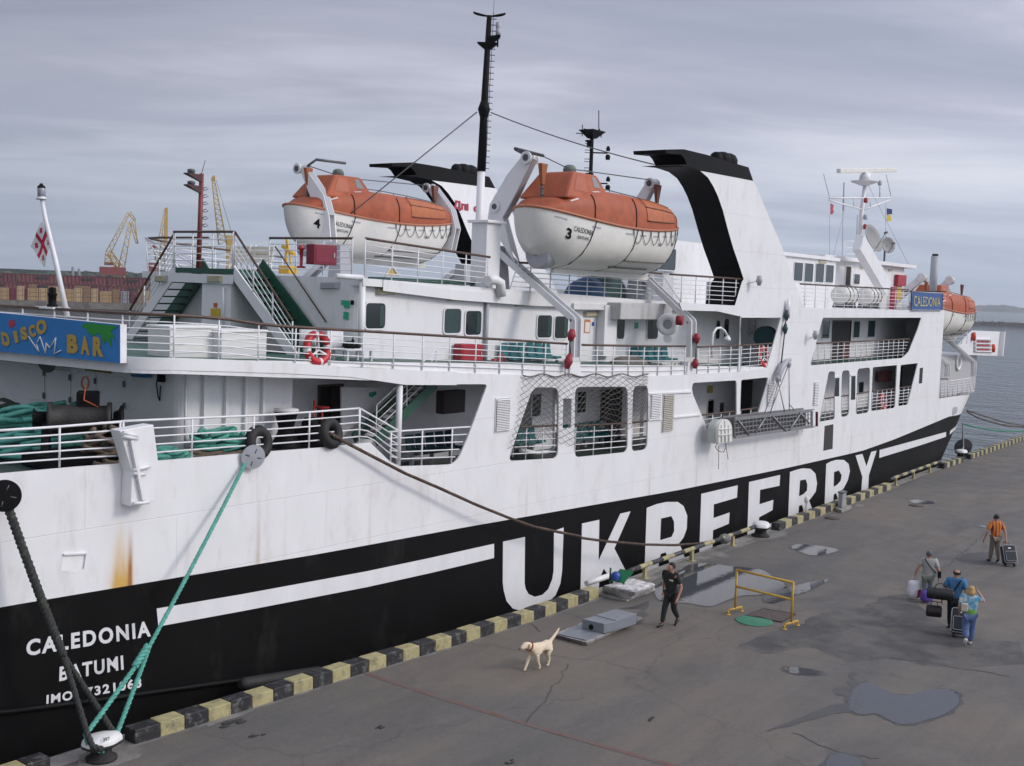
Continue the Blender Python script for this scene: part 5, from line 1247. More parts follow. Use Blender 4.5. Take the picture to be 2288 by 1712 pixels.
rail(yl('B1',[(1652,718),(1700,710)],YS+.15),yl('B1',[(1655,590),(1702,590)],YS+.15),5,.8); rail(yl('B1',[(1700,710),(1760,700),(1888,680)],YS+.4),yl('B1',[(1705,605),(1860,585)],YS+.4),5,1.0,False)
WB=mat('white_wing_paint',(.72,.72,.73),.45,var=.04)
YB=21.6; mb=MB(); mb.prism(yl('Z8',[(1720,1380),(1850,1250),(2042,1258),(2025,1432),(1800,1425)],YB),(0,.12,0)); wg=mb.build('wing_board',WB,ferry)
e0=atY('Z8',2043,1258,YB);e1=atY('Z8',2026,1432,YB); mb=MB(); mb.hexa([e1+Vector((-.05,-.3,0)),e1+Vector((.15,-.3,0)),e1+Vector((.15,.5,0)),e1+Vector((-.05,.5,0)),e0+Vector((-.05,-.3,0)),e0+Vector((.15,-.3,0)),e0+Vector((.15,.5,0)),e0+Vector((-.05,.5,0))]); mb.build('end_plate',WHITE,wg)
mb=MB()
for y in (1315,1345,1375,1400): mb.beam(atY('Z8',1862,y-3,YB-.08),atY('Z8',1975,y,YB-.08),.14,.07)
for x in (1864,1972): mb.beam(atY('Z8',x,1308,YB-.1),atY('Z8',x,1402,YB-.1),.16,.07,up=(0,1,0))
mb.build('rack',WHITE,wg)
for y in (1330,1358,1388): mb=MB(); mb.beam(atY('Z8',1870,y-2,YB-.05),atY('Z8',1960,y,YB-.05),.08,.1); mb.build('red_bar',RED,wg)
for x,y in ((1850,1290),(1990,1375)):
    c=atY('Z8',x,y,YB-.12); mb=MB(); mb.tube([c+Vector((0,-.02,.25)),c,c+Vector((0,-.02,-.3))],[.1,.16,.12],8); mb.build('red_float',mat('red_orange_float',(.55,.06,.03),.5),wg)
rail(yl('Z8',[(1650,1340),(1800,1345)],21.3),yl('Z8',[(1660,1262),(1810,1242)],21.3),3,1.2,False); mb=MB(); mb.box((66.4,22.4,6.9),(76,30,6.98)); mb.build('bow_platform',WB,ferry)
# fair-lead recess at the bow
P=[onhull('B1',x,y,.01) for x,y in ((1735,780),(1768,775),(1763,820),(1730,840))]; mb=MB(); mb.prism(fillet(P,.2),(0,.008,0)); mb.build('fairlead',GREY,ferry)
# ================================================================== LOOSE THINGS ABOARD
TEALR=mat('teal_polypropylene_rope',(.095,.37,.30),.7,var=.3,vscale=9,col2=(.10,.22,.17),c2t=(.5,.7),c2s=4,c2amt=.6)
OLIVE=mat('weathered_green_rope',(.055,.085,.06),.8,var=.35,vscale=9)
TAN=mat('tan_rope',(.16,.12,.085),.85,var=.3,vscale=9)
DKROPE=mat('dark_weathered_rope',(.035,.037,.034),.85,var=.4,vscale=12,col2=(.08,.10,.06),c2t=(.55,.7),c2s=6)
BRROPE=mat('brown_tarred_rope',(.075,.048,.036),.8,var=.4,vscale=10,col2=(.16,.11,.07),c2t=(.5,.7),c2s=3)
def heap(name,c,rx,ry,h,n,r,m,label,seed=1,mats2=None,grp='rope heaps on the stern deck'):
    rnd=random.Random(seed); c=Vector(c); mb=MB()
    for i in range(n):
        f=i/n; a0=rnd.uniform(0,6.28); s=1-.55*f; P=[]
        ox,oy=rnd.uniform(-.25,.25)*rx,rnd.uniform(-.25,.25)*ry
        for j in range(22):
            a=a0+j/21*rnd.uniform(5.2,6.2) if j==0 else a0+j/21*5.8
            w=1+.22*math.sin(3*a+i)+rnd.uniform(-.06,.06)
            P.append(c+Vector((ox+rx*s*w*math.cos(a),oy+ry*s*w*math.sin(a),r+h*f+ .10*math.sin(2*a+i*1.7)*h)))
        mb.m=(1 if mats2 and rnd.random()<.3 else 0)
        mb.tube(P,r,6)
    o=mb.build(name,[m]+([mats2] if mats2 else []),None,loc=c,fix=False)
    return tag(o,label,'rope',grp)
def mdk(zm,x,y): 
    z=5.05
    for _ in range(5): p=atZ(zm,x,y,z); z=zmd(p.x)
    if p.x>15.9 and p.y>20.62: p=atY(zm,x,y,20.62); p.z=zmd(p.x)
    return p
heap('rope_heap',mdk('Z2',150,1180)+Vector((.6,1.2,0)),1.0,1.1,1.25,16,.055,OLIVE,'tall heap of faded olive green rope by the stern bulkhead',3)
heap('rope_heap',mdk('Z2',200,1330),1.5,1.0,.95,20,.055,TEALR,'big heap of teal rope at the left edge beside the black winch',4)
heap('rope_heap',mdk('Z2',930,1280)+Vector((.3,.6,0)),.55,.6,.85,13,.05,TAN,'heap of tan rope behind the black winch drum',5)
heap('rope_heap',mdk('Z2',1370,1360),.6,.38,.3,8,.05,TEALR,'low teal rope coil just right of the white fairlead box',6)
heap('rope_heap',mdk('Z2',1800,1330),.85,.42,.62,17,.05,TEALR,'mixed teal and tan rope pile near the rope guard disc',8,TAN)
# winch
wc=atZ('Z2',690,1420,5.05); wc.z=zmd(wc.x); wc=wc+Vector((-.1,.0,0))
w=thing('mooring_winch',wc,'black mooring winch with a fat drum on the stern deck','winch')
ax=Vector((.80,-.60,0)); pe=Vector((.6,.8,0)); hz=.95
cW=wc+Vector((0,0,hz))
mb=MB(); mb.lathe(cW-ax*.62,[(.36,0),(.36,.08),(.29,.1),(.30,.4),(.29,.8),(.29,1.14),(.36,1.16),(.36,1.24)],24,ax); mb.build('drum',mat('wound_wire_drum',(.02,.018,.016),.6,var=.4,vscale=8,bump=.6,bscale=18),w)
mb=MB(); mb.lathe(cW+ax*.66,[(.16,0),(.2,.1),(.3,.14),(.3,.2)],16,ax); mb.build('warping_head',BLACK,w); mb=MB(); mb.lathe(cW-ax*.9,[(.24,0),(.16,.06),(.16,.28)],16,ax); mb.build('warping_head',BLACK,w)
mb=MB()
for s in (-.66,.66): mb.hexa([wc+ax*(s-.07)-pe*.5,wc+ax*(s+.07)-pe*.5,wc+ax*(s+.07)+pe*.5,wc+ax*(s-.07)+pe*.5,cW+ax*(s-.07)-pe*.12,cW+ax*(s+.07)-pe*.12,cW+ax*(s+.07)+pe*.12,cW+ax*(s-.07)+pe*.12])
mb.box(tuple(wc+Vector((-.9,-.65,0))),tuple(wc+Vector((1.0,.7,.28)))); mb.build('base_frame',BLACK,w,bevel=.02)
mb=MB(); mb.cbox(cW+ax*.15+pe*.1+Vector((0,0,.42)),(.22,.2,.16),(ax,pe,Vector((0,0,1)))); mb.build('motor',BLACK,w,bevel=.03)
sh=thing('shackle',cW+Vector((0,0,.6)),'rusty shackle with orange strap standing on the winch','shackle')
c=cW+ax*.1+Vector((0,0,.72)); mb=MB(); mb.tube([c+ax*(.07*math.sin(t))+Vector((0,0,.13*math.cos(t)+.05)) for t in [i*math.pi/8 for i in range(16)]],.022,6,closed=True); mb.build('ring',mat('rust_orange',(.14,.05,.035),.7,var=.4,vscale=9),sh)
mb=MB(); mb.tube([c+Vector((0,-.02,0)),c-Vector((.1,.1,.3)),c+ax*.2-Vector((0,.1,.45))],.018,5); mb.build('strap',mat('orange_strap',(.45,.09,.03),.6),sh)
# bollard (double-waisted), pedestals
def capstan(p,label,hh=1.05):
    o=thing('capstan',p,label,'capstan'); mb=MB(); mb.lathe(p,[(.38,0),(.38,.12),(.3,.3),(.2,.5),(.18,.62),(.27,hh-.1),(.30,hh-.06)],22); mb.build('barrel',BLACK,o); mb=MB(); mb.lathe(p+Vector((0,0,hh-.055)),[(.30,0),(.29,.06),(.1,.09)],22); mb.build('top',mat('white_capstan_top',(.6,.6,.58),.5),o); mb=MB(); mb.box(tuple(p+Vector((-.6,-.45,-.0))),tuple(p+Vector((.9,.5,.16)))); mb.build('bed',BLACK,o,bevel=.02); return o
pc=mdk('Z5',140,1290)+Vector((0,.0,0)); capstan(pc,'black waisted capstan with a white top on the stern deck')
mb=MB(); g=pc+Vector((.95,.3,0)); mb.box(tuple(g+Vector((-.3,-.3,0))),tuple(g+Vector((.5,.35,.5)))); mb.lathe(g+Vector((.1,0,.45)),[(.2,0),(.22,.15),(.15,.3)],12); tag(mb.build('gear_housing',BLACK,None,loc=g,bevel=.03),'squat black gear housing right of the capstan','machinery')
o=thing('hydrant_stand',pc+Vector((1.4,.5,0)),'thin red valve stand between the capstan and the dark doorway','valve'); q=pc+Vector((1.35,.5,0)); mb=MB(); mb.tube([q,q+Vector((0,0,1.15))],.025,6); mb.tube([q+Vector((.28,0,0)),q+Vector((.28,0,.95))],.025,6); mb.tube([q+Vector((.28+.17*math.cos(t),.17*math.sin(t),.95)) for t in [i*math.pi/8 for i in range(16)]],.02,5,closed=True); mb.tube([q+Vector((.1,0,.95)),q+Vector((.46,0,.95))],.02,5); mb.build('spindle',mat('bright_red_paint',(.45,.02,.02),.5),o)
# roller chocks on the bulwark: black rings
def ring(name,c,R,r,n,m,par): 
    n=Vector(n).normalized(); u=n.orthogonal().normalized(); v=n.cross(u); mb=MB(); mb.tube([c+u*(R*math.cos(t))+v*(R*math.sin(t)) for t in [i*math.pi/14 for i in range(28)]],r,10,closed=True); return mb.build(name,m,par,fix=False)
ck1=atY('Z5',510,1170,YS+.02); ring('chock',ck1,.26,.13,(.15,-1,.25),RUBBER,ferry)
ck2=atY('Z2',2125,1245,YS+.05); ring('chock',ck2,.26,.13,(.1,-1,.2),RUBBER,ferry)
def rat_guard(c,R,n,m,label):
    o=thing('rope_guard',c,label,'rope guard','rope guard discs on the mooring lines'); n=Vector(n).normalized(); mb=MB(); mb.lathe(c,[(.02,.03),(R*.25,.028),(R,.012),(R,-.012),(.02,-.008)],30,n,smooth=False); mb.build('disc',m,o)
    u=n.orthogonal().normalized(); v=n.cross(u)
    for a in (.6,2.2,3.6,5.2): d=u*math.cos(a)+v*math.sin(a); mb=MB(); mb.tube([c+d*R*.35+n*.03,c+d*R*.7+n*.02],.012,5); mb.build('bracket',DGREY,o)
    return o
rg=atY('Z2',2080,1365,YS-.16); rat_guard(rg,.275,(-.35,-1,-.1),GREY,'grey disc threaded on the taut teal rope')
rg2=atY('Z3',25,145,YS-.3); rat_guard(rg2,.29,(-.55,-.8,.15),BLACK,'black disc on the dark rope at the left edge')
# fairlead box (white casing over the bulwark)
o=thing('gangway_bracket',atY('Z2',1140,1380,YS),'white boxy bracket bolted outside the stern bulwark','bracket')
Yb=YS-.34
fr=[atY('Z2',x,y,Yb) for x,y in ((985,1150),(1265,1098),(1302,1400))]+[atY('Z3',x,y,Yb) for x,y in ((865,170),(720,205),(712,60))]
fr=[atY('Z2',985,1150,Yb),atY('Z2',1262,1100,Yb),atY('Z2',1300,1400,Yb),atY('Z3',868,175,Yb),atY('Z3',730,205,Yb),atY('Z2',1085,1490,Yb)]
mb=MB(); mb.prism(fr,(0,.33,0)); mb.build('casing',WHITE,o,bevel=.012)
mb=MB(); mb.beam(atY('Z2',1080,1230,Yb-.05),atY('Z3',800,170,Yb-.05),.07,.08,up=(0,-1,0)); mb.build('rib',WHITE,o)
for a,b in (((1010,1165),(1130,1195)),((1010,1195),(1130,1215)),((1095,1475),(1235,1440)),((1095,1500),(1190,1510))): mb=MB(); mb.tube([atY('Z2',*a,Yb-.05),atY('Z2',*b,Yb-.05)],.04,8); mb.build('hinge_pin',WHITE2,o)
mb=MB(); mb.tube([atY('Z3',745,190,Yb-.05),atY('Z3',830,180,Yb-.05)],.04,8); mb.build('hinge_pin',WHITE2,o)
# recess pocket in the plating
o=part_empty('boarding_recess',ferry)
PK=[atY('Z3',x,y,YS-.004) for x,y in ((352,472),(478,465),(468,545),(430,578),(340,562))]
mb=MB(); mb.prism(PK,(0,.003,0)); mb.build('panel',mat('white_recess_paint',(.80,.80,.80),.4),o)
mb=MB(); mb.beam(PK[0]+Vector((0,-.02,0)),PK[1]+Vector((0,-.02,0)),.05,.03); mb.beam(PK[1]+Vector((0,-.02,0)),PK[2]+Vector((0,-.02,0)),.05,.03); mb.build('lip',WHITE,o)
# fender rubbed under the hull line: black cylinder between hull and quay
mb=MB(); a=atY('Z3',1340,1200,19.5); b=atY('Z3',1800,1130,19.5); mb.tube([a,a.lerp(b,.05),a.lerp(b,.95),b],[.08,.15,.15,.08],14); tag(mb.build('fender',RUBBER,None,loc=a,fix=False),'long black rubber fender between the black hull and the kerb','fender')
# ---- life rings
def life_ring(c,label,n=(.0,-1,.15),R=.31,stand=True):
    o=thing('life_ring',c,label,'life ring','red and white life rings on the rails'); n=Vector(n).normalized(); u=Vector((1,0,0)); u=(u-n*u.dot(n)).normalized(); v=n.cross(u)*-1
    if v.z<0: v=-v
    mb=MB(); P=28
    for i in range(P):
        t0,t1=i/P*2*math.pi,(i+1)/P*2*math.pi
        mb.m=1 if i%7==0 else 0
        mb.tube([c+u*(R*math.cos(lerp(t0,t1,k/2)))+v*(R*math.sin(lerp(t0,t1,k/2))) for k in range(3)],.095,10,cap=False)
    mb.build('buoy',[mat('life_ring_red',(.50,.02,.03),.45),mat('life_ring_white',(.7,.7,.7),.45)],o,fix=False)
    if stand:
        mb=MB()
        for a in (90,215,325): t=math.radians(a); mb.tube([c+n*.03-v*.05,c+n*.06+u*(R*1.25*math.cos(t))+v*(R*1.25*math.sin(t))],.028,6)
        mb.build('holder',WHITE,o)
    return o
life_ring(atY('Z5',402,470,YS+.12),'red life ring on the deck rail right below the green stairs',R=.33)
life_ring(atY('B1',465,440,YS+.15),'red life ring on the rail right beside the near funnel base',R=.36)
life_ring(atY('B1',1266,742,YS+.2),'red life ring in the forward lower opening with the red door',R=.36)
# ---- red cabinets, hydrant, lockers
def cab(name,zm,r,Y,d,m,label,cat,par=None,bev=.02,front=None):
    X0,X1,z0,z1=rect_on(zm,r,Y); o=thing(name,((X0+X1)/2,Y+d/2,z0),label,cat)
    mb=MB(); mb.box((X0,Y,z0),(X1,Y+d,z1)); mb.build('body',m,o,bevel=bev)
    mb=MB(); mb.box((X0+.06,Y-.015,z0+.06),(X1-.06,Y-.001,z1-.06)); f=mb.build('door',front or m,o,bevel=.006)
    mb=MB(); mb.cbox((X1-.13,Y-.03,(z0+z1)/2),(.02,.012,.06)); mb.build('handle',GREY,o)
    return o
cab('fire_cabinet','Z5',(1585,437,1765,606),YW-.35,.3,RED,'red fire cabinet on the deckhouse wall left of the teal seats','cabinet')
cab('fire_cabinet','Z4',(668,818,838,968),21.9+.15,.3,mat('dark_red_paint',(.19,.012,.03),.5),'dark red fire cabinet behind the roof deck rail under lifeboat 4','cabinet')
o=thing('hydrant',atY('Z5',1890,640,21.6),'red hydrant valve with a round wheel beside the red fire cabinet','hydrant'); mb=MB(); c=atY('Z5',1912,570,21.6); mb.tube([c+Vector((.16*math.cos(t),0,.16*math.sin(t))) for t in [i*math.pi/8 for i in range(16)]],.035,6,closed=True); mb.build('wheel',RED,o); mb=MB(); mb.tube([c,c-Vector((0,0,.5))],.07,8); b=atY('Z5',1850,600,21.6); mb.tube([b+Vector((0,0,.15)),b-Vector((0,0,.3))],.08,8); mb.tube([b-Vector((0,0,.1)),c-Vector((0,0,.2))],.06,8); mb.build('body',RED,o)
o=thing('hydrant',atY('Z4',572,1000,22.6),'small red valve on the roof deck left of the dark red cabinet','hydrant'); c=atY('Z4',572,990,22.6); mb=MB(); mb.lathe(c,[(.12,0),(.12,.04),(.04,.06),(.05,.45),(.1,.5),(.02,.6)],10); mb.build('body',RED,o)
LW=mat('worn_white_locker',(.70,.70,.68),.5,var=.06,vscale=3,col2=(.22,.12,.06),c2t=(.68,.74),c2s=4,c2amt=.8)
def locker(zm,r,Y,d,label):
    X0,X1,z0,z1=rect_on(zm,r,Y); o=thing('deck_locker',((X0+X1)/2,Y+d/2,z0),label,'locker','white deck lockers at the stern rail'); mb=MB(); mb.box((X0,Y,z0),(X1,Y+d,z1-.06)); mb.build('box',LW,o,bevel=.02); mb=MB(); mb.box((X0-.03,Y-.03,z1-.06),(X1+.03,Y+d+.03,z1)); mb.build('lid',LW,o,bevel=.015)
    mb=MB()
    for k in range(1,4): z=lerp(z0,z1,k/4.2); mb.box((X0+.02,Y-.012,z-.008),(X1-.02,Y-.001,z+.008))
    mb.build('seam',WHITE2,o); return o
locker('Z2',(1395,290,1800,572),21.3,.8,'clean white ribbed deck locker at the stern rail, left one'); locker('Z2',(1818,322,2192,590),21.0,.8,'rust spotted white deck locker at the stern rail beside the green stairs')
# ---- seats
def seat_row(n,p,dx,m,label,grp='rows of moulded seats on deck'):
    o=thing('seat_row',p,label,'seats',grp)
    for i in range(n):
        x=p.x+dx*i; mb=MB()
        mb.grid([[(x,p.y+.02,p.z+.40),(x+dx*.9,p.y+.02,p.z+.40)],[(x,p.y+.38,p.z+.40),(x+dx*.9,p.y+.38,p.z+.40)],[(x+.01,p.y+.46,p.z+.46),(x+dx*.88,p.y+.46,p.z+.46)],[(x+.03,p.y+.53,p.z+.86),(x+dx*.85,p.y+.53,p.z+.86)]])
        mb.grid([[(x,p.y+.02,p.z+.36),(x+dx*.9,p.y+.02,p.z+.36)],[(x,p.y+.02,p.z+.40),(x+dx*.9,p.y+.02,p.z+.40)]])
        s=mb.build('seat',m,o); md=s.modifiers.new('solid','SOLIDIFY'); md.thickness=.03
    mb=MB(); mb.box((p.x,p.y+.18,p.z+.30),(p.x+dx*n,p.y+.26,p.z+.36))
    for i in range(0,n+1,2): mb.box((p.x+dx*i-.03,p.y+.16,p.z),(p.x+dx*i+.03,p.y+.28,p.z+.315))
    mb.build('frame',GREY,o); return o
def dk(zm,x,Y): X=atY(zm,x,500,Y).x; return Vector((X,Y,zdk(X)+.02))
def seats_px(zm,x0,x1,n,Y,z,m,label):
    a=atY(zm,x0,550,Y).x; b=atY(zm,x1,550,Y).x; seat_row(n,Vector((a,Y,z(a)+.01)),(b-a)/n,m,label)
seats_px('Z7',165,580,6,21.35,zdk,TEAL,'row of teal seats against the deckhouse wall behind lifeboat davit foot')
seats_px('Z7',1235,1535,5,21.35,zdk,TEAL,'row of teal seats under the white overhead trunk, near the far davit')
seats_px('Z7',235,480,3,21.4,zlw,TEAL,'teal seats in the lower slanted opening under the net')
seats_px('Z7',685,1045,5,21.4,zlw,TEAL,'teal seats in the wide lower opening behind the net')
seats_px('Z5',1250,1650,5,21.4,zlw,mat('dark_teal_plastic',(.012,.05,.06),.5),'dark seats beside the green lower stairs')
# white plastic chairs
def chair(p,ang,label):
    o=thing('plastic_chair',p,label,'chair','white plastic chairs on the upper deck'); ca,sa=math.cos(ang),math.sin(ang); X=Vector((ca,sa,0)); Yv=Vector((-sa,ca,0)); Z=Vector((0,0,1)); PL=mat('white_plastic',(.72,.72,.72),.35)
    mb=MB(); mb.cbox(p+Z*.42,(.23,.22,.015),(X,Yv,Z)); mb.build('seat',PL,o,bevel=.01)
    mb=MB(); mb.grid([[p+X*(.22*math.sin(t))*1.0+Yv*(.2+.05*math.cos(t)-.0)+Z*h+Yv*(h-.42)*.18 for t in [-1.2+i*.4 for i in range(7)]] for h in (.43,.6,.85)]); b=mb.build('backrest',PL,o); b.modifiers.new('s','SOLIDIFY').thickness=.02
    for i,j in ((-1,-1),(1,-1),(1,1),(-1,1)): mb=MB(); mb.tube([p+X*(i*.2)+Yv*(j*.19)+Z*.41,p+X*(i*.24)+Yv*(j*.23)],.022,6); mb.build('leg',PL,o)
    return o
chair(dk('Z5',320,20.9),2.4,'white plastic chair behind the life ring, nearer the green stairs'); chair(dk('Z5',560,20.9),-.6,'white plastic chair right of the life ring beside the table')
o=thing('deck_table',dk('Z5',690,20.8),'low white slatted table with odds and ends on the upper deck','table'); p=dk('Z5',690,20.8); mb=MB()
for k in range(4): mb.box((p.x-.5,p.y-.3+k*.16,p.z+.42),(p.x+.5,p.y-.18+k*.16,p.z+.46))
mb.build('tabletop',WHITE2,o)
for i,j in ((-1,-1),(1,-1),(1,1),(-1,1)): mb=MB(); mb.box((p.x+i*.42-.03,p.y+j*.24-.03,p.z),(p.x+i*.42+.03,p.y+j*.24+.03,p.z+.42)); mb.build('leg',WHITE2,o)
mb=MB(); rnd=random.Random(4)
mb.ell(p+Vector((-.15,0,.55)),(.18,.14,.1)); mb.lathe(p+Vector((-.05,-.05,.46)),[(.05,0),(.04,.2),(.015,.24),(.015,.32)],8); mb.ell(p+Vector((.2,.05,.51)),(.12,.1,.06)); tag(mb.build('table_clutter',BLACK,None,loc=p),'dark odds and ends lying on the low white table','clutter')
# roof benches
def slat_bench(p,label):
    o=thing('slatted_bench',p,label,'bench','white slatted benches on the roof deck'); d=Vector((0.05,-1,0)); n=Vector((-1,0,0)); mb=MB()
    for k in range(4): mb.beam(p+Vector((-.1-.11*k,0,.42))-d*.55,p+Vector((-.1-.11*k,0,.42))+d*.55,.09,.03)
    mb.build('seat',WHITE2,o); mb=MB()
    for k in range(4): mb.beam(p+Vector((.02+.03*k,0,.50+.12*k))-d*.55,p+Vector((.02+.03*k,0,.50+.12*k))+d*.55,.025,.095)
    mb.build('backrest',mat('cream_bench_slats',(.66,.63,.52),.5),o); mb=MB()
    for s in (-.5,.5): mb.tube([p+d*s+Vector((-.42,0,0)),p+d*s+Vector((-.42,0,.42)),p+d*s+Vector((0,0,.42)),p+d*s+Vector((.12,0,.95))],.03,6); mb.tube([p+d*s,p+d*s+Vector((0,0,.42))],.03,6)
    mb.build('frame',WHITE2,o); return o
q=atX('Z4',125,1015,23.2); slat_bench(Vector((23.2,q.y,zrf(23.2))),'white slatted bench above the green stairs, left of the pair'); q=atX('Z4',262,1015,23.2); slat_bench(Vector((23.2,q.y,zrf(23.2))),'white slatted bench above the green stairs, right of the pair')
# yellow tackle crane and sign
o=thing('hand_crane',Vector((24.5,24.6,zrf(24.5))),'small yellow hand crane on the roof deck under lifeboat 4','crane'); c=atX('Z4',480,1010,24.5); mb=MB(); mb.box((c.x-.2,c.y-.22,c.z-.1),(c.x+.2,c.y+.25,c.z+.15)); mb.build('base',YELLOW,o,bevel=.02); mb=MB(); mb.beam(c+Vector((0,.15,.2)),c+Vector((0,.1,1.0)),.06,.06); mb.beam(c+Vector((0,-.1,.2)),c+Vector((0,.1,.98)),.05,.05); mb.tube([c+Vector((0,-.25,.5)),c+Vector((0,.3,.75))],.06,8); mb.build('post',YELLOW,o)
o=thing('warning_stand',atY('Z4',1240,1060,22.4),'yellow and white triangular stand on the roof deck','stand'); mb=MB(); P=[atY('Z4',x,y,22.4) for x,y in ((1195,1045),(1240,975),(1290,1045))]; mb.prism(P,(0,.03,0)); mb.build('panel',YELLOW,o); mb=MB(); mb.tube([atY('Z4',1245,880,22.38),atY('Z4',1245,980,22.38)],.025,6); mb.tube([atY('Z4',1195,1055,22.38),atY('Z4',1245,970,22.38),atY('Z4',1295,1050,22.38)],.025,6); mb.build('legs',WHITE,o)
o=thing('storage_chest',atY('Z4',1560,1100,22.5),'long dark green chest along the roof deck rail','chest'); a=atY('Z4',1195,1045,22.4);b=atY('Z4',1900,1120,22.4); mb=MB(); mb.box((a.x,22.4,zrf(a.x)+.03),(b.x,23.0,zrf(b.x)+.30)); mb.build('box',GREEN,o,bevel=.02); mb=MB(); mb.box((a.x-.03,22.37,zrf(b.x)+.31),(b.x+.03,23.03,zrf(b.x)+.36)); mb.build('lid',GREEN,o)
# tarpaulins beside the near lifeboat
def tarp(c,rx,ry,rz,m,label,seed,cat='tarpaulin'):
    rnd=random.Random(seed); mb=MB(); n=18; mm=8; ph=[rnd.uniform(0,6.28) for _ in range(5)]
    rows=[]
    for i in range(mm+1):
        f=i/mm; row=[]
        for j in range(n):
            t=2*math.pi*j/n; w=1+.13*math.sin(3*t+ph[0]+f*2)+.08*math.sin(5*t+ph[1]); rr=math.cos(f*math.pi/2)**.55 if f<1 else .02
            row.append(c+Vector((rx*rr*w*math.cos(t),ry*rr*w*math.sin(t),rz*math.sin(f*math.pi/2)*(1+.12*math.sin(2*t+ph[2])))))
        rows.append(row)
    mb.grid(rows,closed=True); o=mb.build('covered_gear',m,None,loc=c); return tag(o,label,cat)
def rfp(zm,x,Y): X=atY(zm,x,1190,Y).x; return Vector((X,Y,zrf(X)))
tarp(rfp('Z6',870,23.0),1.05,.6,.75,mat('blue_tarpaulin',(.03,.09,.20),.6,var=.2,bump=.6,bscale=5),'blue tarpaulin bundle under lifeboat 3',2); tarp(rfp('Z6',985,23.3),1.15,.6,1.0,mat('dark_green_tarpaulin',(.03,.085,.07),.65,var=.3,bump=.6,bscale=5),'dark green tarpaulin bundle right of the blue one',5)
tarp(dk('Z7',1110,21.0),1.2,.6,.55,mat('brown_grey_tarpaulin',(.14,.125,.10),.75,var=.3,bump=.6,bscale=5),'grey brown tarpaulin heap on the deck between the davit feet',9)
# overhead trunk under the roof edge
X0,X1,z0,z1=rect_on('Z6',(1115,1252,1500,1372),YW-.75); mb=MB(); mb.box((X0,YW-.75,z0),(X1,YW-.02,z1)); mb.build('ventilation_trunk',mat('streaked_white_trunk',(.55,.55,.54),.5,var=.1,vscale=2,stretch=(2,2,.3),col2=(.25,.23,.21),c2t=(.5,.72),c2s=2.5,c2amt=.7),ferry,bevel=.03)
X0,X1,z0,z1=rect_on('Z6',(770,1252,1010,1300),YW-.3); mb=MB(); mb.box((X0,YW-.3,z0),(X1,YW-.02,z1)); mb.build('cable_duct',WHITE,ferry,bevel=.02)
X0,X1,z0,z1=rect_on('Z6',(995,1265,1085,1640),YW-.35); mb=MB(); mb.box((X0,YW-.35,z0),(X1,YW-.02,z1)); mb.build('vent_duct',WHITE,ferry,bevel=.02)
for x in (1930,): 
    X=atY('Z4',x,1400,YW).x; mb=MB(); mb.tube([(X,YW-.07,zdk(X)),(X,YW-.07,zrf(X)-.25)],.07,8); mb.build('drain_pipe',GREY,house)
X=atY('Z4',1000,1400,YW).x; mb=MB(); mb.tube([(X,YW-.09,zdk(X)),(X,YW-.09,zrf(X)-.1)],.09,10); mb.tube([(X,YW-.09,zrf(X)+.02),(X-1.0,YW-.1,zrf(X)+.03)],.07,8); mb.build('drain_pipe',WHITE,house)
# lamps on the deckhouse
lamp_box(house,'Z4',(1128,1132,1275,1190),YW-.03); lamp_box(house,'Z4',(1655,1187,1790,1235),YW-.03); lamp_box(house,'Z6',(335,1232,458,1275),YW-.03); lamp_box(house,'Z6',(840,1312,945,1350),YW-.03); lamp_box(house,'Z4',(708,1093,855,1145),XH-.03,False,axis='X')
# small safety signs
def sgn(zm,poly,Y,m,label,axis='Y'):
    P=[(atY if axis=='Y' else atX)(zm,x,y,Y) for x,y in poly]; mb=MB(); mb.prism(P,(0,.012,0) if axis=='Y' else (.012,0,0)); o=mb.build('safety_sign',m,None,loc=P[0]); return tag(o,label,'sign')
GS=mat('safety_green',(.02,.36,.20),.5)
sgn('Z4',[(868,1228),(930,1232),(928,1288),(890,1285),(890,1265),(868,1262)],XH-.03,GS,'green safety sign on the stern wall, upper of two','X'); sgn('Z4',[(886,1312),(922,1316),(918,1372),(882,1366)],XH-.03,GS,'green safety sign on the stern wall, lower of two','X'); sgn('Z4',[(938,1228),(962,1230),(961,1264),(937,1262)],XH-.035,BLACK,'tiny black and white sign beside the upper green safety sign','X')
P=[(850,1370),(893,1372),(888,1472),(845,1468)]; o=thing('muster_board',atY('Z6',870,1470,YW-.03),'white notice with an orange border between the davits','sign'); mb=MB(); mb.prism([atY('Z6',x,y,YW-.015) for x,y in P],(0,.01,0)); mb.build('border',mat('orange_border',(.6,.2,.06),.5),o); mb=MB(); mb.prism([atY('Z6',x,y,YW-.02) for x,y in ((855,1390),(888,1392),(884,1466),(851,1462))],(0,.004,0)); mb.build('sheet',mat('white_notice',(.75,.75,.7),.6),o)
sgn('Z6',[(812,1388),(828,1388),(827,1415),(811,1415)],YW-.02,GS,'small green sign left of the orange bordered notice'); sgn('Z6',[(906,1390),(921,1390),(920,1418),(905,1418)],YW-.02,mat('safety_blue',(.02,.06,.3),.5),'small blue sign right of the orange bordered notice'); sgn('Z6',[(1222,1395),(1248,1395),(1245,1438),(1220,1438)],YW-.02,GS,'small green sign under the overhead trunk'); sgn('Z7',[(1775,780),(1815,778),(1813,838),(1773,840)],22.05,mat('dull_yellow_sign',(.35,.28,.05),.6),'yellow notice inside the lower opening above the dinghy')
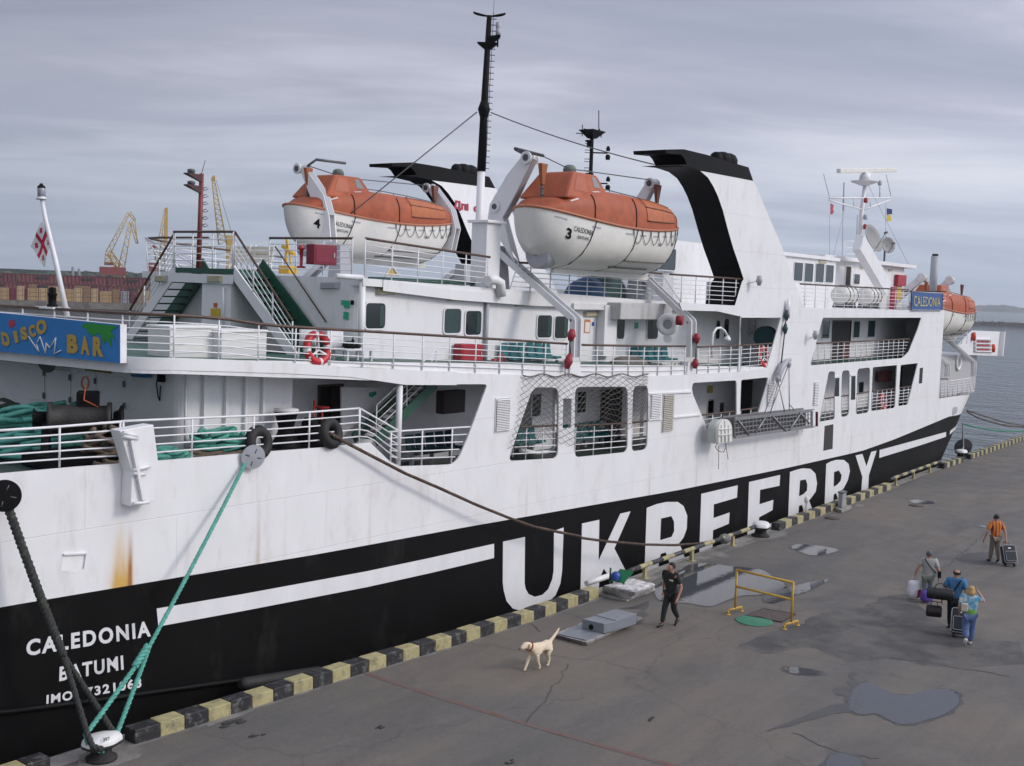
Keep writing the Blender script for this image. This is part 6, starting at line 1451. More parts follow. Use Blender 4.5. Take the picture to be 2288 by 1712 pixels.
# davit winch fittings
c=atX('Z6',1462,1408,X2-.55); ring('brake_drum',c,.28,.12,(-1,-.3,0),WHITE,ferry); mb=MB(); mb.lathe(c+Vector((.1,0,0)),[(.22,0),(.2,-.1)],16,(1,0,0)); mb.build('drum_hub',GREY,ferry); mb=MB(); mb.lathe(atX('Z6',1465,1512,X2-.4),[(.16,0),(.15,.2)],14,(-1,-.4,0)); mb.build('davit_motor',WHITE,ferry)
RB=mat('deep_red_block',(.28,.015,.03),.5)
def block(zm,pts,Y,label):
    P=[atY(zm,x,y,Y) for x,y in pts]; o=thing('tackle_block',P[-1],label,'tackle','red tackle blocks on the davit feet'); mb=MB(); mb.tube([P[0],P[0].lerp(P[1],.5),P[1]],[.08,.14,.07],8); mb.build('block',RB,o); mb=MB(); mb.tube([P[2],P[2].lerp(P[3],.5),P[3]],[.07,.14,.06],8); mb.build('block',RB,o); mb=MB(); mb.tube([P[1],P[2]],.03,5); mb.build('rope',DGREY,o)
block('Z7',[(660,320),(640,410),(640,520),(612,640)],YS-.12,'red tackle blocks hanging on the left davit foot below lifeboat 3'); block('Z7',[(1682,350),(1678,430),(1672,560),(1665,640)],YS-.12,'red tackle blocks hanging on the right davit foot near the funnel')
mb=MB(); mb.lathe(atY('Z7',1540,243,YS+.1),[(.17,-.12),(.17,.12)],14,(.3,-1,0)); mb.build('davit_brake',RB,ferry)
# white crates
for (r,l) in (((1362,600,1465,685),'white crate by the rail, left of the pair near the davit'),((1475,592,1560,682),'white crate by the rail with a rounded lid, right of the pair')):
    X0,X1,z0,z1=rect_on('Z7',r,YS+.5); z0=zdk(X0)+.01; o=thing('deck_crate',((X0+X1)/2,YS+.6,z0),l,'crate','white crates at the rail'); mb=MB(); mb.box((X0,YS+.35,z0),(X1,YS+.8,z1)); mb.build('box',GRPW,o,bevel=.03); mb=MB(); mb.box((X0-.02,YS+.33,z1+.002),(X1+.02,YS+.82,z1+.05)); mb.build('lid',GRPW,o,bevel=.02)
# gooseneck lamp
o=thing('gooseneck_lamp',atY('Z6',1792,1540,YS+.1),'white gooseneck lamp on the rail near the funnel','lamp'); mb=MB(); mb.tube([atY('Z6',x,y,YS+.1) for x,y in ((1790,1650),(1792,1540),(1800,1470),(1825,1436),(1855,1432),(1885,1455),(1905,1495))],.045,8); mb.build('neck',WHITE,o); mb=MB(); mb.lathe(atY('Z6',1905,1490,YS+.1),[(.06,0),(.14,-.12),(.12,-.2)],12); mb.build('lamp_head',WHITE,o)
o=thing('cable_reel',atY('B1',482,345,YS+.9),'teal cable reel hanging under the near funnel','reel'); c=atY('B1',482,308,YS+.9); mb=MB(); mb.lathe(c,[(.45,-.3),(.45,-.25),(.28,-.24),(.28,.24),(.45,.25),(.45,.3)],18,(1,.2,0)); mb.build('drum',mat('teal_reel',(.015,.09,.10),.5),o); mb=MB(); mb.tube([c-Vector((0,0,.3)),c-Vector((0,0,1.0))],.1,8); mb.build('stand',DGREY,o)
# life raft canisters
for x,l in ((925,'white life raft canister on the forward deck, aft of the pair'),(1100,'white life raft canister on the forward deck, nearest the slanted beam')):
    Y=YS+1.0; p=atY('Z8',x,1025,Y); p.z=9.35; o=thing('life_raft',(p.x,Y,8.75),l,'life raft','white life raft canisters'); mb=MB(); mb.lathe(p-Vector((.85,0,0)),[(.2,0),(.42,.08),(.45,.2),(.45,1.5),(.42,1.62),(.2,1.7)],18,(1,0,0)); mb.build('canister',GRPW,o); mb=MB()
    for dx in (-.5,0,.5): mb.tube([p+Vector((dx,.47*math.cos(t),.47*math.sin(t))) for t in [i*math.pi/9 for i in range(18)]],.02,5,closed=True)
    mb.build('strap',DGREY,o); mb=MB()
    for dx in (-.5,.5): mb.hexa([p+Vector((dx-.05,-.4,-.6)),p+Vector((dx+.05,-.4,-.6)),p+Vector((dx+.05,.4,-.6)),p+Vector((dx-.05,.4,-.6)),p+Vector((dx-.05,-.3,-.3)),p+Vector((dx+.05,-.3,-.3)),p+Vector((dx+.05,.3,-.3)),p+Vector((dx-.05,.3,-.3))])
    mb.build('cradle',DGREY,o)
o=thing('fire_point',atY('Z8',1295,1090,YS+.8),'red and yellow signal panel behind the forward rail','sign'); a=atY('Z8',1262,1020,YS+.8);b=atY('Z8',1330,1020,YS+.8); mb=MB(); mb.box((a.x,YS+.8,8.75),(lerp(a.x,b.x,.5),YS+.9,9.9)); mb.build('red_panel',RED,o); mb=MB(); mb.box((lerp(a.x,b.x,.5)+.01,YS+.8,9.25),(b.x,YS+.9,9.9)); mb.build('yellow_panel',YELLOW,o)
# ---- cargo net
NET=mat('grey_brown_net_cord',(.14,.13,.115),.85)
mb=MB(); YN=YS-.07
tx=lambda u:lerp(252,1282,u)
def npt(u,v):
    rag=1195+60*math.sin(u*17)+40*math.sin(u*41+1)- (150*max(0,u-.72)/.28) + (70 if u<.45 else 0)
    top=695+12*math.sin(u*30)
    lean=-105*v*(1-u)*1.0+25*math.sin(u*9+v*4)*v
    return atY('Z7',tx(u)+lean,lerp(top,rag,v),YN-.04*math.sin(u*23+v*9))
nu,nv=17,11
for i in range(-nv,nu):
    for s in (1,-1):
        P=[]
        for k in range(nv+1):
            u=(i+k)/nu if s==1 else 1-(i+k)/nu
            if 0<=u<=1: P.append(npt(u,k/nv))
        if len(P)>1: mb.tube(P,.0075,4,cap=False)
mb.tube([npt(i/60,0) for i in range(61)],.022,5)
tag(mb.build('cargo_net',NET,None,loc=npt(.5,.5),fix=False),'dark cargo net draped over the lower side openings','net')
# ---- accommodation ladder stowed along the side, its crane and dinghy
YL=YS-.55
o=thing('accommodation_ladder',atY('B1',540,900,YL),'grey grating gangway slung level along the ship side','gangway')
tl,tr,br,bl=[atY('B1',x,y,YL) for x,y in ((272,858),(805,800),(805,905),(275,980))]
mb=MB()
for a,b in ((tl,tr),(bl,br)): mb.beam(a,b,.07,.12); mb.beam(a+Vector((0,.5,0)),b+Vector((0,.5,0)),.07,.12)
for k in range(25): a=tl.lerp(tr,k/24);b=bl.lerp(br,k/24); mb.beam(a,b,.04,.04,up=(0,1,0))
for k in (1,2,3): mb.beam(tl.lerp(bl,k/4),tr.lerp(br,k/4),.035,.035)
mb.build('side_frame',STEEL,o)
mb=MB(); mb.hexa([bl+Vector((0,.35,0)),br+Vector((0,.35,0)),br+Vector((0,.38,0)),bl+Vector((0,.38,0)),tl+Vector((0,.35,0)),tr+Vector((0,.35,0)),tr+Vector((0,.38,0)),tl+Vector((0,.38,0))]); mb.build('treads',mat('dark_ladder_treads',(.05,.05,.05),.6),o)
for a,b in (((300,870),(370,965)),((480,850),(415,950)),((530,840),(620,940)),((715,822),(640,935)),((710,815),(775,890))): mb=MB(); mb.tube([atY('B1',*a,YL-.06),atY('B1',*b,YL-.06)],.035,6); mb.build('brace',STEEL,o)
mb=MB(); mb.beam(atY('B1',800,800,YL-.03),atY('B1',800,905,YL-.03),.1,.25,up=(1,0,0)); mb.build('end_plate',WHITE,o)
mb=MB(); mb.beam(atY('B1',808,810,YL+.1),atY('B1',808,905,YL+.1),.3,.1,up=(1,0,0)); mb.build('red_end',mat('dark_red_end',(.10,.012,.02),.5),o)
o=thing('gangway_crane',atY('B1',570,600,YS),'curved grey crane arm holding the gangway by wires','crane')
mb=MB(); mb.tube([atY('B1',x,y,YS-.2) for x,y in ((565,605),(568,560),(590,510),(620,475),(645,462))],[.12,.14,.14,.12,.08],8); mb.build('arm',GREY,o)
mb=MB()
for a,b in (((638,490),(640,800)),((638,490),(510,820)),((563,600),(610,815)),((563,600),(470,830)),((640,760),(690,815)),((565,620),(530,760))): mb.tube([atY('B1',*a,YS-.3),atY('B1',*b,YL)],.022,5)
mb.build('wire',STEEL,o)
mb=MB(); mb.lathe(atY('B1',563,590,YS-.3),[(.06,-.15),(.12,0),(.05,.15)],8); mb.build('block',GREY,o); mb=MB(); mb.lathe(atY('B1',637,490,YS-.3),[(.06,-.15),(.12,0),(.05,.15)],8); mb.build('block',GREY,o)
o=thing('hoist_tackle',atY('B1',625,120,YS-.1),'long hoist wire with blocks on the white side by the funnel','tackle'); mb=MB(); mb.tube([atY('B1',x,y,YS-.12) for x,y in ((632,95),(618,180),(608,290),(585,490))],.03,5); mb.build('wire',DGREY,o); mb=MB(); mb.lathe(atY('B1',632,110,YS-.12),[(.1,-.45),(.12,0),(.05,.35)],8); mb.build('head',WHITE,o)
for x,y in ((622,165),(613,255)): mb=MB(); mb.lathe(atY('B1',x,y,YS-.12),[(.05,-.22),(.12,0),(.05,.22)],8); mb.build('block',mat('dark_teal_block',(.02,.05,.06),.5),o)
# upright dinghy-shaped raft
o=thing('raft_container',atY('B1',215,1020,YS-.5),'white upright boat shaped box hanging left of the gangway','raft')
P=fillet([atY('B1',x,y,YS-.75) for x,y in ((168,1022),(258,1008),(258,905),(240,870),(215,856),(185,872),(165,910))],[.02,.02,.2,.2,.2,.2,.2]); mb=MB(); mb.prism(P,(0,.16,0)); mb.build('shell',GRPW,o,bevel=.03)
P2=[p+Vector((-.06,.15,-.02)) for p in P]; mb=MB(); mb.prism(P2,(0,.25,0)); mb.build('back_shell',mat('pale_green_grey_grp',(.42,.46,.43),.5),o)
mb=MB()
for a,b in (((212,870),(212,1012)),((172,930),(255,920)),((172,970),(255,958)),((188,900),(188,1015)),((236,900),(236,1008))): mb.tube([atY('B1',*a,YS-.78),atY('B1',*b,YS-.78)],.022,5)
mb.build('ribs',WHITE2,o); mb=MB(); mb.tube([atY('B1',*p,YS-.6) for p in ((160,1020),(145,1045),(165,1075),(200,1080),(215,1050),(215,1020))],.015,5); mb.tube([atY('B1',*p,YS-.6) for p in ((168,1040),(166,1195))],.012,5); mb.tube([atY('B1',*p,YS-.6) for p in ((215,1030),(230,1130))],.012,5); mb.build('line',TAN,o)
# small flood lamp arms
for zm,a,b in (('Z8',(225,912),(310,890)),('B1',(795,310),(815,295))):
    o=part_empty('flood_lamp',ferry); mb=MB(); p=atY(zm,*a,YS-.02);q=atY(zm,*b,YS-.35); mb.tube([p,q],.025,5); mb.build('arm',WHITE2,o); mb=MB(); mb.lathe(q+Vector((0,0,-.02)),[(.06,-.18),(.13,0),(.08,.2)],10); mb.build('lamp_head',GREY,o)
# pipe rack / hanging pipe in the lower openings
mb=MB(); mb.tube([atY('Z7',x,y,YS+.3) for x,y in ((512,810),(512,1290),(490,1320),(370,1330),(230,1310))],.06,8); mb.build('white_pipe',WHITE,ferry); mb=MB(); mb.tube([atY('Z7',x,y,YS+.3) for x,y in ((1255,800),(1235,815),(1220,1310))],.06,8); mb.build('white_pipe',WHITE,ferry)
# ---- flag and its staff
SF=SGP+SGN*.35
def FL(x,y): return atP('Z1',x,y,SF,SGN)
o=thing('flagstaff',FL(555,1320),'leaning white flagstaff with a lamp on top at the stern','flagstaff')
mb=MB(); mb.tube([FL(555,1320),FL(455,850),FL(375,520),FL(345,355)],[.058,.053,.047,.04],10); mb.build('pole',WHITE2,o)
mb=MB(); c=FL(342,346); up=(FL(340,260)-c).normalized(); mb.lathe(c,[(.11,-.02),(.12,0),(.08,.03),(.08,.04)],14,up); mb.build('lamp_base',WHITE2,o); mb=MB(); mb.lathe(c,[(.078,.04),(.085,.05),(.085,.22),(.078,.23)],14,up); mb.build('lamp_glass',mat('grey_lamp_glass',(.25,.26,.3),.2),o); mb=MB(); mb.lathe(c,[(.09,.235),(.09,.255),(.04,.30),(.03,.33)],12,up); mb.build('lamp_cap',BLACK,o)
fl=thing('flag',FL(390,600),'white flag with red crosses drooping from the leaning staff','flag')
def flg(u,v,off=0):
    T,R_,B_,L_=FL(352,532),FL(432,690),FL(372,916),FL(260,738); p=(T*(1-u)+R_*u)*(1-v)+(L_*(1-u)+B_*u)*v
    w=.04*math.sin(u*6+v*3)+.03*math.sin(v*7-u*2)
    return p-SGN*(w*.4+.02+off)
mb=MB(); n=36; rows=[[flg(i/n,j/n) for i in range(n+1)] for j in range(n+1)]
mb.grid(rows)
def crossq(u,v):
    if abs(u-.5)<.085 or abs(v-.5)<.085: return 1
    du=abs(abs(u-.5)-.29);dv=abs(abs(v-.5)-.29)
    return 1 if (du<.025+dv*.45 and dv<.095 and du<.05) or (dv<.025+du*.45 and du<.095 and dv<.05) else 0
for k in range(len(mb.f)):
    i,j=k%n,k//n; mb.mi[k]=crossq((i+.5)/n,(j+.5)/n)
mb.build('cloth',[mat('white_flag_cloth',(.80,.78,.76),.8),mat('red_flag_cloth',(.50,.02,.06),.8)],fl,fix=False)
pv=FL(430,1235); mb=MB(); mb.lathe(pv,[(.11,0),(.11,.05),(.085,.06),(.085,.24),(.10,.25),(.10,.29),(.08,.30),(.08,.40),(.03,.43)],14); vt=thing('vent_post',pv,'short black post beside the flagstaff','vent'); mb.build('post',BLACK,vt); mb=MB(); mb.box(tuple(pv+Vector((-.2,-.35,-.04))),tuple(pv+Vector((.2,.35,0)))); mb.build('foot_plate',WHITE,vt)
# signal flags on the radar mast
def pennant(pts,m2,label,split=False):
    P=[atY('Z8',x,y,YR-.1) for x,y in pts]; o=thing('signal_flag',P[0],label,'flag','small flags on the radar mast halyards'); 
    if not split: mb=MB(); mb.prism(P,(0,.015,0)); mb.build('cloth',m2[0],o)
    else:
        k=len(P)//2; mb=MB(); mb.prism(P[:k],(0,.015,0)); mb.build('upper_half',m2[0],o); mb=MB(); mb.prism(P[k:],(0,.015,0)); mb.build('lower_half',m2[1],o)
pennant([(823,335),(846,350),(840,380),(848,395),(836,415),(822,415)],[RED],'small red flag on the left halyard of the radar mast')
pennant([(1226,372),(1264,378),(1266,412),(1228,418),(1228,419),(1252,418),(1262,462),(1228,465)],[mat('flag_blue',(.012,.02,.12),.7),mat('flag_yellow',(.55,.42,.02),.7)],'small blue and yellow flag on the right halyard of the radar mast',True)
# ================================================================== MOORING LINES
bol=atZ('Z3',575,1620,0)
BH=Vector((bol.x,bol.y,.50))
def line(name,pts_list,r,m,label,loc):
    mb=MB()
    for p,rr in pts_list: twist_rope(mb,p,rr,3,.28,5,6)
    return tag(mb.build(name,m,None,loc=loc,fix=False),label,'mooring rope','mooring ropes')
spl=(rg+(BH-rg)*.66)
P0=rg+Vector((0,.12,.04)); 
j=atP('Z3',835,985,P0.lerp(BH,.66),(0,-1,0))
bl_=atP('Z3',478,1480,BH+Vector((-.25,.05,0)),(0,-1,0)); br_=atP('Z3',655,1468,BH+Vector((.2,.1,0)),(0,-1,0))
line('mooring_rope',[(sag(P0,j,.05,10),.045),([j+Vector((-.03,0,.02)),j.lerp(bl_,.25)],.075),(sag(j,bl_,.02,8)+[bl_+Vector((.02,-.1,-.25)),bl_+Vector((.25,-.2,-.33))],.05),(sag(j,br_,.02,8)+[br_+Vector((0,-.05,-.2))],.05)],0,TEALR,'taut teal mooring rope from the grey disc to the near bollard',j)
d0=rg2+Vector((.02,.05,0)); j2=atP('Z3',355,1040,d0.lerp(BH,.6),(0,-1,0)); e1_=atP('Z3',488,1475,BH+Vector((-.2,-.05,0)),(0,-1,0)); e2_=atP('Z3',635,1465,BH+Vector((.15,.15,0)),(0,-1,0))
line('mooring_rope',[(sag(d0,j2,.06,10),.085),(sag(j2,e1_,.0,8)+[e1_+Vector((.03,-.12,-.22)),e1_+Vector((.2,-.2,-.3))],.06),(sag(j2,e2_,.0,8)+[e2_+Vector((0,-.05,-.2))],.06)],0,DKROPE,'thick dark frayed rope from the left edge to the near bollard',j2)
# frayed tufts are part of that rope's look; the slack brown rope along the hull
be=atP('B3',1160,702,(0,yk(34)+.5,0),(0,-1,0)); ck=atY('Z5',500,1170,YS-.1)
Pm=[ck]
for k,(zm,x,y) in enumerate((('Z5',640,1250),('Z5',900,1385),('Z5',1120,1500),('Z5',1400,1620),('B2',1150,405),('B2',1400,505),('B2',1560,562),('B2',1890,630),('B3',270,697),('B3',420,718),('B3',650,738),('B3',850,742),('B3',1000,732),('B3',1100,716))):
    t=(k+1)/15; Pm.append(atY(zm,x,y,lerp(YS-.12,be.y,min(1,t**1.1))))
Pm.append(be)
line('mooring_rope',[(Pm,.045)],0,BRROPE,'slack brown mooring rope drooping along the white hull to the quay',Pm[8])
# bow lines
bw0=onhull('B1',1832,812,.05)
for pts,m,r,l in ((((1832,812),(1900,850),(2000,880),(2100,905),(2230,912)),BRROPE,.05,'brown bow rope sagging over the water, lower of the two brown ones'),(((1828,800),(1900,825),(2000,855),(2100,885),(2230,905)),BRROPE,.04,'thin brown bow rope sagging over the water, upper of the two'),(((1800,890),(1880,912),(2000,935),(2100,942),(2230,938)),mat('bright_green_rope',(.02,.20,.12),.7),.045,'green bow rope sagging over the water')):
    Q=[]
    for i,(x,y) in enumerate(pts): Q.append(atY('B1',x,y,lerp(20.6,20.3,i/4)))
    mb=MB(); mb.tube(Q,r,6); tag(mb.build('mooring_rope',m,None,loc=Q[2],fix=False),l,'mooring rope','mooring ropes')
fb=atZ('B1',1818,1128,0); g3=Vector((fb.x,fb.y+.3,0)); gd=atP('B1',1805,1045,(0,fb.y+.9,0),(0,-1,0)); rat_guard(gd,.55,(-.8,-.6,-.3),DGREY,'dark disc hanging on the bow line above the far white bollard')
mb=MB(); mb.tube([atP('B1',1800,880,(0,20.2,0),(0,-1,0)),gd,Vector((fb.x,fb.y+.2,.45))],.05,6); tag(mb.build('mooring_rope',GREY,None,loc=gd,fix=False),'grey bow line dropping to the far white bollard','mooring rope','mooring ropes')
# ================================================================== THINGS ON THE QUAY
def G(zm,x,y,z=0.0): return atZ(zm,x,y,z)
# ---- mooring bollards
WTOP=mat('white_bollard_paint',(.68,.68,.66),.5,var=.1,vscale=5,col2=(.25,.22,.18),c2t=(.64,.74),c2s=6,c2amt=.7)
def bollard(c,label,s=1.0,txt=True,rot=0.0):
    o=thing('bollard',c,label,'bollard','white topped mooring bollards on the quay edge')
    mb=MB(); mb.lathe(c,[(.34*s,0),(.34*s,.06*s),(.24*s,.1*s),(.2*s,.3*s)],22); mb.build('stem',mat('grimy_black_iron',(.02,.018,.017),.8,var=.5,vscale=8,bump=.5,bscale=20),o)
    X=Vector((math.cos(rot),math.sin(rot),0));Yv=Vector((-math.sin(rot),math.cos(rot),0))
    def ringp(k,z,f=0): 
        P=[(-.42,-.26),(.05,-.36),(.44,-.20),(.50,.06),(.22,.30),(-.2,.34),(-.46,.12)]
        return fillet([c+X*(x*s*k)+Yv*(y*s*k)+Vector((0,0,z*s)) for x,y in P],.12*s,4)
    mb=MB(); mb.grid([ringp(.75,.28),ringp(1.0,.34),ringp(1.0,.40)],closed=True); mb.build('head_rim',mat('black_head_rim',(.03,.03,.03),.7,var=.4),o)
    mb=MB(); r=[ringp(1.0,.40),ringp(.97,.47),ringp(.86,.53),ringp(.5,.56),ringp(.02,.57)]; mb.grid(r,closed=True); mb.build('head',WTOP,o)
    if txt:
        q=[G('Z3',578,1522,.57*s),G('Z3',615,1514,.57*s),G('Z3',612,1496,.57*s),G('Z3',575,1503,.57*s)]
        put_text('number_lettering','397',[p+Vector((0,0,.012)) for p in q],BLACK,o)
    return o
bollard(Vector((bol.x,bol.y+.05,0)),'near white topped bollard numbered 397 with the teal and dark ropes looped on it',.84)
b2=G('B3',1398,690); bollard(Vector((b2.x,b2.y+.12,0)),'white topped black bollard at the end of the near striped pipe',1.0,False,.4)
bollard(Vector((fb.x,fb.y+.25,0)),'farthest white topped bollard near the ship bow',1.0,False)
# concrete patches beside the kerb
def sheet(name,pts,m,z,kind='structure',label=None):
    P=[Vector((p.x,p.y,z)) for p in pts]; mb=MB()
    from mathutils.geometry import tessellate_polygon
    mb.raw(P,[tuple(t) for t in tessellate_polygon([P])]); o=mb.build(name,m,None,fix=False)
    for f in o.data.polygons:
        if f.normal.z<0: f.flip()
    return tag(o,kind=kind)
def jag(pts,amp,sub,seed):
    rnd=random.Random(seed); out=[]
    for i,p in enumerate(pts):
        q=pts[(i+1)%len(pts)]
        for k in range(sub):
            a=p.lerp(q,k/sub); out.append(a+Vector((rnd.uniform(-amp,amp),rnd.uniform(-amp,amp),0)))
    return out
CPATCH=mat('pale_concrete_patch',(.20,.19,.172),.85,var=.25,vscale=2.5,bump=.3,bscale=30,col2=(.10,.097,.09),c2t=(.42,.6),c2s=1.6,c2amt=.85)
for i,pts in enumerate(([('Z3',440,1600),('Z3',560,1530),('Z3',740,1500),('Z3',760,1545),('Z3',830,1560),('Z3',790,1600),('Z3',700,1640),('Z3',560,1670),('Z3',430,1670)],
        [('B3',1340,700),('B3',1450,650),('B3',1540,660),('B3',1545,685),('B3',1440,705),('B3',1345,712)],
        [('B3',560,1000),('B3',860,850),('B3',1010,790),('B3',1200,738),('B3',1340,705),('B3',1345,712),('B3',1210,765),('B3',1100,805),('B3',930,865),('B3',740,950),('B3',640,1010)],
        [('B3',1930,500),('B3',1990,486),('B3',2035,495),('B3',1980,508)],
        [('B1',1836,1140),('B1',1880,1130),('B1',1915,1140),('B1',1870,1150)],
        [('B3',1090,805),('B3',1150,795),('B3',1205,808),('B3',1160,825)],
        [('B5',120,640),('B5',225,600),('B5',330,575),('B5',330,585),('B5',210,625),('B5',130,655)])):
    sheet('concrete_patch',jag([G(*p) for p in pts],.04,4,i),CPATCH,.004+i*.0005)
# the strip of concrete the kerbs stand on
mb=MB(); xs2=[13+.5*i for i in range(90)]; rnd=random.Random(3); mb.grid([[(x,yk(x)-.07-rnd.random()*.05,.003) for x in xs2],[(x,yk(x)+.02,.003) for x in xs2]],smooth=False); tag(mb.build('kerb_footing',CPATCH,None,fix=False),kind='structure')
# ---- puddles
def water_mat(name,r,base):
    m=bpy.data.materials.new(name); m.use_nodes=True; nt=m.node_tree; b=nt.nodes['Principled BSDF']; b.inputs['Base Color'].default_value=(*base,1); b.inputs['Roughness'].default_value=r; b.inputs['IOR'].default_value=1.33; b.inputs['Specular IOR Level'].default_value=.62
    tc=nt.nodes.new('ShaderNodeTexCoord'); t=nt.nodes.new('ShaderNodeTexNoise'); t.inputs['Scale'].default_value=6; t.inputs['Detail'].default_value=3; nt.links.new(tc.outputs['Object'],t.inputs[0]); bp=nt.nodes.new('ShaderNodeBump'); bp.inputs['Strength'].default_value=.06; bp.inputs['Distance'].default_value=.02; nt.links.new(t.outputs[0],bp.inputs['Height']); nt.links.new(bp.outputs[0],b.inputs['Normal']); return m
PUD=water_mat('still_puddle_water',.02,(.058,.062,.070))
WET=mat('wet_asphalt',(.046,.044,.043),.40,var=.3,vscale=2,bump=.25,bscale=60)
def smooth(pts,n=5):
    out=[];k=len(pts)
    for i in range(k):
        p0,p1,p2,p3=pts[i-1],pts[i],pts[(i+1)%k],pts[(i+2)%k]
        for j in range(n):
            t=j/n; out.append(.5*((2*p1)+(p2-p0)*t+(2*p0-5*p1+4*p2-p3)*t*t+(3*p1-p0-3*p2+p3)*t**3))
    return out
def puddle(zm,pts,seed,z=.010,margin=None,wob=.02):
    P=smooth([G(zm,*p) for p in pts]); rnd=random.Random(seed); P=[p+Vector((rnd.uniform(-wob,wob),rnd.uniform(-wob,wob),0)) for p in P]
    sheet('puddle',P,PUD,z)
    c=sum(P,Vector((0,0,0)))/len(P)
    W=[p+(p-c).normalized()*(.06+.04*math.sin(i*1.3+seed)+rnd.random()*.03) for i,p in enumerate(P)]
    sheet('wet_ground',W,WET,z-.004)
puddle('B4',[(790,1240),(815,1195),(885,1165),(950,1188),(1010,1225),(1100,1242),(1200,1222),(1300,1205),(1385,1215),(1425,1245),(1410,1300),(1330,1355),(1210,1395),(1100,1412),(1030,1395),(940,1350),(860,1358),(790,1330),(770,1290)],1)
sheet('wet_ground',jag([G('B4',*p) for p in ((790,1290),(700,1290),(600,1325),(500,1370),(395,1412),(285,1455),(360,1435),(420,1425),(560,1385),(690,1350),(800,1340))],.02,4,5),WET,.0075)
sheet('wet_ground',jag([G('B4',*p) for p in ((800,1200),(770,1165),(795,1150),(770,1120),(790,1105),(835,1110),(800,1130),(830,1170),(860,1170),(830,1200),(760,1250),(690,1235),(695,1200),(750,1190))],.02,3,6),WET,.0070)
puddle('B4',[(640,1650),(690,1590),(760,1588),(830,1612),(855,1660),(800,1720),(690,1720)],2)
puddle('B4',[(400,1088),(430,1075),(500,1082),(560,1092),(615,1108),(600,1122),(520,1122),(430,1110)],3,wob=.01)
puddle('B3',[(870,905),(1000,855),(1210,875),(1380,893),(1470,950),(1535,992),(1440,1040),(1240,1060),(1080,1120),(930,1100),(760,1085),(730,1010),(800,955)],4)
puddle('B3',[(1400,1070),(1470,1030),(1600,990),(1720,965),(1795,957),(1730,1000),(1620,1045),(1480,1100),(1420,1095)],5,wob=.03)
puddle('B3',[(1570,757),(1620,738),(1750,748),(1860,772),(1790,798),(1700,806),(1640,790)],6,wob=.02)
puddle('B7',[(1000,246),(1060,249),(1130,258),(1120,272),(1060,264)],7,wob=.02)
puddle('B1',[(1450,1405),(1500,1400),(1590,1410),(1608,1424),(1540,1428),(1470,1420)],8,wob=.02)
sheet('wet_ground',jag([G('B3',*p) for p in ((500,1135),(600,1120),(690,1085),(690,1110),(660,1150),(690,1170),(640,1200),(600,1180),(660,1140))],.03,3,7),WET,.006)
# dark patched asphalt and faded red line
OLDP=mat('dark_patched_asphalt',(.060,.059,.060),.8,var=.3,vscale=1.2,bump=.3,bscale=60)
def patch(pts,m,z,seed): sheet('asphalt_patch',jag([G(*p) for p in pts],.08,5,seed),m,z)
patch([('B4',620,760),('B4',860,720),('B4',1020,650),('B4',1120,650),('B4',1240,760),('B4',1420,900),('B4',1780,930),('B4',1800,1060),('B4',1300,1080),('B4',1000,1020),('B4',760,1050),('B4',560,960),('B4',300,1000),('B4',120,960),('B4',260,880),('B4',480,830)],mat('slightly_dark_asphalt',(.070,.067,.064),.85,var=.45,vscale=.8,bump=.3,bscale=60,col2=(.105,.097,.088),c2t=(.45,.6),c2s=.7),.0025,11)
patch([('B4',1400,440),('B4',1480,410),('B4',1620,400),('B4',1640,470),('B4',1560,480),('B4',1440,470)],OLDP,.0028,12)
REDL=mat('faded_red_line',(.155,.07,.058),.85,var=.3,vscale=8,col2=(.11,.093,.085),c2t=(.40,.58),c2s=2.2,c2amt=.9)
a=[G('B5',x,y) for x,y in ((840,413),(1200,530),(1600,652),(1960,755),(2300,850))]; mb=MB(); L_=[];R2=[]
for i,p in enumerate(a):
    d=(a[min(i+1,4)]-a[max(i-1,0)]).normalized(); n=Vector((-d.y,d.x,0)); L_.append(Vector((p.x,p.y,.0052))+n*.07);R2.append(Vector((p.x,p.y,.0052))-n*.07)
mb.grid([R2,L_],smooth=False); tag(mb.build('painted_line',REDL,None,fix=False),kind='structure')
# cracks as dark sheets along the ground
rnd=random.Random(21)
def crack(pts,seed,w=.018):
    r=random.Random(seed); P=[]; 
    for p,q in zip(pts,pts[1:]):
        p=G(*p);q=G(*q); k=max(3,int((q-p).length/.25))
        for i in range(k): t=p.lerp(q,i/k); P.append(t+Vector((r.uniform(-.06,.06),r.uniform(-.06,.06),0)))
    L1=[];L2=[]
    for i,p in enumerate(P):
        d=(P[min(i+1,len(P)-1)]-P[max(i-1,0)]).normalized(); n=Vector((-d.y,d.x,0)); ww=w*r.uniform(.4,1.3); L1.append(Vector((p.x,p.y,.0058))+n*ww);L2.append(Vector((p.x,p.y,.0058))-n*ww)
    mb=MB(); mb.grid([L2,L1],smooth=False); tag(mb.build('ground_crack',OLDP,None,fix=False),kind='structure')
crack([('B4',460,1460),('B4',560,1510),('B4',690,1570),('B4',860,1600),('B4',990,1620)],1,.03); crack([('B8',330,740),('B8',420,800),('B8',480,870)],2); crack([('B4',1080,620),('B4',1250,560),('B4',1420,430),('B4',1560,300),('B4',1640,260)],3,.02); crack([('B4',1000,1020),('B4',1200,1040),('B4',1400,1080),('B4',1600,1110),('B4',1800,1150)],4,.02); crack([('B5',1560,640),('B5',1620,560),('B5',1720,420),('B5',1760,360)],5,.015)
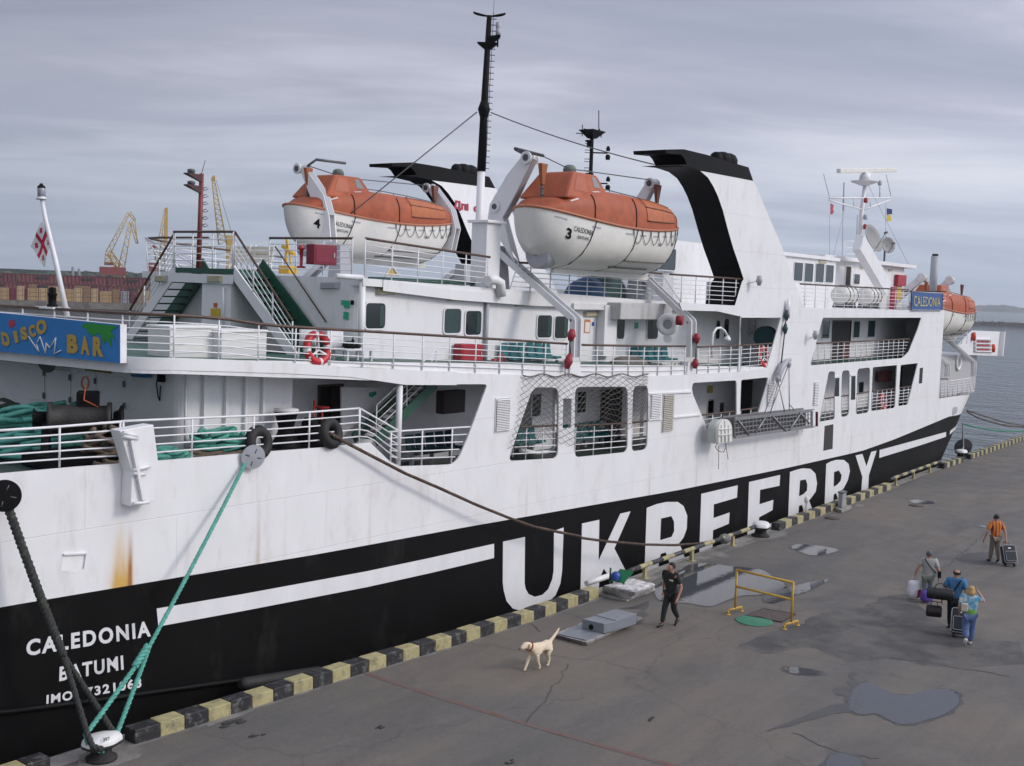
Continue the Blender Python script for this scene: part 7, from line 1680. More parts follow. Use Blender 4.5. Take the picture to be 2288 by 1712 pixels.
# ---- service covers
o=thing('manhole_cover',G('B3',1340,1212),'round green manhole cover in front of the yellow barrier','manhole cover'); c=G('B3',1340,1212); mb=MB(); mb.lathe(c,[(.52,0),(.52,.02),(.48,.026),(.02,.026)],30); mb.build('cover',mat('green_cover_paint',(.03,.18,.10),.6,var=.2,vscale=5),o)
P=[G('B3',*p) for p in ((1290,1180),(1400,1138),(1595,1170),(1510,1220))]; mb=MB(); mb.prism([p+Vector((0,0,.004)) for p in P],(0,0,.022)); gt=thing('drain_cover',sum(P,Vector((0,0,0)))/4,'square rusty chequered cover behind the green manhole cover','drain cover'); mb.build('plate',mat('rusty_chequer_plate',(.085,.062,.055),.8,var=.5,vscale=14,bump=.8,bscale=14),gt)
mb=MB()
for i in range(4): mb.beam(P[i]+Vector((0,0,.018)),P[(i+1)%4]+Vector((0,0,.018)),.05,.03)
mb.build('rim',mat('rusty_rim',(.06,.045,.04),.8,var=.4),gt)
for zm,x,y,l in (('B3',1825,577,'oval rusty cover near the grey service post'),('B1',1490,1440,'small dark cover below the far puddle')):
    c=G(zm,x,y); mb=MB(); mb.lathe(c,[(.33,0),(.33,.018),(.02,.02)],22); o=thing('manhole_cover',c,l,'manhole cover'); mb.build('cover',mat('rusty_rim',(.06,.045,.04),.8),o)
# ---- yellow barrier
o=thing('barrier',(G('B3',1395,1200)),'yellow tubular barrier standing on the quay by the green manhole cover','barrier')
def pole_at(zm,x,yb,yt):
    g=G(zm,x,yb); d=ray(px(zm,x,yt)); t=math.hypot(g.x,g.y)/math.hypot(d[0],d[1]); return g,Vector((d[0]*t,d[1]*t,CAM_H+d[2]*t))
YB=mat('yellow_barrier_paint',(.50,.30,.03),.45,var=.15,vscale=8)
fl_a,fl_b=G('B3',1180,1172),G('B3',1262,1150); fr_a,fr_b=G('B3',1527,1262),G('B3',1608,1238)
lm=(fl_a+fl_b)/2; rm_=(fr_a+fr_b)/2
hT=1.28
for nm,(A_,B2_),mid in (('left',(fl_a,fl_b),lm),('right',(fr_a,fr_b),rm_)):
    mb=MB(); z=Vector((0,0,.13)); mb.tube([A_+z,B2_+z],.035,8); mb.tube([A_,A_+z],.03,8); mb.tube([B2_,B2_+z],.03,8); mb.lathe(A_,[(.07,0),(.07,.02),(.03,.03)],10); mb.lathe(B2_,[(.07,0),(.07,.02),(.03,.03)],10); mb.build('foot',YB,o)
    mb=MB(); mb.tube([mid+z,mid+Vector((0,0,hT))],.035,8); mb.build('post',YB,o)
for h in (hT-.02,.78): mb=MB(); mb.tube([lm+Vector((0,0,h)),rm_+Vector((0,0,h))],.035,8); mb.build('rail',YB,o)
# ---- grey hatch with a stepped steel lid
o=thing('service_hatch',G('B8',1050,850),'grey steel hatch lids on a low concrete slab behind the dog','hatch')
S=[G('B8',605,890,.0),G('B8',930,985,.0),G('B8',1490,735,.0),G('B8',1250,640,.0)]
hs_=.11; mb=MB(); mb.hexa([p for p in S]+[G('B8',605,870,hs_),G('B8',935,955,hs_),G('B8',1490,712,hs_),G('B8',1210,625,hs_)]); mb.build('slab',mat('white_edged_concrete',(.36,.33,.32),.85,var=.2,vscale=6,bump=.6,bscale=25,col2=(.16,.15,.145),c2t=(.45,.6),c2s=5),o,bevel=.015)
HG=mat('blue_grey_steel_lid',(.185,.20,.225),.45,var=.1,vscale=3,col2=(.13,.135,.14),c2t=(.55,.7),c2s=5)
def hq_(pts,z): return [G('B8',x,y,z) for x,y in pts]
b_=hq_([(650,878),(925,938),(1455,712),(1200,640)],hs_+.003); mb=MB(); mb.hexa(b_+[p+Vector((0,0,.025)) for p in b_]); mb.build('base_plate',HG,o,bevel=.004)
t_=hq_([(890,722),(1105,770),(1232,742),(1020,690)],.40); 
def down(P,z): return [Vector((p.x,p.y,z)) for p in P]
mb=MB(); mb.hexa(down(t_,hs_+.03)+t_); lid=mb.build('lid',HG,o,bevel=.01)
t2=hq_([(1020,682),(1225,735),(1428,672),(1225,620)],.42); mb=MB(); mb.hexa(down(t2,hs_+.03)+t2); mb.build('lid',HG,o,bevel=.01)
ch=t_[0].lerp(t_[1],.42)-Vector((0,0,.16)); mb=MB(); nrm=(t_[1]-t_[0]).cross(Vector((0,0,1))).normalized(); mb.lathe(ch+nrm*.012,[(.07,-.02),(.07,.006)],14,nrm); mb.build('lift_hole',BLACK,lid)
# ---- white stone slab, green tray
o=thing('stone_slab',G('B8',1340,500),'rough white painted stone slab between the kerb and the striped pipe','slab')
S0=hq_([(1085,455),(1345,540),(1605,445),(1400,370)],0); S1=hq_([(1085,395),(1410,455),(1605,378),(1370,325)],.34)
mb=MB(); n=10; 
def sq(S,u,v): return (S[0]*(1-u)+S[1]*u)*(1-v)+(S[3]*(1-u)+S[2]*u)*v
rnd=random.Random(8); rows=[]
per=[(i/n,0) for i in range(n)]+[(1,i/n) for i in range(n)]+[(1-i/n,1) for i in range(n)]+[(0,1-i/n) for i in range(n)]
for z in (0,.3,.7,1.0): rows.append([sq(S0,u,v).lerp(sq(S1,u,v),z)+Vector((rnd.uniform(-.025,.025),rnd.uniform(-.025,.025),rnd.uniform(-.02,.02) if z else 0)) for u,v in per])
cS=sum(S1,Vector((0,0,0)))/4; rows.append([r.lerp(cS,.15)+Vector((0,0,.02+rnd.uniform(-.02,.02))) for r in rows[-1]]); rows.append([r.lerp(cS,.5)+Vector((0,0,rnd.uniform(-.02,.02))) for r in rows[3]]); rows.append([cS]*len(per))
mb.grid(rows,closed=True); mb.build('stone',mat('chipped_white_stone',(.60,.58,.57),.9,var=.2,vscale=5,bump=1.0,bscale=14,col2=(.26,.24,.235),c2t=(.48,.6),c2s=3.5,c2amt=.9),o)
S0=hq_([(1035,490),(1330,555),(1400,520),(1100,440)],0); mb=MB(); mb.hexa([p for p in S0]+[p+Vector((0,0,.05)) for p in S0]); tag(mb.build('concrete_pad',CONC,None,loc=S0[0],bevel=.01),'thin concrete pad under the front of the white stone slab','slab')
o=thing('drip_tray',G('B8',1280,330),'green steel tray tilted against the kerb with a blue ball in it','tray')
z0=.45; T=[G('B8',1165,330,.42),G('B8',1300,355,.42),G('B8',1395,250,.75),G('B8',1265,226,.75)]
mb=MB(); mb.hexa([p-Vector((0,0,.05)) for p in T]+T); mb.build('tray',mat('bright_green_paint',(.012,.20,.07),.5,var=.15),o)
for p in (T[0],T[1]): mb=MB(); mb.tube([p,Vector((p.x,p.y,0))],.03,6); mb.build('leg',mat('dark_green_paint',(.01,.06,.03),.5),o)
mb=MB()
mb.tube([T[0]-Vector((0,0,.2)),T[1]-Vector((0,0,.2))],.025,6); mb.tube([T[0],T[0]+Vector((0,0,.35))],.03,6); mb.build('frame',mat('dark_green_paint',(.01,.06,.03),.5),o)
cb=G('B8',1222,300,.55); mb=MB(); mb.ell(cb,(.15,.15,.15),16,10); tag(mb.build('blue_ball',mat('blue_plastic',(.02,.06,.28),.35),None,loc=cb),'blue plastic ball lying in the green tray','ball')
mb=MB(); a=G('B8',930,372,.12);b=G('B8',1170,290,.2); mb.tube([a,b],.09,10); tag(mb.build('white_pipe',WTOP,None,loc=a),'white pipe lying behind the kerb left of the green tray','pipe')
mb=MB(); c=atP('B3',1160,702,(0,yk(34)+.35,0),(0,-1,0)); mb.ell(c,(.28,.22,.18),14,8); tag(mb.build('rope_knot',mat('grey_rope_knot',(.16,.16,.15),.8,var=.4,vscale=9),None,loc=c),'grey knotted lump where the brown rope meets the striped pipe','knot')
# ---- grey service post and white quay lamp
c=G('B1',995,1452); o=thing('service_post',c,'grey box shaped service post on a concrete pad beside the kerb','service post')
mb=MB(); S0=[G('B1',*p) for p in ((915,1462),(990,1490),(1058,1462),(985,1440))]; mb.hexa(S0+[p+Vector((0,0,.14)) for p in S0]); mb.build('pad',CONC,o,bevel=.02)
S1=[G('B1',*p,.14) for p in ((963,1448),(992,1456),(1018,1446),(990,1438))]; mb=MB(); mb.hexa(S1+[p+Vector((0,0,.62)) for p in S1]); bx_=mb.build('housing',mat('weathered_grey_box',(.27,.28,.30),.5,var=.15),o,bevel=.02); cc=sum(S1,Vector((0,0,0)))/4; S2=[cc+(p-cc)*1.18+Vector((0,0,.625)) for p in S1]; mb=MB(); mb.hexa(S2+[p+Vector((0,0,.06)) for p in S2]); mb.build('lid',DGREY,bx_)
c=atP('B1',752,1470,(0,yk(44)+.3,0),(0,-1,0)); o=thing('quay_lamp',c,'small white lamp post behind the kerb in front of the letters','lamp'); mb=MB(); mb.tube([c-Vector((0,0,.4)),c+Vector((0,0,.35))],.03,8); mb.build('stem',GREY,o); mb=MB(); mb.lathe(c+Vector((0,0,.32)),[(.06,0),(.09,.03),(.09,.20),(.05,.27)],14); mb.build('hood',WTOP,o)
# litter
rnd=random.Random(12)
for zm,x,y,s in (('B5',250,632,.28),('B5',353,690,.14),('B5',1490,812,.10),('B5',905,655,.1),('B5',2120,618,.12)):
    c=G(zm,x,y); mb=MB(); 
    for i in range(6): mb.ell(c+Vector((rnd.uniform(-s,s),rnd.uniform(-s,s)*.5,.01)),(s*.5,s*.25,.012),8,4)
    tag(mb.build('debris',mat('dark_debris',(.035,.033,.03),.9,var=.4,vscale=9),None,loc=c,fix=False),kind='stuff')
# ================================================================== PEOPLE
def skin_obj(name,nodes,edges,m,parent,sub=2,root=0,assign=None):
    """one continuous surface grown round connected joints"""
    me=bpy.data.meshes.new(name); loc=Vector(parent['_w']); me.from_pydata([tuple(Vector(n[0])-loc) for n in nodes],edges,[])
    ob=bpy.data.objects.new(name,me); COL.objects.link(ob); sk=ob.modifiers.new('skin','SKIN'); sk.use_smooth_shade=True
    for i,n in enumerate(nodes):
        r=n[1]; v=me.skin_vertices[0].data[i]; v.radius=r if isinstance(r,tuple) else (r,r); v.use_root=(i==root)
    s=ob.modifiers.new('sub','SUBSURF'); s.levels=sub; s.render_levels=sub
    dg=bpy.context.evaluated_depsgraph_get(); m2=bpy.data.meshes.new_from_object(ob.evaluated_get(dg)); bpy.data.objects.remove(ob); bpy.data.meshes.remove(me); m2.name=name
    m2.materials.clear(); 
    for q in (m if isinstance(m,list) else [m]): m2.materials.append(q)
    m2.polygons.foreach_set('use_smooth',[True]*len(m2.polygons))
    if assign:
        for p in m2.polygons: p.material_index=assign(p.center+loc)
    ob=bpy.data.objects.new(name,m2); COL.objects.link(ob); ob.parent=parent; ob['_w']=tuple(loc); return ob
SKIN=mat('tanned_skin',(.38,.19,.125),.55,var=.1,vscale=8); SKIN2=mat('fair_skin',(.46,.26,.19),.55,var=.1,vscale=8)
def person(pos,head_dir,H,label,pose,skin,clothes,hair,build=1.0,face=None):
    """pos: ground point under the pelvis; pose gives joints in body space (right, forward, up) as fractions of the height"""
    o=thing('person',pos,label,'person'); F=Vector((head_dir[0],head_dir[1],0)).normalized(); R_=Vector((F.y,-F.x,0)); P0=Vector((pos[0],pos[1],0))
    def W(v): return P0+(R_*v[0]+F*v[1]+Vector((0,0,v[2])))*H
    B=build; lean=pose.get('lean',0.02)
    J=dict(pel=(0,0,.53),wai=(0,lean*.5,.62),che=(0,lean,.73),nb=(0,lean,.825),nk=(0,lean+.008,.858),hd=(pose.get('hx',0),lean+.018,.908),top=(pose.get('hx',0),lean+.010,.962))
    sw=.105*(1+.25*(B-1))
    for s,k in ((-1,'L'),(1,'R')):
        J['sh'+k]=(s*sw,lean,.805); J['el'+k]=pose['el'+k]; J['wr'+k]=pose['wr'+k]; J['hip'+k]=(s*.05,0,.50); J['kn'+k]=pose['kn'+k]; J['an'+k]=pose['an'+k]; J['to'+k]=pose['to'+k]
    V={k:W(v) for k,v in J.items()}
    h=H
    nodes=[];idx={}
    def add(k,p,r): idx[k]=len(nodes); nodes.append((p,r)); return idx[k]
    add('pel',V['pel'],(.060*h*B,.046*h*B)); add('wai',V['wai'],(.050*h*B,.036*h*B)); add('che',V['che'],(.066*h*(1+.6*(B-1)),.044*h*B)); add('nb',V['nb'],.040*h); add('nk',V['nk'],.036*h); add('hd',V['hd'],(.054*h,.062*h)); add('top',V['top'],(.046*h,.054*h))
    E=[(0,1),(1,2),(2,3),(3,4),(4,5),(5,6)]
    fdir=(R_*pose.get('look',0)+F).normalized(); 
    nose=add('nose',V['hd']+fdir*.072*h-Vector((0,0,.004*h)),.009*h); E.append((5,nose)); chin=add('chin',V['hd']+fdir*.044*h-Vector((0,0,.042*h)),.022*h); E.append((5,chin))
    for s,k in ((-1,'L'),(1,'R')):
        a=add('sh'+k,V['sh'+k],.036*h*(1+.4*(B-1))); b=add('el'+k,V['el'+k],.024*h*B); c=add('wr'+k,V['wr'+k],.0165*h); E += [(2,a),(a,b),(b,c)]
        d=(V['wr'+k]-V['el'+k]).normalized(); pm=add('pm'+k,V['wr'+k]+d*.045*h,(.021*h,.014*h)); E.append((c,pm))
        side=d.cross(F); side=side.normalized() if side.length>.05 else R_
        for q in range(4):
            off=(q-1.5)*.011*h; L_=(.038,.044,.041,.033)[q]*h; b0=V['wr'+k]+d*.062*h+F*off; t1=b0+d*L_*.55+side*(-s)*.006*h; t2=b0+d*L_+side*(-s)*.018*h
            i1=add(f'f{k}{q}',b0,.0055*h); i2=add(f'g{k}{q}',t1,.005*h); i3=add(f'h{k}{q}',t2,.0042*h); E += [(pm,i1),(i1,i2),(i2,i3)]
        th=add('th'+k,V['wr'+k]+d*.035*h+F*.026*h,.0065*h); th2=add('ti'+k,V['wr'+k]+d*.065*h+F*.034*h,.005*h); E += [(pm,th),(th,th2)]
        e=add('hip'+k,V['hip'+k],.056*h*B); f=add('kn'+k,V['kn'+k],.034*h*B); g=add('an'+k,V['an'+k],.021*h); t=add('to'+k,V['to'+k],(.022*h,.013*h)); E += [(0,e),(e,f),(f,g),(g,t)]
        cm=V['kn'+k].lerp(V['an'+k],.35)-F*.012*h; 
    body=skin_obj('body',nodes,E,skin,o,2)
    # clothing shells follow the same joints
    def shell(name,keys,edges,rad,m,assign=None):
        nd=[(V[k] if isinstance(k,str) else k,r) for k,r in zip(keys,rad)]; return skin_obj(name,nd,edges,m,o,3 if assign else 2,0,assign)
    sl=clothes.get('sleeve',.55)
    arm=lambda k:V['sh'+k].lerp(V['el'+k],sl) if sl<=1 else V['el'+k].lerp(V['wr'+k],sl-1)
    hem=V['pel']+Vector((0,0,(clothes.get('hem',-.02)-.035)*h))
    shell('shirt',[hem,'wai','che','nb','shL',arm('L'),'shR',arm('R')],[(0,1),(1,2),(2,3),(2,4),(4,5),(2,6),(6,7)],[(.100*h*B,.084*h*B),(.088*h*B,.072*h*B),(.098*h*(1+.6*(B-1)),.074*h*B),.050*h,.050*h*(1+.4*(B-1)),.040*h*B,.050*h*(1+.4*(B-1)),.040*h*B],clothes['shirt'],clothes.get('assign'))
    tl=clothes.get('leg',1.0); fl_=clothes.get('flare',1.0)
    low=lambda k:V['kn'+k].lerp(V['an'+k],tl)+Vector((0,0,.012*h))
    mid=lambda k:V['kn'+k].lerp(V['an'+k],tl*.5)
    shell('trousers',['pel','hipL','knL',mid('L'),low('L'),'hipR','knR',mid('R'),low('R')],[(0,1),(1,2),(2,3),(3,4),(0,5),(5,6),(6,7),(7,8)],[(.080*h*B,.068*h*B),.066*h*B,.045*h*B*(.5+.5*fl_),.040*h*B*fl_,.034*h*fl_,.063*h*B,.045*h*B*(.5+.5*fl_),.040*h*B*fl_,.034*h*fl_],clothes['trousers'])
    for k in 'LR':
        a=V['an'+k];t=V['to'+k]; d=(t-a).normalized(); mb=MB()
        mb.tube([a-d*.02*h-Vector((0,0,.005*h)),a+d*.015*h-Vector((0,0,.008*h)),a.lerp(t,.6),t+d*.02*h],[.022*h,.030*h,.024*h,.012*h],10); mb.build('shoe',clothes['shoes'],o)
    # hair
    hd=V['hd'].lerp(V['top'],.40); back=-fdir
    if hair:
        m_,kind=hair; mb=MB()
        up=(V['top']-V['hd']).normalized(); sd=fdir.cross(up).normalized(); rows=[]
        for i in range(7):
            f=i/6*(2.1 if kind!='short' else 1.95); rows.append([])
            for j in range(16):
                t=2*math.pi*j/16; ang=f if math.cos(t)<.15 else min(f,.85)
                dirv=(up*math.cos(ang)+(fdir*math.cos(t)+sd*math.sin(t))*math.sin(ang)); k_=.062*h if kind!='bald' else .060*h
                rows[-1].append(hd+Vector((dirv.x*k_*1.0,dirv.y*k_*1.0,dirv.z*k_*1.12))+back*.006*h)
        if kind!='bald': 
            mb.grid(rows,closed=True)
            if kind=='long':
                rr=random.Random(3)
                for q in range(16):
                    a=-1.4+q*.187; st_=hd+(back*math.cos(a)+sd*math.sin(a))*.055*h; mb.tube([st_,st_-Vector((0,0,.05*h))+back*.01*h,st_-Vector((0,0,.10*h+rr.uniform(0,.02)*h))+back*.012*h],[.014*h,.014*h,.005*h],6)
            mb.build('hair',m_,o,fix=False)
        else:
            mb.grid([[p for p in r] for r in rows[4:]],closed=True); mb.build('hair',m_,o,fix=False)
    # eyes and mouth
    sd=fdir.cross(Vector((0,0,1))).normalized()
    mb=MB()
    for s in (-1,1): mb.ell(V['hd']+fdir*.056*h+sd*(s*.020*h)+Vector((0,0,.010*h)),(.006*h,.006*h,.004*h),8,5)
    mb.build('eyes',BLACK,o)
    for s in (-1,1): mb=MB(); mb.ell(V['hd']+sd*(s*.052*h)-fdir*.004*h,(.007*h,.010*h,.016*h),8,6); mb.build('ear',skin,o)
    o['_V']=0
    return o,V,W,F,R_
def walk(a=1,stride=.13,arm=.10,wide=.16,lift=.06):
    """a=+1: right foot forward; the trailing heel is lifted"""
    f,b=('R','L') if a>0 else ('L','R'); sg={'R':1,'L':-1}; p={}
    p['kn'+f]=(sg[f]*.05,stride*.62,.285); p['an'+f]=(sg[f]*.048,stride,.045); p['to'+f]=(sg[f]*.055,stride+.095,.018)
    p['kn'+b]=(sg[b]*.05,-stride*.10,.28); p['an'+b]=(sg[b]*.048,-stride,.045+lift); p['to'+b]=(sg[b]*.055,-stride+.075,.018)
    p['el'+f]=(sg[f]*(wide+.0),-arm*.55,.635); p['wr'+f]=(sg[f]*(wide+.02),-arm*.75,.495); p['el'+b]=(sg[b]*wide,-arm*.05,.63); p['wr'+b]=(sg[b]*(wide+.01),arm*.9,.495)
    return p
def headpt(zm,x,y,H): p=atZ(zm,x,y,H); return Vector((p.x,p.y,0))
BLKC=mat('black_uniform_cloth',(.012,.012,.013),.8,var=.3,vscale=12,bump=.5,bscale=14); SHOEB=mat('black_leather',(.01,.01,.01),.4)
towards=Vector((-.88,-.48,0)); left=Vector((-.6,.8,0)); away=Vector((.88,.48,0)); right=Vector((.6,-.8,0))
# guard
H=1.78; pp=headpt('B8',1785,157,H); gd_=(towards*.75+left*.62).normalized()
ps=walk(1,.135,.09,.18); ps['hx']=.0; ps['look']=.25
o,V,W,F,R_=person(pp,gd_,H,'man in a black short sleeved uniform walking towards the camera past the puddle',ps,SKIN,dict(shirt=BLKC,trousers=BLKC,shoes=SHOEB,sleeve=.75),(mat('dark_hair',(.012,.009,.007),.7),'short'),1.08)
bc=W((-.055,.085,.735)); mb=MB(); mb.cbox(bc+F*.02,(.055,.012,.018),(R_,F,Vector((0,0,1)))); mb.build('badge',mat('pale_badge',(.55,.6,.35),.5),o)
for s in (-1,1): mb=MB(); mb.cbox(W((s*.098,.02,.852)),(.05,.03,.012),(R_,F,Vector((0,0,1)))); mb.build('epaulette',mat('olive_epaulette',(.08,.07,.02),.6),o)
# man in orange with a suitcase
ORS=mat('orange_striped_shirt',(.55,.17,.02),.8,var=.15,vscale=9); ORD=mat('rust_stripe',(.24,.045,.03),.8,var=.3,vscale=10); 
H=1.74; pp=headpt('B7',1235,132,H); hd_=(away*.95+right*.0+left*.25).normalized(); ps=walk(-1,.07,.06,.175,.03); ps['wrL']=(-.22,.03,.50); ps['elL']=(-.19,-.01,.64); ps['wrR']=(.15,-.13,.505); ps['elR']=(.165,-.06,.64)
o,V,W,F,R_=person(pp,hd_,H,'man in an orange striped shirt walking away pulling a dark suitcase',ps,SKIN,dict(shirt=[ORS,ORD],trousers=mat('khaki_trousers',(.19,.155,.125),.85,var=.15,vscale=8),shoes=SHOEB,sleeve=.8,hem=-.0,assign=lambda c,P=pp,R2=Vector((hd_.y,-hd_.x,0)): 1 if (((c-P).dot(R2)+1)/.115)%1<.38 and abs((c-P).dot(R2))<.19 else 0),(mat('black_hair',(.008,.008,.009),.6),'short'),1.06)
hand1=V['wrR']+Vector((0,0,-.1))
def suitcase(base,f,r,handle,label,w=.44,h=.60,d=.24):
    o=thing('suitcase',base,label,'suitcase','dark wheeled suitcases being pulled'); back=-f
    tilt=Vector((handle.x-base.x,handle.y-base.y,handle.z-base.z)).normalized(); up=tilt; n=r.cross(up).normalized()
    if n.dot(f)>0: n=-n
    c=base+up*(h/2+.10)+n*.04
    NV=mat('dark_navy_canvas',(.012,.014,.022),.7,var=.3,vscale=9); PIP=mat('silver_piping',(.30,.32,.33),.5)
    mb=MB(); mb.cbox(c,(w/2,d/2,h/2),(r,n,up)); b=mb.build('case',NV,o,bevel=.05)
    mb=MB(); 
    for off in (d/2-.01,-d/2+.01): mb.tube(fillet([c+r*(i*(w/2+.004))+up*(j*(h/2+.004))+n*off for i,j in ((-1,-1),(1,-1),(1,1),(-1,1))],.08),.014,6,closed=True)
    mb.build('piping',PIP,b); mb=MB(); mb.cbox(c+n*(d/2+.025)-up*h*.14,(w*.42,.03,h*.28),(r,n,up)); pk=mb.build('pocket',NV,b,bevel=.02); mb=MB(); mb.tube(fillet([c+n*(d/2+.05)-up*h*.14+r*(i*w*.42)+up*(j*h*.28) for i,j in ((-1,-1),(1,-1),(1,1),(-1,1))],.05),.010,5,closed=True); mb.build('pocket_piping',PIP,pk)
    mb=MB(); mb.cbox(c+n*(d/2+.008)+up*h*.33,(.05,.006,.02),(r,n,up)); mb.build('tag_plate',WHITE2,b)
    for s in (-1,1): mb=MB(); q=base+r*(s*w*.36)+Vector((0,0,.05)); mb.lathe(q-r*.025,[(.05,0),(.05,.05)],12,r); mb.build('wheel',RUBBER,o)
    mb=MB(); t=c+up*h/2-n*d*.3; hh=handle+Vector((0,0,.0)); 
    for s in (-1,1): mb.tube([t+r*(s*.10),hh+r*(s*.10)],.011,6)
    mb.tube([hh-r*.11,hh+r*.11],.017,6); mb.build('handle',DGREY,o); return o
sb_=hand1-F*.36; sb_=Vector((sb_.x,sb_.y,0)); suitcase(sb_,F,R_,hand1,'dark suitcase with pale piping pulled by the man in orange',.46,.62)
# grey haired woman
GT=mat('light_grey_knit',(.30,.30,.285),.85,var=.12,vscale=10); H=1.56; pp=headpt('B7',540,512,H); hd_=(away*.9+right*.15).normalized(); ps=walk(1,.10,.05,.185,.07); ps['lean']=.05; ps['wrL']=(-.24,.02,.50); ps['elL']=(-.205,0,.63); ps['wrR']=(.20,.05,.48); ps['elR']=(.19,0,.63)
oW,VW,WW,FW,RW2=person(pp,hd_,H,'grey haired woman in a light grey top walking away with plastic bags',ps,SKIN,dict(shirt=GT,trousers=mat('grey_green_trousers',(.15,.17,.145),.85,var=.15,vscale=8),shoes=mat('yellow_sandals',(.5,.33,.05),.6),sleeve=.75,hem=-.10,leg=.55),(mat('grey_hair',(.11,.11,.115),.8,var=.4,vscale=30),'wavy'),1.28)
mb=MB(); mb.tube([WW((-.075,.0,.84)),WW((-.05,-.085,.80)),WW((.05,-.10,.68)),WW((.14,-.02,.58))],.018,6); mb.build('bag_strap',BLACK,oW)
c=WW((.205,.0,.56)); mb=MB(); mb.cbox(c,(.05,.11,.10),(RW2,FW,Vector((0,0,1)))); tag(mb.build('shoulder_bag',BLACK,None,loc=c,bevel=.03),'small black shoulder bag at the hip of the grey haired woman','bag')
def plastic_bag(top,w,d,h,m,label,seed,band=None,yaw=R_):
    rnd=random.Random(seed); o=thing('plastic_bag',top-Vector((0,0,h)),label,'bag','plastic carrier bags'); X=yaw;Yv=Vector((-yaw.y,yaw.x,0)); mb=MB(); rows=[]; n=18
    for i,(z,k) in enumerate(((0,.35),(-.05,.6),(-.12,.9),(-.28,1.0),(-.5,1.05),(-.75,1.05),(-.93,.95),(-1.0,.6))):
        rows.append([top+Vector((0,0,z*h))+X*(w/2*k*math.copysign(abs(math.cos(t))**.7,math.cos(t))*(1+rnd.uniform(-.07,.07)))+Yv*(d/2*k*math.copysign(abs(math.sin(t))**.7,math.sin(t))*(1+rnd.uniform(-.1,.1))) for t in [2*math.pi*j/n for j in range(n)]])
    mb.grid(rows,closed=True); mb.f.append([len(mb.v)-n+j for j in range(n)]); mb.mi.append(0); mb.sm.append(True)
    if band:
        for k,f in enumerate(mb.f):
            c=sum((mb.v[i] for i in f),Vector((0,0,0)))/len(f)
            if band(c-top): mb.mi[k]=1
    mb.build('bag',m,o); mb=MB()
    for s in (-1,1): mb.tube([top+X*(s*.08)-Vector((0,0,.03)),top+X*(s*.05)+Vector((0,0,.10)),top+Vector((0,0,.15))],.010,5)
    mb.build('handles',m[0],o); return o
WB_=mat('white_plastic_bag',(.62,.62,.65),.35,var=.1,vscale=6,bump=.8,bscale=8); CR=mat('crimson_print',(.22,.01,.06),.5); PU=mat('violet_plastic_bag',(.10,.06,.33),.35,var=.2,vscale=6,bump=.8,bscale=8)
hl=VW['wrL']+Vector((0,0,-.16)); plastic_bag(hl,.42,.22,.56,[WB_,CR],'white plastic bag with a crimson corner in the grey haired woman\'s left hand',1,lambda p:p.dot(RW2)>.06 and p.z<-.28)
hr=VW['wrR']+Vector((0,0,-.16))-FW*.28; q=atP('B7',515,905,hr,FW); plastic_bag(q,.34,.26,.38,[PU],'violet plastic bag beside the grey haired woman\'s leg',2)
# man in blue
BL=mat('blue_shirt',(.035,.135,.27),.8,var=.15,vscale=10,bump=.4,bscale=14); H=1.76; pp=headpt('B7',818,690,H); hd_=(away*.95+right*.2).normalized(); ps=walk(-1,.10,.05,.17,.04); ps['wrR']=(.165,-.12,.50); ps['elR']=(.17,-.05,.63); ps['wrL']=(-.185,.0,.49); ps['elL']=(-.175,-.01,.63); ps['hx']=.012; ps['look']=.3
oB,VB,WB2,FB2,RB2=person(pp,hd_,H,'balding man in a blue shirt walking away with luggage',ps,SKIN,dict(shirt=BL,trousers=mat('dark_blue_black_trousers',(.012,.014,.018),.85),shoes=SHOEB,sleeve=.8,hem=-.02),(mat('dark_grey_hair',(.035,.03,.028),.8),'bald'),1.14)
mb=MB(); mb.tube([WB2((.085,.03,.852)),WB2((.06,-.07,.80)),WB2((-.03,-.088,.64)),WB2((-.14,-.07,.56))],.02,6); mb.build('bag_strap',BLACK,oB)
def holdall(c,r,f,L,R2,m,label,hand,tipc=None):
    o=thing('holdall',c-Vector((0,0,R2)),label,'bag','dark travel bags'); mb=MB(); mb.lathe(c-r*L/2,[(R2*.8,0),(R2,.03),(R2*1.02,L*.5),(R2,L-.03),(R2*.8,L)],16,r); b=mb.build('bag',m,o,bevel=.01); mb=MB(); mb.tube([c-r*L*.25+Vector((0,0,R2*.9)),c-r*L*.15+Vector((0,0,R2+.12)),hand,c+r*L*.15+Vector((0,0,R2+.12)),c+r*L*.25+Vector((0,0,R2*.9))],.013,5); mb.build('handles',m,o); mb=MB(); mb.tube([c-r*L*.45+Vector((0,0,R2*1.02)),c+r*L*.45+Vector((0,0,R2*1.02))],.012,5); mb.build('zip',DGREY,b)
    return o
c1=atP('B7',650,955,WB2((-.20,-.10,.4)),FB2); holdall(c1,RB2,FB2,.72,.155,mat('black_nylon_bag',(.009,.009,.010),.6,var=.3,vscale=9),'long black holdall carried at the back of the man in blue',c1+Vector((0,0,.3)))
c2=atP('B7',582,1130,WB2((-.28,-.05,.3)),FB2); holdall(c2,RB2,FB2,.42,.16,mat('black_red_bag',(.02,.010,.010),.6,var=.5,vscale=4),'small black and dark red bag hanging below the long holdall',VB['wrL']+Vector((0,0,-.12)))
h2_=VB['wrR']+Vector((0,0,-.10))-FB2*.03; sb2=h2_-FB2*.40-RB2*.10; sb2=Vector((sb2.x,sb2.y,0)); suitcase(sb2,FB2,RB2,h2_-RB2*.10,'dark suitcase with pale piping pulled by the man in blue',.50,.66,.28)
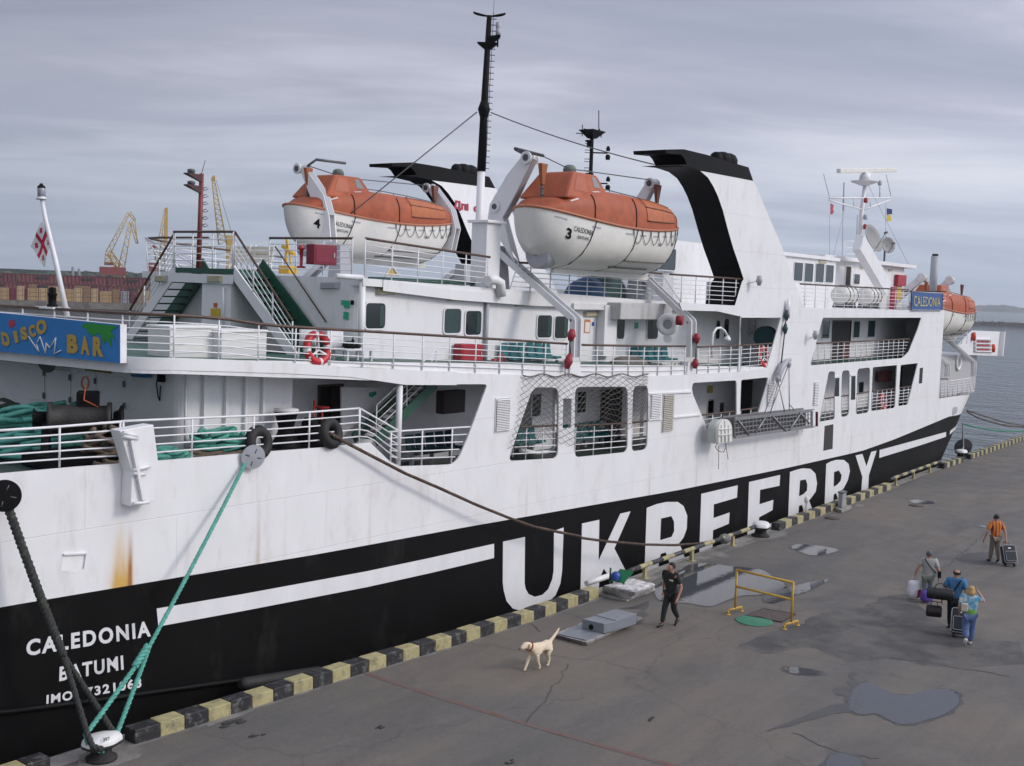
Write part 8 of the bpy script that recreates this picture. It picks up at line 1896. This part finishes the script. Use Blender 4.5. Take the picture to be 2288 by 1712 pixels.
# blonde woman
TOP=mat('tie_dye_top',(.50,.58,.60),.8,var=.1,vscale=7,col2=(.06,.27,.42),c2t=(.44,.54),c2s=5,c2amt=.95); TOPG=mat('tie_dye_green_hem',(.40,.5,.42),.8,var=.2,vscale=7,col2=(.16,.34,.06),c2t=(.42,.52),c2s=5)
H=1.63; pp=headpt('B7',972,870,H); hd_=(away*.92+right*.10).normalized(); ps=walk(1,.10,.05,.17,.09); ps['elR']=(.21,-.015,.76); ps['wrR']=(.12,.02,.89); ps['elL']=(-.165,-.01,.65); ps['wrL']=(-.15,.06,.53); ps['look']=.2
oJ,VJ,WJ,FJ,RJ=person(pp,hd_,H,'blonde woman in a tie dyed top and jeans, one hand raised to her head',ps,SKIN2,dict(shirt=[TOP,TOPG],trousers=mat('pale_blue_jeans',(.085,.135,.27),.85,var=.2,vscale=6,col2=(.15,.21,.37),c2t=(.5,.65),c2s=4),shoes=mat('white_shoes',(.6,.58,.56),.6),sleeve=.85,hem=-.01,flare=1.28,assign=lambda c:1 if c.z<.62*1.63 else 0),(mat('blonde_hair',(.42,.29,.12),.7,var=.3,vscale=25),'long'),1.16)
c=WJ((-.10,-.10,.66)); mb=MB(); mb.cbox(c,(.09,.045,.11),(RJ,FJ,Vector((0,0,1)))); hbg=thing('handbag',c,'cream shoulder bag on the back of the blonde woman','bag'); mb.build('bag',mat('cream_leather',(.5,.46,.38),.6,var=.15),hbg,bevel=.03); mb=MB(); mb.tube([c+Vector((0,0,.1))-RJ*.05,WJ((-.09,-.07,.80)),WJ((-.085,.02,.85)),WJ((-.09,.06,.80))],.012,5); mb.build('strap',mat('cream_leather',(.5,.46,.38),.6),hbg)
mb=MB(); mb.tube([VJ['hd']+FJ*.02+RJ*.085+Vector((0,0,.06)),VJ['top']+Vector((0,0,.035))+RJ*.02,VJ['top']+Vector((0,0,.02))-RJ*.05],.016,6); mb.build('sunglasses',BLACK,oJ)
# ================================================================== DOG
ground=lambda x,y:G('B8',x,y)
fp=ground(362,1238); hp_=ground(568,1165); mid=(fp+hp_)/2; fwd=(fp-hp_); L0=fwd.length; fwd=fwd.normalized(); rt_=Vector((fwd.y,-fwd.x,0))
dog=thing('dog',mid,'cream yellow labrador with a red collar walking on the quay, tail raised','dog')
def D(f,r,z): return mid+fwd*f+rt_*r+Vector((0,0,z))
s=.62
DG=mat('cream_dog_coat',(.66,.55,.40),.8,var=.10,vscale=14,bump=.3,bscale=60,col2=(.52,.38,.24),c2t=(.55,.7),c2s=6,c2amt=.5)
nd=[(D(-.18,0,.50),(.085,.095)),(D(.02,0,.50),(.095,.115)),(D(.20,0,.49),(.105,.135)),(D(.32,0,.56),(.075,.09)),(D(.44,.01,.63),(.062,.075)),(D(.53,.02,.655),(.075,.075)),(D(.62,.03,.625),(.052,.050)),(D(.70,.035,.595),(.034,.032)),
    (D(-.30,0,.53),(.07,.08)),(D(-.37,0,.56),.040),(D(-.49,.0,.64),.034),(D(-.62,0,.73),.026),(D(-.73,.01,.82),.013)]
ed=[(0,1),(1,2),(2,3),(3,4),(4,5),(5,6),(6,7),(0,8),(8,9),(9,10),(10,11),(11,12)]
nd=[(p,tuple(q*1.22 for q in r) if isinstance(r,tuple) else r*1.25) for p,r in nd]
def leg(root,pts,rs):
    i=root
    for p,r in zip(pts,rs): nd.append((p,r*1.28)); ed.append((i,len(nd)-1)); i=len(nd)-1
leg(2,[D(.26,.085,.38),D(.33,.085,.24),D(.42,.08,.10),D(.455,.08,.03),D(.50,.08,.018)],[.052,.034,.026,.024,.022])
leg(2,[D(.22,-.085,.37),D(.19,-.085,.22),D(.12,-.085,.10),D(.10,-.085,.035),D(.145,-.085,.018)],[.052,.034,.026,.024,.022])
leg(8,[D(-.28,-.08,.40),D(-.20,-.085,.30),D(-.26,-.085,.17),D(-.22,-.085,.04),D(-.17,-.085,.018)],[.068,.042,.026,.023,.022])
leg(8,[D(-.32,.08,.40),D(-.30,.085,.29),D(-.44,.085,.17),D(-.46,.085,.04),D(-.41,.085,.018)],[.068,.042,.026,.023,.022])
skin_obj('body',nd,ed,DG,dog,2)
for sgn in (-1,1):
    mb=MB(); mb.ell(D(.50,.02+sgn*.088,.645),(.035,.016,.060),10,6,(fwd,rt_,Vector((0,0,1)))); mb.build('ear',mat('tan_dog_ear',(.45,.29,.15),.8),dog)
    mb=MB(); mb.ell(D(.615,.03+sgn*.040,.668),(.010,.010,.010),8,5); mb.build('eye',BLACK,dog)
mb=MB(); mb.ell(D(.745,.036,.60),(.018,.024,.018),10,6); mb.build('nose',mat('dark_brown_nose',(.03,.015,.012),.5),dog)
cc=D(.405,.005,.60); n=(fwd*.8+Vector((0,0,.45))).normalized(); u=n.cross(rt_).normalized(); mb=MB(); mb.tube([cc+rt_*(.098*math.cos(t))+u*(.110*math.sin(t)) for t in [i*math.pi/12 for i in range(24)]],.014,6,closed=True); mb.build('collar',mat('red_brown_collar',(.30,.05,.02),.6),dog)
# ================================================================== FAR HARBOUR
def far(zm,x,y,R): return atD(zm,x,y,R)
RQ=385.0; ZQ=.3
vd=Vector((ray((150,700))[0],ray((150,700))[1],0)).normalized(); vr=Vector((vd.y,-vd.x,0))   # away from the camera / to the right
cq=vd*RQ
def FQ(x,y,R=RQ,zm='Z1'):
    """point on the upright plane square to the view at distance R on the far quay"""
    return atP(zm,x,y,vd*R,vd)
STONE=mat('old_harbour_stone',(.20,.185,.16),.9,var=.3,vscale=.5,col2=(.07,.065,.06),c2t=(.45,.62),c2s=.35,c2amt=.8,bump=.5,bscale=.6)
a=cq-vr*220; b=cq+vr*160
mb=MB(); mb.hexa([Vector((p.x,p.y,-4)) for p in (a,b,b+vd*300,a+vd*300)]+[Vector((p.x,p.y,ZQ)) for p in (a,b,b+vd*300,a+vd*300)])
tag(mb.build('far_quay',STONE),kind='structure')
# low ledge and rubber pads along its face
mb=MB(); mb.hexa([Vector((p.x,p.y,-3.9)) for p in (a-vd*2,b-vd*2,b-vd*.05,a-vd*.05)]+[Vector((p.x,p.y,-1.6)) for p in (a-vd*2,b-vd*2,b-vd*.05,a-vd*.05)]); tag(mb.build('far_quay_ledge',mat('dark_wet_stone',(.07,.065,.06),.9,var=.4,vscale=.6)),kind='structure')
# ---- containers: corrugated boxes
CRED=[mat('dull_red_container',(.155,.045,.05),.6,var=.12,vscale=.6),mat('brownish_red_container',(.145,.05,.05),.6,var=.12,vscale=.6),mat('dark_red_container',(.125,.038,.045),.6,var=.12,vscale=.6)]
CDK=mat('dark_container_vent',(.035,.03,.032),.7)
CW_=13.2; CH_=2.68; k=0
XC=[-62,-48.5,-35,-21.5,-8,5.5,19]
place={0:'at the left edge',1:'second from the left edge',2:'left of the flagstaff',3:'behind the flagstaff',4:'left of the stern stairs',5:'partly behind the stern stairs',6:'behind the stern stairs'}
def container(c,m,label):
    o=thing('shipping_container',c,label,'container','dull red shipping containers on the far quay')
    mb=MB(); n=44; P=[]
    for i in range(n+1):
        x=lerp(-CW_/2+.15,CW_/2-.15,i/n); d=(0 if (i//2)%2==0 else .12); P.append((x,d))
    f=lambda x,d,z: c+vr*x+vd*(d-1.2)+Vector((0,0,z))
    mb.grid([[f(x,d,.15) for x,d in P],[f(x,d,CH_-.15) for x,d in P]],smooth=False); mb.build('corrugated_side',m,o,fix=False)
    mb=MB(); ax=(vr,vd,Vector((0,0,1)))
    mb.cbox(c+vd*.02+Vector((0,0,CH_/2)),(CW_/2-.06,1.05,CH_/2-.06),ax); mb.build('body',m,o)
    mb=MB()
    for z in (.09,CH_-.09): mb.cbox(c-vd*1.2+Vector((0,0,z)),(CW_/2,.1,.09),ax)
    for x in (-CW_/2+.1,CW_/2-.1): mb.cbox(c-vd*1.2+vr*x+Vector((0,0,CH_/2)),(.1,.1,CH_/2-.19),ax)
    mb.build('frame',CRED[2],o); mb=MB(); mb.cbox(c-vd*1.25+Vector((-.0,0,CH_*.58))+vr*.5,(1.9,.03,.42),ax); mb.build('vent_panel',CDK,o); return o
for r in range(3):
    for i,x in enumerate(XC):
        if r==0 and i not in (1,2,3,4,5): pass
        c=vd*400+vr*(x+(.4 if r==1 else 0)); c.z=ZQ+r*(CH_+.06)
        container(c,CRED[(i*2+r)%3],f'{("bottom","middle","top")[r]} row red shipping container on the far quay, {place[i]}')
mb=MB()
# ---- timber packs and crates in front of the containers
TIM=[mat('fresh_timber',(.36,.25,.13),.85,var=.2,vscale=.8,stretch=(1,1,5)),mat('pale_timber',(.42,.31,.18),.85,var=.2,vscale=.8,stretch=(1,1,5)),mat('brown_timber',(.24,.15,.085),.85,var=.25,vscale=.8,stretch=(1,1,5))]
CRM=mat('crimson_pack_wrap',(.17,.012,.04),.6); GRYP=mat('grey_crate',(.24,.24,.25),.7)
packs=[(0,75,1078,1142,0),(76,135,1080,1146,3),(136,200,1065,1150,1),(202,224,1085,1148,3),(226,316,1082,1152,0),(240,300,1050,1080,2),(320,388,1082,1158,1),(390,430,1066,1158,2),(434,528,1070,1156,1),(530,606,1090,1156,0),(608,678,1082,1158,1),(610,745,1066,1082,2),(682,745,1084,1160,2),(748,808,1086,1160,1),(820,918,1108,1163,0),(922,984,1094,1160,2),(990,1062,1108,1160,4),(1066,1100,1110,1158,3),(1130,1180,1095,1160,2),(1184,1240,1105,1165,1)]
nm={0:'yellowish timber pack',1:'pale timber pack',2:'brown timber pack',3:'crimson wrapped pack',4:'grey crate'}
for i,(x0,x1,y0,y1,t) in enumerate(packs):
    a=FQ(x0+1.5,y1,388);b=FQ(x1-1.5,y1,388); zt=FQ((x0+x1)/2,y0,388).z; zb=max(ZQ,a.z) if y1<1140 and y0<1075 and (y1-y0)<40 else ZQ
    w=(b-a).length; m=(TIM+[CRM,GRYP])[t]; c=(a+b)/2
    pos=['in front of the red containers at the left edge','left half'][0] if i==0 else f'{i+1}th from the left edge'
    o=thing('timber_pack' if t<3 else 'cargo_pack',Vector((c.x,c.y,zb)),f'{nm[t]} on the far quay, number {i+1} from the left edge','cargo pack','timber packs and crates on the far quay')
    h=max(.8,zt-zb); n=max(1,round(h/1.25)); g=.10
    for q in range(n):
        mb=MB(); z0=zb+h*q/n; mb.cbox(Vector((c.x,c.y,z0+h/n/2+g/2))+vd*1.5,(w/2,1.5,h/n/2-g/2),(vr,vd,Vector((0,0,1)))); mb.build('tier',m,o)
    mb=MB()
    for s in (-.3,.3): mb.cbox(Vector((c.x,c.y,zb+h/2))+vr*(s*w)-vd*.02,(.08,.03,h/2-.1),(vr,vd,Vector((0,0,1))))
    mb.build('band',TIM[2] if t<3 else CDK,o)
# ---- cranes
CYM=mat('faded_yellow_crane_paint',(.50,.33,.07),.6,var=.2,vscale=.5); CRD=mat('rust_red_crane_cab',(.20,.045,.04),.6)
def lattice(mb,a,b,w0,w1,n,r):
    a=Vector(a);b=Vector(b);d=(b-a).normalized();s=d.cross(vd).normalized(); 
    C=lambda t,i,j:a.lerp(b,t)+s*(i*lerp(w0,w1,t)/2)+vd*(j*lerp(w0,w1,t)/2)
    for i,j in ((-1,-1),(1,-1),(1,1),(-1,1)): mb.tube([C(0,i,j),C(1,i,j)],r,5)
    for k in range(n):
        t0,t1=k/n,(k+1)/n; e=1 if k%2 else -1
        for j in (-1,1): mb.tube([C(t0,-e,j),C(t1,e,j)],r*.6,4)
        for i in (-1,1): mb.tube([C(t0,i,e),C(t1,i,-e)],r*.6,4)
RC=560
def CQ(x,y): return FQ(x,y,RC)
o=thing('harbour_crane',Vector((CQ(940,975).x,CQ(940,975).y,ZQ)),'large yellow lattice portal crane with a folded jib, left of the stern stairs','crane','yellow harbour cranes behind the containers')
mb=MB(); lattice(mb,CQ(890,790),CQ(1062,460),2.2,1.0,14,.17); lattice(mb,CQ(1000,900),CQ(1075,540),2.6,1.3,12,.17); mb.build('jib',CYM,o,fix=False)
mb=MB(); lattice(mb,CQ(1062,460),CQ(1110,525),1.3,.9,4,.15); lattice(mb,CQ(1075,530),CQ(1128,715),1.2,1.0,7,.15); mb.tube([CQ(1110,525),CQ(1130,715)],.25,5); mb.build('fly_jib',CYM,o,fix=False)
mb=MB(); lattice(mb,CQ(890,785),CQ(1000,920),2.8,2.0,8,.2); lattice(mb,CQ(890,785),CQ(885,885),2.2,2.4,5,.2); lattice(mb,CQ(905,790),CQ(960,900),2,2,5,.18); mb.build('tower',CYM,o,fix=False)
mb=MB(); p=CQ(925,945); mb.cbox(p+Vector((0,0,.2)),(5.6,3,1.8),(vr,vd,Vector((0,0,1)))); mb.cbox(CQ(895,880)+Vector((0,0,0)),(2,1,.7),(vr,vd,Vector((0,0,1)))); mb.build('machine_house',CRD,o)
mb=MB()
for x in (850,930,940,1015): mb.beam(CQ(x,985),Vector((CQ(x,985).x,CQ(x,985).y,ZQ)),1.2,1.2)
mb.beam(CQ(940,900),CQ(1010,970),1.2,1.2); mb.beam(CQ(985,890),CQ(930,975),1.0,1.0); mb.build('portal_leg',CYM,o)
o=thing('harbour_crane',Vector((CQ(1290,975).x,CQ(1290,975).y,ZQ)),'yellow crane seen end on just left of the red stern mast','crane','yellow harbour cranes behind the containers')
mb=MB(); mb.hexa([CQ(1345,820)+vd*q for q in (0,)]+[CQ(1378,700),CQ(1378,700)+vd*2,CQ(1345,820)+vd*2]+[CQ(1358,420),CQ(1380,420),CQ(1380,420)+vd*2,CQ(1358,420)+vd*2]); mb.build('boom',CYM,o)
mb=MB(); lattice(mb,CQ(1285,860),CQ(1360,430),1.6,.8,14,.14); lattice(mb,CQ(1330,900),CQ(1350,640),2.2,1.6,8,.16); mb.build('jib',CYM,o,fix=False)
mb=MB(); mb.cbox(CQ(1262,910),(2.2,2,2.0),(vr,vd,Vector((0,0,1)))); mb.build('machine_house',CRD,o); mb=MB(); mb.cbox(CQ(1262,745),(1.2,1,.8),(vr,vd,Vector((0,0,1)))); mb.build('cab',CRD,o)
mb=MB()
for x in (1225,1295): mb.beam(CQ(x,960),Vector((CQ(x,985).x,CQ(x,985).y,ZQ)),1.4,1.4)
mb.tube([CQ(1262,745),CQ(1285,860)],.4,5); mb.build('portal_leg',CYM,o)
o=thing('harbour_crane',Vector((CQ(1880,975).x,CQ(1880,975).y,ZQ)),'tall yellow lattice jib rising right of the red stern mast','crane','yellow harbour cranes behind the containers')
mb=MB(); lattice(mb,CQ(1830,720),CQ(1750,170),3.6,1.2,26,.15); mb.cbox(CQ(1757,180),(.6,.6,1.3),(vr,vd,Vector((0,0,1)))); mb.build('jib',CYM,o,fix=False)
mb=MB(); mb.cbox(CQ(1885,740),(1.3,1.2,5.2),(vr,vd,Vector((0,0,1)))); mb.beam(CQ(1880,800),Vector((CQ(1880,985).x,CQ(1880,985).y,ZQ)),2.2,2.2); mb.build('tower',CYM,o); mb=MB(); mb.tube([CQ(1775,190),CQ(1905,640)],.12,4); mb.build('stay',CABLE,o)
# ---- far trees along the quay: one continuous distant wood
TREE=mat('far_tree_foliage',(.040,.055,.032),.95,var=.5,vscale=.15)
rnd=random.Random(5); mb=MB(); RT=1150
for i in range(420):
    x=rnd.uniform(-60,1900); y=lerp(982,1010,rnd.random())-18*max(0,math.sin(x*.02))*rnd.random(); p=FQ(x,y,RT+rnd.uniform(-40,80)); s=rnd.uniform(2.0,5.0)
    mb.ell(p,(s*1.3,s*1.3,s*rnd.uniform(.7,1.1)),7,5)
mb.cbox(FQ(900,1015,RT+20),(420,30,7),(vr,vd,Vector((0,0,1))))
o=mb.build('far_wood',TREE,None,loc=FQ(900,980,RT),fix=False)
d=o.modifiers.new('rough','DISPLACE'); tx_=bpy.data.textures.new('rough','CLOUDS'); tx_.noise_scale=2.0; d.texture=tx_; d.strength=2.2
tag(o,'distant dark green line of trees behind the red containers','trees',kind='stuff')
# far chimneys and small shed above the wood
for x,y in ((598,905),(650,920)):
    p=FQ(x,980,RT-60); t=FQ(x,y,RT-60); mb=MB(); mb.tube([Vector((p.x,p.y,0)),t],[1.6,1.1],8); tag(mb.build('far_chimney',mat('pale_grey_far_wall',(.2,.2,.21),.8),None,loc=p),f'thin distant {"taller" if x==598 else "shorter"} chimney above the far trees','chimney')
# ---- opposite shore on the right: breakwater and hazy hills
vd2=Vector((ray((2230,700))[0],ray((2230,700))[1],0)).normalized(); vr2=Vector((vd2.y,-vd2.x,0))
def FR(x,y,R): return atP('Z8',x,y,vd2*R,vd2)
a=FR(1500,1205,800);b=FR(4200,1262,800); mb=MB(); rr=random.Random(9)
rows=[[],[],[],[]]
for i in range(160):
    p=a.lerp(b,i/159); 
    for k,(d,z) in enumerate(((-9,-2.6),(-2,.1+rr.uniform(-.5,.6)),(3,.3+rr.uniform(-.5,.6)),(10,-2.6))): rows[k].append(Vector((p.x,p.y,z))+vd2*d)
mb.grid(rows,smooth=False); tag(mb.build('breakwater',mat('dark_breakwater_rock',(.06,.06,.058),.95,var=.4,vscale=.4),None,fix=False),'low dark rock breakwater across the water beyond the bow','breakwater')
RH=4300; HILL=mat('far_shore_land',(.10,.115,.095),.95,var=.5,vscale=.006,col2=(.30,.29,.27),c2t=(.58,.66),c2s=.03,c2amt=.5)
rows=[[],[],[]]
for i in range(160):
    x=lerp(-1300,2900,i/159); p=FR(x,1112,RH); h=13+6*math.sin(i*.11+.6)+4*math.sin(i*.31)+rr.uniform(-2,2); h=max(8,h)
    for k,(d,z) in enumerate(((0,-3),(60,h*.75),(400,h))): rows[k].append(Vector((p.x,p.y,z))+vd2*d)
mb=MB(); mb.grid(rows); tag(mb.build('far_shore',HILL,None,fix=False),kind='structure')
# ---- the air
def haze():
    m=bpy.data.materials.new('pale_air'); m.use_nodes=True; nt=m.node_tree; nt.nodes.clear(); o=nt.nodes.new('ShaderNodeOutputMaterial'); v=nt.nodes.new('ShaderNodeVolumePrincipled'); v.inputs['Color'].default_value=(.86,.92,1,1); v.inputs['Density'].default_value=HZD; v.inputs['Anisotropy'].default_value=.2; nt.links.new(v.outputs[0],o.inputs['Volume'])
    mb=MB(); mb.box((-1500,-300,-3.4),(6200,6200,62)); h=mb.build('haze',m); tag(h,kind='stuff'); return h
HZD=.00013
import os
if True: haze()
